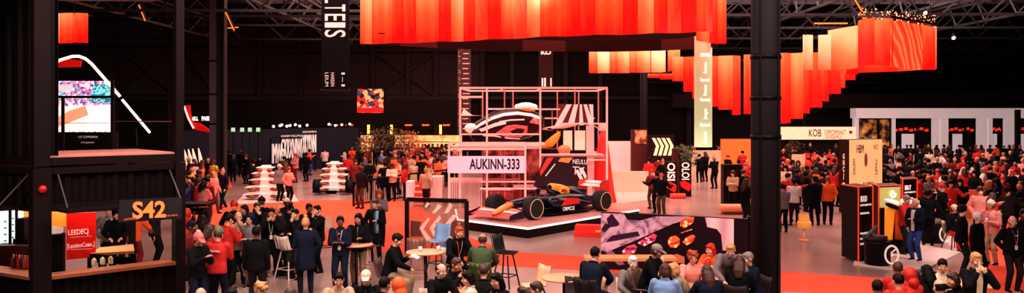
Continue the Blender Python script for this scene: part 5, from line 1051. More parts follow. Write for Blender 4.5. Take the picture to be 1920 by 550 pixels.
# ---------- right booth ----------
t = thing('sign_tower', 'cream sign tower with a dark lettered side at the right booth', 'sign', G(1592, 404)); Yt = 34.0; c0 = Vector((P(1592, 0, Yt).x, Yt, 0)); t.location = c0; zt = P(0, 263, Yt).z; c1 = Vector((P(1653, 0, 35).x, 35, 0)); c2 = Vector((P(1573, 0, 35.2).x, 35.2, 0))
b = MB(); b.prism([(c0.x, c0.y), (c1.x, c1.y), (c1.x + c2.x - c0.x, c1.y + c2.y - c0.y), (c2.x, c2.y)], 0, zt); child_world(t, b.obj('body', mat((42, 18, 18), .5)))
dN = (c1 - c0); nn = Vector((dN.y, -dN.x, 0)).normalized() * .03; b = MB(); b.plate([c0 + nn + Vector((0, 0, .6)), c1 + nn + Vector((0, 0, .6)), c1 + nn + Vector((0, 0, zt)), c0 + nn + Vector((0, 0, zt))], -.02); child_world(t, b.obj('cream_face', mat((250, 186, 130), .6, 0, .6, .12, 1)))
u_ = dN.normalized()
def on(f, py): q_ = c0 + dN * f; return Vector((q_.x, q_.y, CAMZ - (py - HOR) * q_.y / FPX)) + nn * 2
child_world(t, text('HBM', .34, LDk, frame(on(.30, 287), u_, (0, 0, 1)), fit=.42)); child_world(t, text('NCO', .2, mat((196, 130, 90), .6), frame(on(.78, 280), u_, (0, 0, 1)), fit=.26)); child_world(t, text('DAUKM', .14, LDk, frame(on(.15, 328), (0, 0, 1), -u_), align='LEFT', fit=.62)); child_world(t, text('LENU', .12, LDk, frame(on(.82, 328), (0, 0, 1), -u_), align='LEFT', fit=.6)); child_world(t, text('1JV  HUMDERL', .12, LDk, frame(on(.55, 347), u_, (0, 0, 1)), fit=.7))
b = MB(); q_ = on(.47, 300); b.ball(q_, (.07, .02, .28), 12, 8); child_world(t, b.obj('leaf_mark', mat((170, 120, 84), .6), smooth=True))
dS = (c0 - c2); us = dS.normalized(); ns = Vector((dS.y, -dS.x, 0)).normalized() * .03
for i, (s_, py) in enumerate((('G', 298), ('H', 310), ('C', 322), ('J', 334), ('SE', 352), ('DI', 362))): q_ = c2 + dS * .55; child_world(t, text(s_, .2, mat((250, 190, 150), .5, 0, .5), frame(Vector((q_.x, q_.y, CAMZ - (py - HOR) * q_.y / FPX)) + ns, us, (0, 0, 1)), bold=.01))
OE = mat((236, 60, 28), .5, 0, .7)
def kiosk(pxl, pxm, pxr, pyt, pyb, lab, face=None, lines=True, txt='BUUD', z0=0.05):
    g = G(pxm, pyb, z0); h_ = (pyb - pyt) * g.y / FPX; l = P(pxl, 0, g.y + .9); r = P(pxr, 0, g.y + .35); t = thing('kiosk', lab, 'kiosk', (g.x, g.y, z0)); g2 = Vector((g.x, g.y, 0))
    b = MB(); pl = [(g.x, g.y), (r.x, r.y), (r.x + l.x - g.x, r.y + l.y - g.y), (l.x, l.y)]; b.prism(pl, z0, z0 + h_); child_world(t, b.obj('cabinet', mat((24, 17, 19), .45)))
    b = MB(); e = .03
    for q_ in pl[:2]: b.beam((q_[0], q_[1] - .02, z0), (q_[0], q_[1] - .02, z0 + h_), .028)
    b.beam((pl[0][0], pl[0][1] - .02, z0 + h_), (pl[1][0], pl[1][1] - .02, z0 + h_), .028); b.beam((pl[0][0], pl[0][1], z0 + h_), (pl[3][0], pl[3][1], z0 + h_), .03); child_world(t, b.obj('glowing_edge', OE))
    d3 = Vector((r.x - g.x, r.y - g.y, 0)); u = d3.normalized(); n3 = Vector((d3.y, -d3.x, 0)).normalized() * .02; W_ = d3.length
    if lines:
        child_world(t, text(txt, .15, LETW, frame(g2 + u * W_ * .12 + n3 + Vector((0, 0, z0 + h_ * .80)), u, (0, 0, 1)), align='LEFT', fit=W_ * .45, bold=.008))
        for k, f in enumerate((.74, .63, .36, .29, .22)):
            child_world(t, text(('AUTUMN FC', 'RENBAUM .', 'VALENTINE', 'HARDWARE', 'MERCHANT')[k], .05, LETW, frame(g2 + u * W_ * .10 + n3 + Vector((0, 0, z0 + h_ * f)), u, (0, 0, 1)), align='LEFT', fit=W_ * (.8 if k % 2 == 0 else .66), bold=.004))
    return t, g2, u, n3, W_, h_
kiosk(1578, 1609, 1636, 351, 491, 'tall black kiosk with glowing orange edges and white text, nearest the thick pillar')
kiosk(1688, 1692, 1719, 336, 440, 'black kiosk with glowing orange edges behind the green screen', txt='BBUT')
t, g2, u, n3, W_, h_ = kiosk(1636, 1647, 1688, 349, 468, 'kiosk with a green screen showing a white swirl emblem', lines=False)
b = MB(); b.plate([g2 + n3 + u * .04 + Vector((0, 0, .3)), g2 + n3 + u * (W_ - .04) + Vector((0, 0, .3)), g2 + n3 + u * (W_ - .04) + Vector((0, 0, h_)), g2 + n3 + u * .04 + Vector((0, 0, h_))], -.02); child_world(t, b.obj('green_screen', ramp_mat('grad', [(0, (170, 160, 100)), (.45, (104, 100, 66)), (1, (48, 48, 38))], (.7, .7, .7), (0, -PI / 2, 0), emit=.45)))
b = MB(); cc = g2 + n3 * 2 + u * W_ * .6; pts = []
for k in range(16): a_ = k * .42; r_ = .04 + .007 * k; pts.append(cc + u * (math.cos(a_) * r_ * .8) + Vector((0, -.01, h_ * .90 + math.sin(a_) * r_)))
b.tube(pts, .028, 6); child_world(t, b.obj('swirl_emblem', mat((250, 244, 230), .5, 0, 1)))
# rack of helmets over amber barrels
t = thing('helmet_rack', 'rack with two white helmet visors above tall amber tubes', 'rack', G(1684, 472, .05))
for i, x in enumerate((-.28, 0.02, .3)):
    b = MB(); b.tube([(x, 0, .35), (x + .04, 0, 1.28)], [.11, .14], 14); b.obj('amber_tube', mat((246, 140, 40), .4, 0, .55) if i == 0 else mat((196, 84, 36), .4, 0, .2), t, True)
for i, x in enumerate((-.18, .3)): b = MB(); b.ball((x, -.12, 1.40), (.30, .24, .11), 16, 8, R=Matrix.Rotation(.35, 3, 'Y')); hv = b.obj('helmet', mat((240, 226, 206), .35, 0, .25), t, True); b = MB(); b.ball((x - .05, -.2, 1.33), (.24, .18, .08), 12, 6, R=Matrix.Rotation(.35, 3, 'Y')); b.obj('dark_lining', BLACK, hv, True)
b = MB(); b.box((.02, .2, .62), (.9, .12, 1.24)); b.box((.02, 0, .18), (1.0, .4, .3)); b.obj('frame', BLACK, t)
def drum(px, py, lab, lid=True, s=1.0, mark=None):
    g = G(px, py, .05); t = thing('storage_drum', lab, 'drum', g); r = .38 * s
    b = MB(); b.lathe([(r * .92, 0), (r, .05), (r, .62 * s), (r * 1.05, .64 * s), (r * 1.05, .7 * s), (r * .9, .74 * s)], k=24); b.obj('body', mat((24, 20, 22), .4), t, True)
    if lid: b = MB(); b.cyl((-.04, .05, .81 * s), r * .95, .12 * s, 24); b.obj('tray', mat((60, 52, 54), .4), t, True); b = MB(); b.ball((-.14, 0, 1.02 * s), (.22, .04, .06), 12, 8, R=Matrix.Rotation(-.8, 3, 'Y')); b.obj('grey_paddle', mat((104, 92, 92), .5), t, True)
    b = MB(); n_ = 20; pts = [Vector((.22 + math.cos(2 * PI * k / n_) * .2 * s, -r - .04, .36 * s + math.sin(2 * PI * k / n_) * .27 * s)) for k in range(n_ + 1)]
    b.tube(pts, .028, 6); rg = b.obj('white_ring', mat((236, 206, 196), .5, 0, .4), t, True); b = MB(); b.tube([(.22, -r - .04, .3 * s), (.22, -r - .04, .44 * s), (.32, -r - .04, .52 * s)], .02, 6); b.obj('ring_hand', mat((236, 206, 196), .5, 0, .4), t)
    return t
drum(1645, 496, 'black storage drum with a white ring emblem and grey paddle on top', s=.86); drum(1748, 455, 'black storage drum with a white ring emblem behind the man in navy', False, .85)

# ---------- bench and awning at far left, striped panel ----------
t = thing('curved_display', 'curved panel of cream vertical stripes behind the left crowd', 'panel', G(360, 352)); y_ = 45
for k in range(4):
    x0 = 345 + k * 8; b = MB(); pts = []
    for j in range(8): f = j / 7; pts.append(P(x0 + 9 * f - 5 * f * f * 0 + (3 if k > 2 else 0) + f * (4 - k) * 1.2, 281 + k * -1 + (54) * f, y_))
    b.tube(pts, [.02 + .085 * math.sin(.2 + .8 * PI * j / 7) for j in range(8)], 8, ell=.5, up=(1, 0, 0)); child_world(t, b.obj('cream_stripe', mat((246, 210, 190), .5, 0, .55)))
b = MB(); b.box((P(362, 0, y_ + .2).x, y_ + .15, 1.1), (.9, .06, 2.2)); child_world(t, b.obj('backing', BLACK))
# chrome A-frame of shelves left of the booth
t = thing('light_strip_sign', 'small pale lit box standing before the left partition wall', 'sign', (-15.9, 43, 0)); b = MB(); b.box((0, 0, .8), (.5, .1, 1.5)); b.obj('panel', mat((60, 44, 48), .5), t); b = MB(); b.box((0, -.06, 1.2), (.3, .02, .4)); b.obj('lit_sheet', mat((230, 190, 180), .5, 0, .3), t)
# ---------- black container bar at the left ----------
CB_ = mat((20, 11, 12), .6, 0, 0, .3, 3, .2); CB2 = mat((26, 15, 16), .6, 0, 0, .3, 3)
C0 = Vector((-8.46, 15.3, 0)); CR = Vector((-6.64, 17.0, 0)); CL_ = Vector((-10.9, 16.66, 0))
dR = (CR - C0).normalized(); dL = (CL_ - C0).normalized(); nR = Vector((dR.y, -dR.x, 0)); nL = Vector((-dL.y, dL.x, 0)); LR = (CR - C0).length; LL = (CL_ - C0).length
if nL.y > 0: nL = -nL
def corr(p0, d, n, L, z0, z1, root, name='corrugated_wall', pitch=.28, dep=.045, m=None, th=.03):
    pts = []; s = 0; k = 0
    while s < L:
        for f, o in ((0, 0), (.35, 0), (.5, 1), (.85, 1)):
            if s + f * pitch <= L: pts.append((s + f * pitch, o * dep))
        s += pitch
    pts.append((L, 0)); b = MB(); K = len(pts)
    for off in (0, -th):
        for z in (z0, z1): b.av([p0 + d * s_ - n * (o + (-off)) + Vector((0, 0, z)) for s_, o in pts])
    for i in range(K - 1): b.af([(i, i + 1, K + i + 1, K + i), (2 * K + i + 1, 2 * K + i, 3 * K + i, 3 * K + i + 1), (K + i, K + i + 1, 3 * K + i + 1, 3 * K + i), (i + 1, i, 2 * K + i, 2 * K + i + 1)])
    b.af([(0, K, 3 * K, 2 * K), (K - 1, 3 * K - 1, 4 * K - 1, 2 * K - 1)])
    o = b.obj(name, m or CB_); child_world(root, o); return o
def bar_(p0, d, s0, s1, z, w, root, name, m=None, off=0.0, n=None):
    b = MB(); a = p0 + d * s0 + (n or Vector()) * off; c = p0 + d * s1 + (n or Vector()) * off; b.beam((a.x, a.y, z), (c.x, c.y, z), w); o = b.obj(name, m or CB2); child_world(root, o); return o
def post_(p, z0, z1, w, root, name='corner_post'):
    b = MB(); b.box((p.x, p.y, (z0 + z1) / 2), (w, w, z1 - z0), Matrix.Rotation(math.atan2(dR.y, dR.x), 3, 'Z')); o = b.obj(name, CB2); child_world(root, o)
lower = thing('container', 'lower black shipping container turned into a serving bar', 'container', C0); ZT = 3.05
post_(C0, 0, ZT, .3, lower); post_(CR, 0, ZT, .2, lower); post_(CL_, 0, ZT, .2, lower)
post_(CR + nR * -2.6 , 0, ZT, .12, lower)
s_ = .13; w0, w1 = .13, LR - .12
corr(C0 + dR * s_, dR, nR, LR - s_ - .1, 0.05, 1.06, lower); corr(C0 + dR * s_, dR, nR, LR - s_ - .1, 2.34, ZT - .12, lower)
corr(C0 + dL * s_, dL, nL, LL - s_ - .1, 0.05, 1.06, lower); corr(C0 + dL * s_, dL, nL, LL - s_ - .1, 2.34, ZT - .12, lower)
for d, n, L in ((dR, nR, LR), (dL, nL, LL)):
    for z in (ZT - .06, 2.32): bar_(C0, d, 0, L, z, .12, lower, 'top_rail')
    b = MB(); a = C0 + d * .1 + n * .12; c = C0 + d * (L - .1) + n * .12; q = [a, c, c - n * .42, a - n * .42]; kk = [(p_.x, p_.y) for p_ in q]
    if (q[1] - q[0]).cross(q[2] - q[1]).z < 0: kk = kk[::-1]
    b.prism(kk, 1.04, 1.10); child_world(lower, b.obj('wooden_sill', mat((150, 84, 54), .35, 0, .02, .3, 6)))
# raised flap awnings
for d, n, L in ((dR, nR, LR), (dL, nL, LL)):
    b = MB(); a = C0 + d * .25 + Vector((0, 0, 2.30)); c = C0 + d * (L - .15) + Vector((0, 0, 2.30)); b.plate([a, c, c + n * .7 + Vector((0, 0, .02)), a + n * .7 + Vector((0, 0, .02))], .05); fl = b.obj('flap', CB2); child_world(lower, fl)
    for f in (.28, L - .2): b = MB(); a = C0 + d * f; b.tube([a + n * .02 + Vector((0, 0, 2.95)), a + n * .62 + Vector((0, 0, 2.36))], .014, 6); child_world(lower, b.obj('gas_strut', mat((96, 84, 84), .4, .4)))
b = MB(); q = C0 + nR * .16 + Vector((.0, 0, 2.68)); b.ball(q, .07, 10, 8); child_world(lower, b.obj('red_lamp', mat((150, 16, 16), .5, 0, .5), smooth=True))
# interior floor, back wall pieces
I = -nR  # into the container from the right face
def ip(s, dpt, z=0): return C0 + dR * s + I * dpt + Vector((0, 0, z))
b = MB(); b.plate([ip(.1, .1, .02), ip(LR, .1, .02), ip(LR, 2.6, .02), ip(.1, 2.6, .02)], .03); child_world(lower, b.obj('floor_panel', mat((110, 64, 44), .6)))
b = MB(); b.plate([ip(.05, .1, 2.5), ip(LR, .1, 2.5), ip(LR, 2.7, 2.5), ip(.05, 2.7, 2.5)], .03); child_world(lower, b.obj('inner_ceiling', mat((30, 20, 20), .6)))
def onp(px, py, s0=0, dep=.9):
    """a point of the plane parallel to the right face, dep metres inside"""
    o = C0 + I * dep; k = (px - CX) / FPX; s = (k * o.y - o.x) / (dR.x - k * dR.y); q = o + dR * s; return Vector((q.x, q.y, CAMZ - (py - HOR) * q.y / FPX))
def slab(nm, pts, dep, m, root=None, th=.03, lab=None, cat=None):
    b = MB(); b.plate([onp(x_, y_, 0, dep) for x_, y_ in pts], -th); o = b.obj(nm, m)
    if root: child_world(root, o)
    else: tag(o, lab, cat)
    return o
t = thing('wall_menu', 'glossy red menu board with white lettering inside the container bar', 'sign', onp(150, 486, 0, 1.15)); slab('board', [(124, 400), (178, 398), (178, 482), (124, 487)], 1.15, mat((200, 22, 18), .3, 0, .4, .15, 2), t, .06); slab('glow_band', [(130, 409), (170, 408), (168, 415), (130, 416)], 1.12, mat((240, 80, 50), .4, 0, .7), t, .02)
for s__, px, py, hh, fit in (('LEEDECJ', 147, 440, .1, .36), ('[LexsionCoan..]', 152, 464, .09, .50)): child_world(t, text(s__, hh, LETW, frame(onp(px, py, 0, 1.08), dR, (0, 0, 1)), fit=fit))
slab('underline', [(131, 445), (172, 442.5), (172, 443.5), (131, 446)], 1.1, LETW, t, .01); slab('underline', [(131, 468), (174, 466), (174, 467), (131, 469)], 1.1, LETW, t, .01)
slab('wall_panel', [(84, 398), (123, 398), (123, 425), (84, 425)], 1.25, mat((250, 130, 44), .6, 0, .75), None, .03, 'bright orange wall panel at the left end of the container bar', 'panel')
slab('wall_panel', [(84, 425), (118, 426), (118, 440), (84, 440)], 1.24, mat((214, 196, 186), .6, 0, .4), None, .03, 'white wall panel under the orange panel in the container bar', 'panel')
t = thing('fridge', 'dark tall fridge inside the container bar under the orange panel', 'fridge', onp(100, 540, 0, 1.0)); t.location.z = .05
slab('door', [(84, 440), (116, 438), (116, 520), (84, 520)], 1.0, mat((26, 30, 36), .35), t, .08); slab('door_frame', [(116, 436), (121, 436), (121, 520), (116, 520)], .98, mat((90, 44, 40), .5), t, .06)
# inner wooden counter
t = thing('bar_counter', 'dark counter with a wooden top inside the container bar', 'counter', ip(1.2, 1.5)); 
b = MB(); tp = [onp(168, 473, 0, 1.0), onp(188, 465, 0, 1.7), onp(250, 467, 0, 1.7), onp(252, 481, 0, .75)]
tp = [Vector((p_.x, p_.y, 1.22)) for p_ in tp]; nn_ = (tp[1] - tp[0]).cross(tp[2] - tp[0]).z; b.plate(tp if nn_ > 0 else tp[::-1], .05); child_world(t, b.obj('worktop', mat((190, 120, 80), .45, 0, .1, .2, 6)))
slab('front_panel', [(168, 476), (252, 484), (252, 497), (168, 492)], .9, BLACK, t, .03)
for q in tp: b = MB(); b.beam((q.x, q.y, 0.06), (q.x, q.y, 1.2), .06); child_world(t, b.obj('leg', BLACK))
# goods under the counter
for k, (px, lab) in enumerate(((176, 'pale crumpled paper bag at the left under the counter in the container bar'), (192, 'pale paper bag in the middle under the counter in the container bar'), (207, 'pale paper bag at the right under the counter in the container bar'))):
    b = MB(); b.loft([sec(-.03, .07, .04, .06), sec(0, .08, .055, .08), sec(.04, .06, .04, .06)]); o = b.obj('paper_bag', mat((216, 190, 150), .8, 0, .1), loc=onp(px, 494, 0, .5)); o.location.z = 1.1; tag(o, lab, 'bag')
# inner partition and things behind
t = thing('glass_door_fridge', 'bright white lit fridge cabinet seen through the left container window', 'fridge', Vector((-9.75, 17.6, 0)))
a = P(-6, 0, 17.6); c = P(31, 0, 17.6); b = MB(); b.box(((a.x + c.x) / 2, 17.6, 1.3), (c.x - a.x, .5, 2.2)); child_world(t, b.obj('glowing_cabinet', mat((226, 236, 236), .5, 0, 1.1, .08, 4)))
b = MB()
for px in (19, 31): q = P(px, 0, 17.3); b.box((q.x, 17.3, 1.3), (.035, .05, 2.2))
child_world(t, b.obj('door_frame', BLACK)); b = MB()
for i in range(14): q = P(10 if i % 2 else 24, 410 + i * 6, 17.32); b.box((q.x, 17.32, q.z), (.05, .02, .035))
child_world(t, b.obj('printed_lettering', mat((120, 170, 160), .5, 0, .4)))
a = P(31, 0, 17.9); c = P(54, 0, 17.9); b = MB(); b.box(((a.x + c.x) / 2, 17.95, 1.5), (c.x - a.x, .06, 2.0)); tag(b.obj('wall_panel', mat((250, 120, 36), .6, 0, .8)), 'bright orange wall panel behind the left container window', 'panel')
b = MB(); b.box((0, 0, .26), (.16, .3, .5)); b.box((0, 0, .05), (.3, .3, .1)); o = b.obj('coffee_machine', BLACK, loc=(P(46, 0, 17.2).x, 17.2, 1.42)); tag(o, 'black coffee machine before the orange panel in the left window', 'machine')
b = MB(); b.box((P(30, 0, 17.1).x, 17.15, .7), (.8, .4, 1.4)); tag(b.obj('back_counter', mat((70, 30, 24), .5)), 'dark low counter behind the left container window', 'counter')
for k, (px, c_) in enumerate(((22, (120, 60, 50)), (27, (60, 30, 36)), (33, (190, 60, 50)), (38, (70, 36, 40)), (44, (150, 90, 80)), (50, (190, 40, 36)))):
    b = MB(); b.lathe([(.03, 0), (.045, .02), (.045, .16), (.02, .2), (.02, .25)], k=10); q = P(px, 500, 15.95 + abs(px - 60) * .006); o = b.obj('bottle', mat(c_, .3), smooth=True, loc=(q.x, q.y + .05, 1.10)); tag(o, 'small %s bottle on the left window sill of the container bar' % ('brown', 'plum', 'red', 'dark', 'rosy', 'bright red')[k], 'bottle')
# sign S42
t = thing('sign_board', 'dark sign board with large orange text S42 on the container corner', 'sign', C0 + dR * 1.3 + nR * .25)
def onf(px, py, off=.8):
    o = C0 + nR * off; k = (px - CX) / FPX; s = (k * o.y - o.x) / (dR.x - k * dR.y); q = o + dR * s; return Vector((q.x, q.y, CAMZ - (py - HOR) * q.y / FPX))
b = MB(); b.plate([onf(221, 417), onf(338, 410), onf(338, 371), onf(221, 376)], .07); child_world(t, b.obj('board', mat((44, 38, 42), .5, 0, .08, .3, 6)))
OL = mat((250, 118, 60), .5, 0, .75, .02); mm = onf(280, 408, .92); child_world(t, text('S42', .29, OL, frame(mm, (onf(338, 410) - onf(221, 415)).normalized(), (0, 0, 1)), fit=.60, bold=.012))
child_world(t, text('LANTERN SO', .04, mat((210, 100, 60), .5, 0, .3), frame(onf(246, 413, .92), dR, (0, 0, 1)), fit=.26)); child_world(t, text('AVAILABLE', .03, mat((210, 100, 60), .5, 0, .3), frame(onf(318, 406, .92), dR, (0, 0, 1)), fit=.3))
# upper container
up = thing('container', 'upper black shipping container with open sides and a corrugated roof', 'container', C0 + Vector((0, 0, 3.1))); UT = 6.35
corr(C0 + dL * .0, dL, nL, LL, 3.2, UT, up, pitch=.34, dep=.06)
b = MB(); a = C0; 
for z in (3.14,): 
    bar_(C0, dR, 0, LR, 3.16, .14, up, 'bottom_rail'); bar_(C0, dL, 0, LL, 3.16, .14, up, 'bottom_rail')
post_(C0, 3.08, UT, .26, up); post_(CR, 3.08, UT, .16, up)
b = MB(); FB = [C0, CR, CR + I * 2.4, C0 + I * 2.4]; b.prism([(p_.x, p_.y) for p_ in FB], 3.2, 3.26); child_world(up, b.obj('deck', mat((190, 120, 108), .4, 0, .15, .2, 3)))
corr(C0, dR, nR, .3, 3.2, UT, up, pitch=.3)
# roof: ribs crossing
b = MB(); far = [C0 + I * 3.0, CR + I * 2.3]
n_ = 26
for i in range(n_):
    f = i / (n_ - 1); a = C0 + I * (.1 + f * 2.7) - dR * .2; c = CR + I * (.1 + f * 2.0) + dR * .3; b.beam((a.x, a.y, UT), (c.x, c.y, UT + .18), .05, .06)
child_world(up, b.obj('roof_ribs', mat((150, 118, 116), .4, .3)))
b = MB(); a, c, d3, e3 = C0 - dR * .3, CR + dR * .4, CR + I * 2.4 + dR * .4, C0 + I * 3.0 - dR * .3; b.plate([Vector((a.x, a.y, UT + .05)), Vector((c.x, c.y, UT + .22)), Vector((d3.x, d3.y, UT + .22)), Vector((e3.x, e3.y, UT + .05))], .05); child_world(up, b.obj('roof_panel', CB2))
# railing on the far side of the deck
Yr = 18.4; b = MB(); b.beam(P(78, 182, Yr), P(216, 182, Yr), .05); child_world(up, b.obj('guard_rail', CB2)); b = MB(); q0 = P(118, 0, Yr); b.beam((q0.x, Yr, 3.2), (q0.x, Yr, P(0, 182, Yr).z), .05); child_world(up, b.obj('rail_post', CB2))
q0 = P(211, 0, Yr); b = MB(); b.beam((q0.x, Yr, 3.2), (q0.x, Yr, P(0, 150, Yr).z), .06); child_world(up, b.obj('rail_post', CB2))
b = MB(); b.beam(P(216, 228, Yr), P(322, 228, Yr), .02); b.beam(P(84, 231, Yr), P(206, 231, Yr), .012); child_world(up, b.obj('guard_cable', mat((90, 50, 50), .5)))
# bench/awning ledge right of the container
b = MB(); q0 = P(341, 382, 24); b.box((q0.x + .4, 24, 1.5), (.85, .8, .07)); b.box((q0.x + .35, 24, 1.33), (.7, .6, .06)); b.box((q0.x + .1, 24.1, .75), (.12, .4, 1.5)); tag(b.obj('counter_ledge', BLACK), 'black double ledge counter just right of the container', 'counter')
# ---------- furniture ----------
TOPW = mat((214, 152, 118), .5, 0, 0, .15, 5); CHROME = mat((196, 176, 170), .35, .5)
def round_table(px, py, z, r, lab, m=None, group=None, y=None):
    """px, py = centre of the table top"""
    p_ = G(px, py, z); t = thing('round_table', lab, 'table', (p_.x, p_.y, 0), 0, group)
    b = MB(); b.lathe([(.01, z - .035), (r * .97, z - .035), (r, z - .02), (r, z - .005), (r * .98, z)], k=36); b.obj('tabletop', m or TOPW, t, True)
    b = MB(); b.cyl((0, 0, z / 2), .035, z - .04, 14); b.obj('pole', mat((30, 24, 26), .4, .3), t, True); b = MB(); b.lathe([(.30, 0), (.30, .015), (.05, .04), (.01, .04)], k=24); b.obj('base', mat((30, 24, 26), .4, .3), t, True); return t
def stool(x, y, rz, lab, shell=(236, 214, 206), seat=.72, wire=True, legs=(220, 196, 188), back=.34, group=None, mesh=True):
    t = thing('bar_stool' if seat > .6 else 'shell_chair', lab, 'chair', (x, y, 0), math.radians(rz), group); m = mat(shell, .5, 0, .02, .1)
    b = MB(); rings = []
    for i in range(9):   # shell: seat front to back top
        f = i / 8; yy = -.22 + .44 * min(1, f * 1.6); zz = seat + (.0 if f < .55 else (f - .55) / .45 * back) + .02 * (1 - f); w = .23 - .03 * abs(f - .5)
        if f >= .6: yy = .2 + .08 * (f - .6) / .4
        rings.append([(s * w, yy - .05 * abs(s) * (f > .5), zz + .04 * abs(s) ** 2) for s in (-1, -.6, -.2, .2, .6, 1)] + [(s * w, yy - .05 * abs(s) * (f > .5) + (.02 if f > .55 else 0), zz - (.02 if f <= .55 else 0) + .04 * abs(s) ** 2) for s in (1, .6, .2, -.2, -.6, -1)])
    b.loft(rings); b.obj('seat_shell', m, t, True)
    if wire:
        b = MB()
        for k in range(5): x_ = -.2 + k * .1; b.tube([(x_, -.21, seat + .05), (x_, .19, seat + .045), (x_, .29, seat + back + .02)], .011, 5)
        b.obj('wire_ribs', m, t)
    for sx in (-1, 1):
        for sy in (-1, 1): b = MB(); b.tube([(sx * .12, sy * .12, seat - .02), (sx * .24, sy * .24, 0)], .018, 6); b.obj('leg', mat(legs, .4, .3), t)
    if seat > .6: b = MB(); q = .2; b.tube([(-q, -q, .26), (q, -q, .26), (q, q, .26), (-q, q, .26), (-q, -q, .26)], .014, 6); b.obj('foot_ring', mat(legs, .4, .3), t)
    return t
def at(px, py, z=0): p_ = G(px, py, z); return p_.x, p_.y
round_table(535, 436, 1.05, .36, 'high round table with a pale top beside the white wire stool')
stool(*at(541, 524), 150, 'white wire bar stool beside the high round table on the left', mesh=True)
stool(*at(613, 480), 20, 'pale shell bar stool behind the man in the black tee', (196, 140, 118), legs=(60, 44, 44), wire=False)
round_table(668, 458, 1.05, .38, 'high round table before the long haired woman'); stool(*at(655, 515), 190, 'dark green wire bar stool left under the high table before the long haired woman', (60, 62, 48), legs=(170, 120, 108)); stool(*at(690, 520), 160, 'dark green wire bar stool right under the high table before the long haired woman', (70, 66, 50), legs=(180, 130, 116))
round_table(798, 472, 1.1, .42, 'round high table at which the man with the paper sits'); stool(*at(782, 530), 180, 'pale wire bar stool beyond the high table', (140, 96, 84), legs=(150, 110, 100))
stool(*at(823, 512), -25, 'light blue padded bar chair behind the high table', (120, 150, 186), .78, False, (60, 50, 50), .42); stool(*at(845, 524), 15, 'blue bar stool seat at the right of the high table', (44, 84, 128), .62, False, (60, 50, 50), .2)
stool(*at(948, 538), 60, 'empty black wire bar chair beside the balding person', (34, 40, 36), .76, True, (60, 36, 34), .42)
round_table(1058, 520, .75, .47, 'low round pale table at bottom centre', mat((222, 150, 116), .5, 0, 0, .1)); stool(*at(1003, 580), -60, 'cream shell chair left of the low round table', (236, 176, 140), .46, False, (120, 80, 70), .4); stool(*at(1085, 605), 10, 'black mesh chair at the low round table', (50, 36, 38), .46, True, (60, 40, 40), .36)
stool(*at(1112, 600), 200, 'cream shell chair right of the low round table', (226, 176, 146), .46, False, (120, 80, 70), .4)
b = MB(); b.box((0, 0, 1.0), (1.9, .5, .06)); t = thing('high_table', 'long wooden bar height table before the photo panel', 'table', (P(1180, 0, 17.9).x, 17.9, 0)); b.obj('tabletop', WOOD, t)
for s in (-.85, .85): b = MB(); b.box((s, 0, .49), (.08, .4, .97)); b.obj('leg', BLACK, t)
round_table(1332, 516, .75, .62, 'round wooden table with drinks among the seated group', mat((206, 128, 96), .5, 0, 0, .15)); round_table(1290, 540, .75, .5, 'round wooden table at bottom right of centre', mat((200, 130, 100), .5, 0, 0, .15))
round_table(1828, 532, .75, .42, 'pale round table before the woman covering her face', mat((240, 160, 124), .5, 0, .05, .1)); round_table(880, 548, .75, .55, 'low wooden table at the bottom behind the seated man in black', mat((214, 140, 104), .5))
for px, py, rz, c_, lab in ((1404, 598, 120, (226, 180, 158), 'cream shell chair at bottom right beside the thick pillar'), (1327, 625, 170, (226, 180, 158), 'cream shell chair at the bottom before the seated group'), (1262, 480, 0, (206, 110, 80), 'terracotta shell chair before the photo panel'), (1733, 590, 160, (40, 34, 38), 'black shell chair at the bottom right crowd'), (1790, 596, 30, (190, 110, 90), 'salmon shell chair behind the woman in black at bottom right')):
    y_ = {480: 505}.get(py, py); stool(*at(px, y_), rz, lab, c_, .46, False, (120, 80, 70), .42)
t = thing('pedestal_chair', 'small mustard yellow pedestal chair standing alone on the floor', 'chair', G(1508, 452)); YL = mat((250, 166, 84), .5, 0, .15)
b = MB(); b.lathe([(.02, .40), (.19, .40), (.22, .44), (.22, .58), (.2, .62), (.02, .62)], k=24); b.obj('seat', YL, t, True)
b = MB(); b.plate([(-.16, .08, .62), (.16, .08, .62), (.15, .12, .84), (-.15, .12, .84)], .08); b.obj('backrest', YL, t)
b = MB(); b.cyl((0, 0, .2), .035, .38, 12); b.obj('column', mat((255, 190, 140), .5), t, True); b = MB(); b.lathe([(.17, 0), (.17, .03), (.04, .05), (.01, .05)], k=20); b.obj('base', mat((236, 130, 90), .5), t, True)
stool(*at(1625, 470), 0, 'x', (1, 1, 1)) if False else None
rr = random.Random(4)
for i, (px, py) in enumerate(((1325, 512), (1335, 510), (1345, 514), (1340, 519), (1320, 518))):
    g = G(px, py, .752); t = thing('drinking_glass', ('amber drinking glass on the round wooden table, %s' % ('furthest left', 'at the back', 'furthest right', 'at the front', 'second from the left'))[i] if False else 'amber drinking glass on the round wooden table, ' + ('at the back left', 'at the back', 'at the right', 'at the front', 'at the front left')[i], 'glass', g, 0, 'glasses on the round wooden table')
    b = MB(); b.lathe([(.025, 0), (.035, .01), (.04, .13), (.036, .13), (.03, .02)], k=12); b.obj('glass', mat((220, 120, 80), .2), t, True)
for px, py, z, c_, lab in ((822, 470, 1.102, (230, 196, 186), 'small white cup on the high table near the blue chair'), (788, 471, 1.102, (236, 210, 200), 'paper napkin stack on the high table near the man')):
    g = G(px, py, z); b = MB(); b.lathe([(.03, 0), (.04, .01), (.045, .09), (.04, .09), (.03, .02)], k=12); tag(b.obj('cup', mat(c_, .5), smooth=True, loc=g), lab, 'cup')

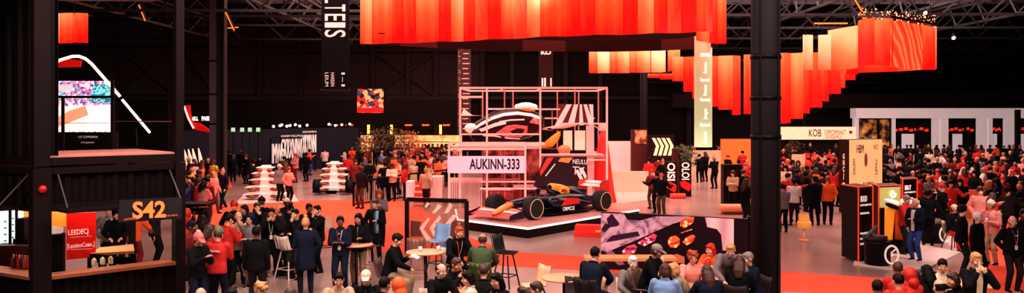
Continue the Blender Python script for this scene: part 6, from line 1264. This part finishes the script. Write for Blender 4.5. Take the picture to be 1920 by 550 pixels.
# ---------- people near the camera ----------
B_ = 'black'; D = ('short', 'dark')
N = [
 (372, 436, 'phone', 60, B_, 'navy', ('cap', 'pink'), 'tan', 'person in black jacket and pink cap facing right, nearest the container', False),
 (410, 428, 'phone', 175, 'red', 'navy', ('beanie', 'green'), 'light', 'person seen from behind in red jacket, white lettering and grey green beanie', False),
 (481, 424, 'side', 178, B_, 'charcoal', ('short', 'dark'), 'brown', 'dark haired man seen from behind in black jacket and dark jeans', False),
 (430, 402, 'phone', 140, 'red', B_, ('short', 'dark'), 'light', 'person in red hoodie turned away behind the green beanie', False),
 (379, 404, 'face2', -140, 'cream', B_, ('long', 'dark'), 'light', 'long haired woman in cream jacket seen from behind beside the container', False),
 (352, 393, 'point', 120, 'red', B_, ('hood', 'red'), 'light', 'person in red hood at the edge of the container', False),
 (468, 401, 'hip', -20, 'grey', 'grey', ('hood', 'navy'), 'light', 'person in grey hooded coat behind the man in black jacket', True),
 (447, 397, 'drink', 20, 'beige', B_, ('bald', 'brown'), 'light', 'balding person holding a drink left of the grey hooded coat', False),
 (458, 384, 'hold', -10, B_, B_, ('bob', 'dark'), 'tan', 'person in black with bobbed hair behind the balding drinker', False),
 (509, 390, 'face2', 10, B_, B_, ('short', 'dark'), 'tan', 'dark haired person in long black coat with hands at the mouth', True),
 (543, 382, 'fold', 150, B_, B_, ('curly', 'dark'), 'tan', 'curly haired person in black beyond the high round table', False),
 (553, 392, 'drink', -30, B_, 'charcoal', ('short', 'dark'), 'light', 'person in black drinking beside the curly haired person', False),
 (573, 408, 'hold', -160, 'navy', 'navy', ('bun', 'blond'), 'light', 'fair haired woman in long navy coat seen from behind', True),
 (594, 385, 'drink', -40, B_, B_, ('short', 'dark'), 'light', 'man in black tee drinking, standing on the orange carpet', False),
 (638, 405, 'fold', 0, 'navy', 'navy', ('short', 'dark'), 'brown', 'dark haired man in navy sweater with folded arms', False),
 (672, 400, 'hold', 0, B_, 'khaki', ('long', 'dark'), 'tan', 'long haired woman in black cardigan and beige behind the high table', False),
 (711, 357, 'phone', 10, 'grey', B_, ('hood', 'ginger'), 'light', 'person in ginger hood behind the tall person in black coat', False),
 (704, 374, 'hold', -8, B_, B_, ('short', 'brown'), 'light', 'tall person in long black coat with a light blue scarf', True),
 (745, 438, 'stool', 85, B_, 'khaki', ('short', 'dark'), 'light', 'man in black jacket and tan trousers seated at the high table holding a paper', False),
 (861, 424, 'stool2', 30, B_, B_, ('bun', 'ginger'), 'light', 'woman with ginger bun in dark jacket leaning on the stool', False),
 (905, 438, 'stool2', 175, 'green', B_, ('bald', 'brown'), 'tan', 'balding person in green seen from behind on the green backed chair', False),
 (635, 511, 'sit', 15, 'beige', 'navy', ('short', 'dark'), 'light', 'man with dark hair in beige jacket seated at the bottom', False),
 (686, 507, 'sit', 5, B_, B_, ('cap', 'cream'), 'light', 'man in white cap and black jacket seated at the bottom', False),
 (722, 523, 'sitlean', 160, B_, 'navy', ('short', 'dark'), 'tan', 'person in black jacket bending over left of the orange hood', False),
 (746, 524, 'sitlap', -150, 'orange', B_, ('hood', 'orange'), 'light', 'person in bright orange hooded jacket seen from behind', False),
 (828, 495, 'sit', 40, B_, B_, ('bald', 'dark'), 'light', 'older man in black jacket with pale badge, seated leaning right', False),
 (856, 484, 'sitlean', 60, B_, B_, ('short', 'brown'), 'tan', 'person in black with brown hair beside the older man with badge', False),
 (877, 511, 'sitlap', -80, 'cream', 'khaki', ('bob', 'dark'), 'light', 'dark haired person in cream jacket seated left of the man in black vest', False),
 (907, 496, 'sit', 178, B_, B_, ('short', 'brown'), 'light', 'brown haired man in black jacket seen from behind at the low table', False),
 (930, 512, 'sitlap', -40, B_, B_, ('long', 'dark'), 'light', 'dark haired woman in white and black right of the man seen from behind', False),
 (376, 540, 'sitlap', 0, 'red', B_, ('bald', 'brown'), 'light', 'bald person at the very bottom left', False),
 (434, 540, 'sitlap', 0, B_, B_, ('short', 'dark'), 'tan', 'dark haired person at the very bottom, right of the bald head', False),
 (489, 530, 'sit', 0, 'cream', B_, ('curly', 'blond'), 'light', 'curly blond woman at the very bottom', False),
 (545, 541, 'sitlap', 150, B_, B_, ('short', 'brown'), 'light', 'brown haired person at the very bottom, right of the curly blond woman', False),
 (1005, 528, 'sitlean', -70, 'grey', B_, ('short', 'brown'), 'light', 'brown haired man looking left at bottom centre', False),
 (984, 541, 'sitlap', 20, B_, B_, ('curly', 'brown'), 'tan', 'curly haired person at the very bottom centre', False),
 (1116, 463, 'stool2', 150, 'navy', 'navy', ('short', 'dark'), 'light', 'man in navy sweater seen from behind at the wooden bar table', False),
 (1187, 488, 'sit', 10, 'grey', B_, ('short', 'white'), 'pale', 'white haired man in grey and black jacket facing the camera', False),
 (1232, 458, 'stool2', 60, B_, B_, ('cap', 'grey'), 'tan', 'woman in grey cap bending over the wooden bar table', False),
 (1238, 478, 'sitlap', 40, 'cream', B_, ('bald', 'grey'), 'light', 'bald person in pale scarf behind the light blue jacket', False),
 (1247, 494, 'sitlap', 165, 'light blue', B_, ('bob', 'brown'), 'tan', 'man in light blue jacket with pale lettering seen from behind', False),
 (1262, 493, 'sitlean', -100, 'khaki', B_, ('bob', 'blond'), 'light', 'fair haired woman right of the light blue jacket', False),
 (1299, 471, 'sit', 5, 'pink', B_, ('curly', 'ginger'), 'light', 'ginger curly haired woman in pink top at the round table', False),
 (1332, 457, 'sitlean', -40, 'orange', B_, ('bob', 'red'), 'light', 'person in orange with red hair behind the round wooden table', False),
 (1325, 497, 'sit', 190, 'navy', B_, ('long', 'brown'), 'light', 'woman in navy quilted jacket seen from behind at the round table', False),
 (1370, 457, 'bend', -10, 'grey', B_, ('short', 'blond'), 'light', 'man in grey sweater and black vest bending over the round table', False),
 (1387, 480, 'sitlap', 150, B_, B_, ('long', 'brown'), 'light', 'woman with very long brown hair seen from behind', False),
 (1402, 473, 'sit', -75, 'navy', 'navy', ('short', 'grey'), 'light', 'grey haired man in navy sweater leaning left beside the thick pillar', False),
 (1645, 525, 'sitlap', 160, 'navy', B_, ('short', 'dark'), 'tan', 'dark haired person at bottom right, left of the red jackets', False),
 (1683, 494, 'sit', 170, 'red', B_, ('short', 'brown'), 'tan', 'person in red jacket seen from behind at bottom right, further back', False),
 (1684, 513, 'sitlap', 175, 'red', B_, ('short', 'dark'), 'light', 'dark haired person in red jacket seen from behind at the very bottom', False),
 (1704, 508, 'sitlap', -160, 'red', B_, ('hood', 'red'), 'light', 'person in red hood beside the two red jackets', False),
 (1737, 497, 'sitlap', 180, B_, B_, ('long', 'black'), 'light', 'person in black with long black hair at the black chair', False),
 (1767, 486, 'sit', -20, 'cream', B_, ('short', 'dark'), 'light', 'man with dark hair in cream shirt at bottom right', False),
 (1761, 524, 'sitlap', 180, 'beige', B_, ('bald', 'dark'), 'light', 'balding person seen from behind below the man in cream shirt', False),
 (1786, 514, 'sitlean', -60, B_, B_, ('bob', 'brown'), 'light', 'brown haired woman in black right of the balding person', False),
 (1831, 474, 'face2', 0, B_, B_, ('short', 'blond'), 'light', 'fair haired person in black with both hands at the face', False),
 (1834, 398, 'side', 40, B_, B_, ('short', 'white'), 'light', 'white haired man in black jacket standing turned right', False),
 (1858, 376, 'hold', -60, 'pink', 'beige', ('beanie', 'cream'), 'light', 'person in cream hat and pink behind the white haired man', False),
 (1899, 405, 'behind', 0, B_, 'charcoal', ('bald', 'grey'), 'light', 'bald man in black polo and grey jeans standing at the right', False),
 (1920, 392, 'side', -10, B_, B_, ('short', 'dark'), 'brown', 'person in black cut off by the right edge', False),
 (1716, 372, 'hold', -60, 'navy', 'blue', ('bald', 'white'), 'light', 'man in navy jacket and blue trousers standing at the kiosk', False),
 (1700, 366, 'phone', 30, 'red', 'charcoal', ('short', 'grey'), 'light', 'person in red behind the man in navy at the kiosk', False),
 (1740, 356, 'hold', 150, B_, B_, ('curly', 'black'), 'brown', 'person in black standing behind the helmet rack', False),
 (1790, 384, 'sitlap', 10, B_, 'red', ('cap', 'cream'), 'light', 'person in black tee with yellow figure and red trousers, seated', False),
 (417, 317, 'walk', -20, 'navy', 'navy', ('bun', 'blond'), 'light', 'slim woman in navy striding on the pale floor', False),
 (439, 377, 'hold', 30, B_, B_, ('beanie', 'red'), 'light', 'person in red beanie and black at the left of the dark group', False),
 (482, 380, 'drink', 20, B_, B_, ('short', 'brown'), 'light', 'brown haired person drinking in the dark group behind the man in black', False),
 (491, 370, 'side', 160, B_, B_, ('beanie', 'black'), 'light', 'person in black beanie turned away in the dark group', False),
 (523, 385, 'hold', -60, 'charcoal', B_, ('bald', 'dark'), 'tan', 'balding person in charcoal right of the dark group', False),
 (538, 371, 'side', 170, B_, B_, ('cap', 'cream'), 'light', 'person in white cap and black seen from behind at the white pad', False),
 (580, 384, 'fold', 20, B_, B_, ('short', 'black'), 'brown', 'black haired person in black left of the man in black tee', False),
 (395, 420, 'drink', 120, 'dark red', B_, ('long', 'brown'), 'light', 'long haired person in dark red between black and red jackets', False),
 (360, 415, 'side', 90, 'dark red', B_, ('short', 'dark'), 'brown', 'person in dark red partly hidden by the container post', False),
 (258, 388, 'clerk', 160, 'orange', 'dark red', ('short', 'dark'), 'tan', 'person in bright orange shirt behind the sill of the container bar', False),
 (219, 392, 'clerk', 20, B_, B_, ('hood', 'black'), 'light', 'person in black hooded top leaning on the bar counter', False),
 (204, 386, 'hold', 30, 'grey', B_, ('short', 'brown'), 'light', 'person in grey seen at the back of the container bar', False),
 (292, 378, 'side', 100, 'charcoal', B_, ('short', 'dark'), 'light', 'person in charcoal behind the orange shirt in the bar', False),
]
LOG = {1: ('Dannus', (240, 200, 190), .055, True, .33), 40: ('PIEXI', (230, 236, 244), .05, True, .22), 59: ('ba', (230, 220, 214), .03, False, .36), 37: ('STAFF', (236, 226, 220), .03, False, .3), 14: ('v', (236, 220, 210), .05, False, .40)}
for i, (px, py, pose, fc, top, bot, hair, skin, lab, coat) in enumerate(N):
    r = person(px, py, pose, fc, top, bot, hair, skin, lab, coat, True, logo=LOG.get(i))
    if pose in ('drink', 'hold') and i % 2 == 0 and not coat:
        J = PC[('J', pose)]; w = J['a1'][2]; d = (w - J['a1'][1]).normalized(); hp_ = Matrix.Rotation(math.radians(fc), 3, 'Z') @ (w + d * .09 + Vector((0, 0, .02))) + r.location
        b = MB(); b.lathe([(.026, -.05), (.036, .06), (.032, .06), (.022, -.04)], k=10); o = b.obj('paper_cup', mat((232, 214, 206), .6), smooth=True, loc=hp_); tag(o, 'paper cup held by the ' + ' '.join(lab.replace(',', '').split()[:9]), 'cup')
# nobody stands or sits inside a neighbour
done = []
for r, *_ in sorted(PEOPLE, key=lambda q: q[0].location.y):
    for it in range(4):
        if all((r.location.x - o_.x) ** 2 + (r.location.y - o_.y) ** 2 > .22 for o_ in done): break
        f = (r.location.y + .15) / r.location.y; r.location.x *= f; r.location.y *= f
    done.append(r.location.copy())
# a chair for everyone who sits
CHS = {'holding a paper': ('dark wire bar stool under the man holding a paper', (70, 46, 44)), 'balding person in green': ('green backed bar chair under the balding person', (66, 84, 40)), 'ginger bun': ('white wire bar stool under the woman with a ginger bun', (206, 180, 172)), 'at the wooden bar table': ('dark bar stool under the man in navy at the wooden bar table', (50, 42, 44)), 'grey cap bending': ('brown bar stool under the woman in grey cap', (96, 66, 56))}
for r, *_ in list(PEOPLE):
    ps = r.get('_p', ''); lab = r['label']
    if not ps.startswith(('sit', 'stool')): continue
    bar = ps.startswith('stool'); k = [v for q, v in CHS.items() if q in lab]
    cl_, sc_ = k[0] if k else ('%s chair under the %s' % (('dark shell', 'pale shell')[len(lab) % 2], ' '.join(lab.replace(',', '').split()[:10])), ((46, 38, 40), (206, 170, 150))[len(lab) % 2])
    c = stool(r.location.x, r.location.y, math.degrees(r.rotation_euler.z), cl_, sc_, .755 if bar else .455, bar, (90, 66, 62), .34 if bar else .38)
# scarf of the tall person, paper of the seated man
tall = [r for r, *_ in PEOPLE if 'tall person in long black' in (r.get('label') or '')][0]
b = MB(); J = PC[('J', 'hold')]; b.tube([J['S'](.07, -.10, .50), J['S'](.075, -.155, .38), J['S'](.08, -.17, .1), J['S'](.08, -.16, -.1)], [.045, .05, .05, .05], 8, ell=.4, up=(1, 0, 0)); b.obj('scarf', mat((120, 146, 178), .8), tall, True)
man = [r for r, *_ in PEOPLE if 'holding a paper' in (r.get('label') or '')][0]
J = PC[('J', 'stool')]; w = Matrix.Rotation(math.radians(85), 3, 'Z') @ (J['a1'][2] + Vector((0, -.14, .03))) + man.location; b = MB(); b.box((0, 0, 0), (.22, .16, .012), Matrix.Rotation(.4, 3, 'X')); tag(b.obj('paper_sheet', mat((240, 214, 200), .7), loc=w, rotz=1.4), 'folded white paper held by the man at the high table', 'paper')
fig = [r for r, *_ in PEOPLE if 'yellow figure' in (r.get('label') or '')][0]
b = MB(); J = PC[('J', 'sitlap')]; b.ball(J['S'](0, -.14, .34), (.05, .03, .05), 10, 6); b.ball(J['S'](0, -.145, .23), (.06, .03, .09), 10, 6); b.obj('yellow_print', mat((250, 190, 80), .6, 0, .2), fig, True)

# ---------- crowds further away ----------
FARP = ['side', 'fold', 'hold', 'phone', 'drink', 'point', 'walk', 'behind', 'hip']
rr = random.Random(11)
TOPS_R = ['black'] * 10 + ['charcoal', 'charcoal', 'navy', 'red', 'red', 'red', 'dark red', 'dark red', 'white', 'pink', 'grey', 'orange', 'brown', 'cream']
HS = [('short', 'dark'), ('short', 'brown'), ('long', 'dark'), ('bob', 'brown'), ('bun', 'blond'), ('bald', 'grey'), ('short', 'black'), ('long', 'brown'), ('cap', 'red'), ('beanie', 'black'), ('curly', 'dark'), ('short', 'blond')]
def far(px, py, zone, pose=None, face=None, top=None, bot=None, hair=None, coat=None):
    py = max(py, 272 if px > 1600 else 270)
    if 328 < px < 673 and zone != Z3: py = max(py, HOR + 3648 / (onwall(px).y - 1.0))
    r = person(px, py, pose or rr.choice(FARP), face if face is not None else rr.choice([0, 20, -30, 60, -70, 120, -120, 160, 180, -160, 90]), top or rr.choice(TOPS_R), bot or rr.choice(['black', 'black', 'charcoal', 'navy', 'brown']), hair or rr.choice(HS),
               rr.choice(['light', 'light', 'tan', 'brown', 'pale']), None, (rr.random() < .2) if coat is None else coat, False, h=rr.uniform(.94, 1.05))
    r['_z'] = zone; return r
ZL = 'by the partition wall'; Z3 = 'at the left edge'
for px, py, top, hair, pose, bot in ((403, 279, B_, D, 'side', B_), (431, 278, B_, ('short', 'dark'), 'hold', B_), (437, 290, B_, ('bob', 'brown'), 'phone', B_), (452, 279, B_, ('bald', 'brown'), 'side', B_), (461, 290, B_, ('short', 'brown'), 'hold', B_), (553, 288, 'pink', ('bob', 'red'), 'fold', 'dark red'), (581, 280, 'orange', ('short', 'dark'), 'point', 'blue'),
                                     (574, 286, B_, D, 'hold', B_), (609, 278, 'white', ('short', 'dark'), 'phone', B_), (532, 293, 'brown', D, 'side', B_), (524, 308, 'grey', ('cap', 'cream'), 'side', B_), (536, 306, B_, ('long', 'brown'), 'side', 'beige'), (542, 313, 'pink', ('long', 'ginger'), 'hold', B_), (645, 279, 'white', ('short', 'dark'), 'hold', B_), (653, 290, 'red', D, 'hold', B_),
                                     (475, 300, B_, D, 'side', B_), (487, 292, B_, D, 'side', B_)):
    far(px, py, ZL, pose, None, top, bot, hair, False)
Z2 = 'by the left car displays'
for px, py, top in ((676, 277, 'charcoal'), (684, 290, 'grey'), (703, 271, 'navy'), (716, 282, 'light blue'), (667, 300, 'dark red'), (676, 312, 'charcoal'), (712, 300, 'beige'), (722, 304, 'black'), (735, 306, 'cream'), (748, 300, 'pink'), (660, 276, 'orange'), (693, 300, 'black')): far(px, py, Z2, None, None, top)
for i in range(20): px = 345 + (i % 7) * 9 + rr.uniform(-2, 2); far(px, 300 + (i // 7) * 18 + rr.uniform(-4, 4), Z3, top=rr.choice(['black', 'blue', 'red', 'pink', 'yellow', 'dark red', 'white', 'charcoal', 'black']))
Z4 = 'in the bar crowd'
for i in range(48):
    px = 742 + (i % 16) * 7.2 + rr.uniform(-3, 3); far(px, 262 + (i // 16) * 14 + rr.uniform(-3, 3), Z4, top=rr.choice(['black', 'black', 'red', 'orange', 'pink', 'beige', 'dark red', 'brown', 'white']))
for px, py in ((775, 318), (790, 310), (806, 322), (760, 322), (820, 312), (832, 306), (846, 300), (799, 330)): far(px, py - 16, 'at tables by name board', top=rr.choice(['black', 'pink', 'red', 'beige', 'orange']))
Z5 = 'beyond the red cone'
for px in (1148, 1156, 1163, 1171, 1179): far(px, 276 + rr.uniform(-2, 2), Z5, top=rr.choice(['black', 'black', 'navy', 'pink']))
Z6 = 'in the middle crowd'
for px, py, top in ((1221, 290, B_), (1228, 283, B_), (1235, 294, 'dark red'), (1216, 296, 'red'), (1243, 300, B_), (1252, 290, B_), (1262, 284, 'dark red'), (1278, 268, 'charcoal'), (1286, 264, 'red'), (1270, 276, B_), (1328, 276, 'navy'), (1322, 285, B_), (1339, 293, B_), (1345, 262, B_), (1380, 272, B_), (1372, 278, 'red'), (1392, 283, 'red'), (1400, 277, 'orange'), (1365, 290, B_), (1385, 300, B_), (1398, 306, 'red'), (1394, 318, B_), (1402, 300, 'red'), (1356, 280, 'pink'), (1311, 290, B_), (1374, 320, 'beige'), (1399, 335, B_)):
    far(px, py, Z6, top=top)
for px, py in ((1222, 318), (1232, 322), (1240, 325), (1300, 262), (1348, 272)): far(px, py, Z6)
Z7 = 'between pillar and cream tower'
for i in range(44):
    row = i // 11; px = 1465 + (i % 11) * 10 + rr.uniform(-4, 4); far(px, 268 + row * 15 + rr.uniform(-4, 4), Z7)
for px, py, top, bot, hair, fc in ((1468, 345, 'grey', B_, D, 180), (1489, 335, 'white', 'charcoal', D, 160), (1528, 330, B_, B_, D, 180), (1541, 323, 'charcoal', B_, D, 190), (1552, 330, 'orange', B_, ('short', 'ginger'), 150), (1494, 318, B_, B_, D, 40), (1478, 325, 'red', B_, D, 0), (1512, 320, B_, B_, ('bob', 'dark'), 90)): far(px, py, Z7, None, fc, top, bot, hair)
Z8 = 'before the white frontage'
for i in range(88):
    row = i // 22; px = 1660 + (i % 22) * 12.2 + rr.uniform(-5, 5); far(px, 267 + row * 16 + rr.uniform(-5, 5), Z8)
for px, py, top, bot in ((1783, 338, 'red', B_), (1768, 345, B_, B_), (1899, 318, B_, 'navy'), (1868, 335, 'navy', 'blue'), (1880, 330, 'dark red', B_), (1855, 340, B_, B_), (1770, 330, B_, B_), (1838, 350, 'pink', B_), (1742, 330, 'grey', B_), (1800, 335, B_, B_), (1712, 320, B_, B_), (1726, 328, 'red', B_)): far(px, py, 'nearest in the right crowd', None, None, top, bot)
for px, py, top in ((1805, 385, B_), (1862, 362, 'red'), (1912, 345, B_), (1890, 352, 'charcoal')): far(px, py, 'behind the white haired man', None, None, top)
# tables among the right crowd
for i, (px, py) in enumerate(((1478, 352), (1470, 375), (1700, 350), (1740, 360), (1820, 340), (1880, 372))):
    round_table(px, py, .9, .5, ('small dark table beside the thick pillar in the crowd', 'pale grey table right beside the thick pillar', 'pale table behind the green screen', 'pale table behind the helmet rack', 'pale table in the middle of the wide right crowd', 'pale table near the right edge in the crowd')[i], mat((206, 170, 160), .5, 0, .05))

# people who stand in each other's way step back along the line of sight
done = []
for r, px, y, lab in sorted(PEOPLE, key=lambda q: q[0].location.y):
    sit = str(r.get('_p', '')).startswith(('sit', 'stool'))
    if not sit:
        for it in range(9):
            if all((r.location.x - o_.x) ** 2 + (r.location.y - o_.y) ** 2 > .2 for o_ in done): break
            f = (r.location.y + .16) / r.location.y; r.location.x *= f; r.location.y *= f
    done.append(r.location.copy())
# ---------- labels of the far people ----------
def plural_ord(n): 
    names = ['first', 'second', 'third', 'fourth', 'fifth', 'sixth', 'seventh', 'eighth', 'ninth', 'tenth', 'eleventh', 'twelfth', 'thirteenth']
    return names[n] if n < len(names) else None
groups = {}
for r, px, y, lab in PEOPLE:
    if lab: continue
    top, garment, word, st = r['_a']; base = 'person in %s%s %s %s' % ('maroon' if top == 'dark red' else top, ' coat' if garment == 'coat' else '', word.replace('with a', 'with').replace('tied up', 'bun of'), r['_z']); groups.setdefault(base, []).append((px, r))
for base, rs in groups.items():
    rs.sort(key=lambda q: q[0]); z_ = rs[0][1]['_z']
    for k, (px, r) in enumerate(rs):
        if len(rs) == 1: r['label'] = base
        elif len(rs) == 2: r['label'] = base + (', leftmost' if k == 0 else ', rightmost')
        else: r['label'] = base + (', %s from left' % plural_ord(k))
        r['group'] = 'people ' + z_
for r, *_ in PEOPLE:
    for k in ('_a', '_z', '_p'):
        if k in r: del r[k]
# ---------- light ----------
W = bpy.data.worlds.new('hall_air'); SC.world = W; W.use_nodes = True
bg = W.node_tree.nodes['Background']; bg.inputs[0].default_value = (.30, .10, .09, 1); bg.inputs[1].default_value = .06
def area(name, loc, size, power, col, tilt=(0, 0, 0), sy=None):
    l = bpy.data.lights.new(name, 'AREA'); l.energy = power; l.color = col; l.size = size
    if sy: l.shape = 'RECTANGLE'; l.size_y = sy
    o = bpy.data.objects.new(name, l); COL.objects.link(o); o.location = loc; o.rotation_euler = tilt; return o
def spot(name, loc, tgt, power, col, ang=70, r=.3):
    l = bpy.data.lights.new(name, 'SPOT'); l.energy = power; l.color = col; l.spot_size = math.radians(ang); l.spot_blend = .6; l.shadow_soft_size = r
    o = bpy.data.objects.new(name, l); COL.objects.link(o); o.location = loc; o.rotation_euler = (Vector(tgt) - Vector(loc)).to_track_quat('-Z', 'Y').to_euler(); return o
WM = (1, .80, .74); RD = (1, .30, .2); CL2 = (.95, .85, .9)
area('hall_light', (-3, 14, 9.5), 6, 1300, WM)
area('hall_light', (6, 12, 9.5), 6, 900, WM)
area('hall_light', (-6, 36, 12.5), 14, 3600, (1, .62, .54))
area('hall_light', (12, 36, 12.5), 14, 3400, (1, .6, .52))
area('hall_light', (22, 52, 12.8), 20, 5200, (1, .66, .58))
area('hall_light', (-6, 62, 12.8), 26, 5200, (1, .5, .42))
spot('stage_spot', (-4, 20, 9), (1, 32, .8), 2600, (1, .82, .78), 40)
spot('stage_spot', (8, 22, 9), (2, 32, .8), 1800, (1, .78, .72), 40)
spot('booth_spot', (1, 27, 9), (0, 38, 3.5), 1500, (1, .5, .45), 50)
spot('pad_spot', (14, 20, 9), (12.6, 26, 0), 2800, (1, .85, .8), 40)
spot('front_spot', (-9, 8, 8), (-4, 19, 1), 2200, (1, .78, .68), 60)
spot('front_spot', (8, 6, 8), (3, 17, 1), 2000, (1, .78, .68), 60)
spot('added_roof_fill', (-5.5, 21.5, 6.9), (-8.5, 17, 6.4), 60, (1, .7, .7), 60, .02)  # hidden helper spot, added so the roof ribs catch some light
for x in (-34, -16, 2, 24): spot('added_wall_fill', (x, 70, 1.5), (x, 82, 8), 900, (1, .62, .55), 110)  # unseen uplights added to brighten the dark back wall
spot('display_spot', (-12, 34, 9), (-11.5, 41, .5), 900, (1, .9, .86), 40)
q = C0 + I * 1.2 + dR * 1.2
area('bar_light', (q.x, q.y, 2.44), .9, 42, (1, .72, .55))
q = C0 + dL * 1.3 + I * .8
area('bar_light', (-9.3, 16.9, 2.44), .6, 30, (1, .8, .7))
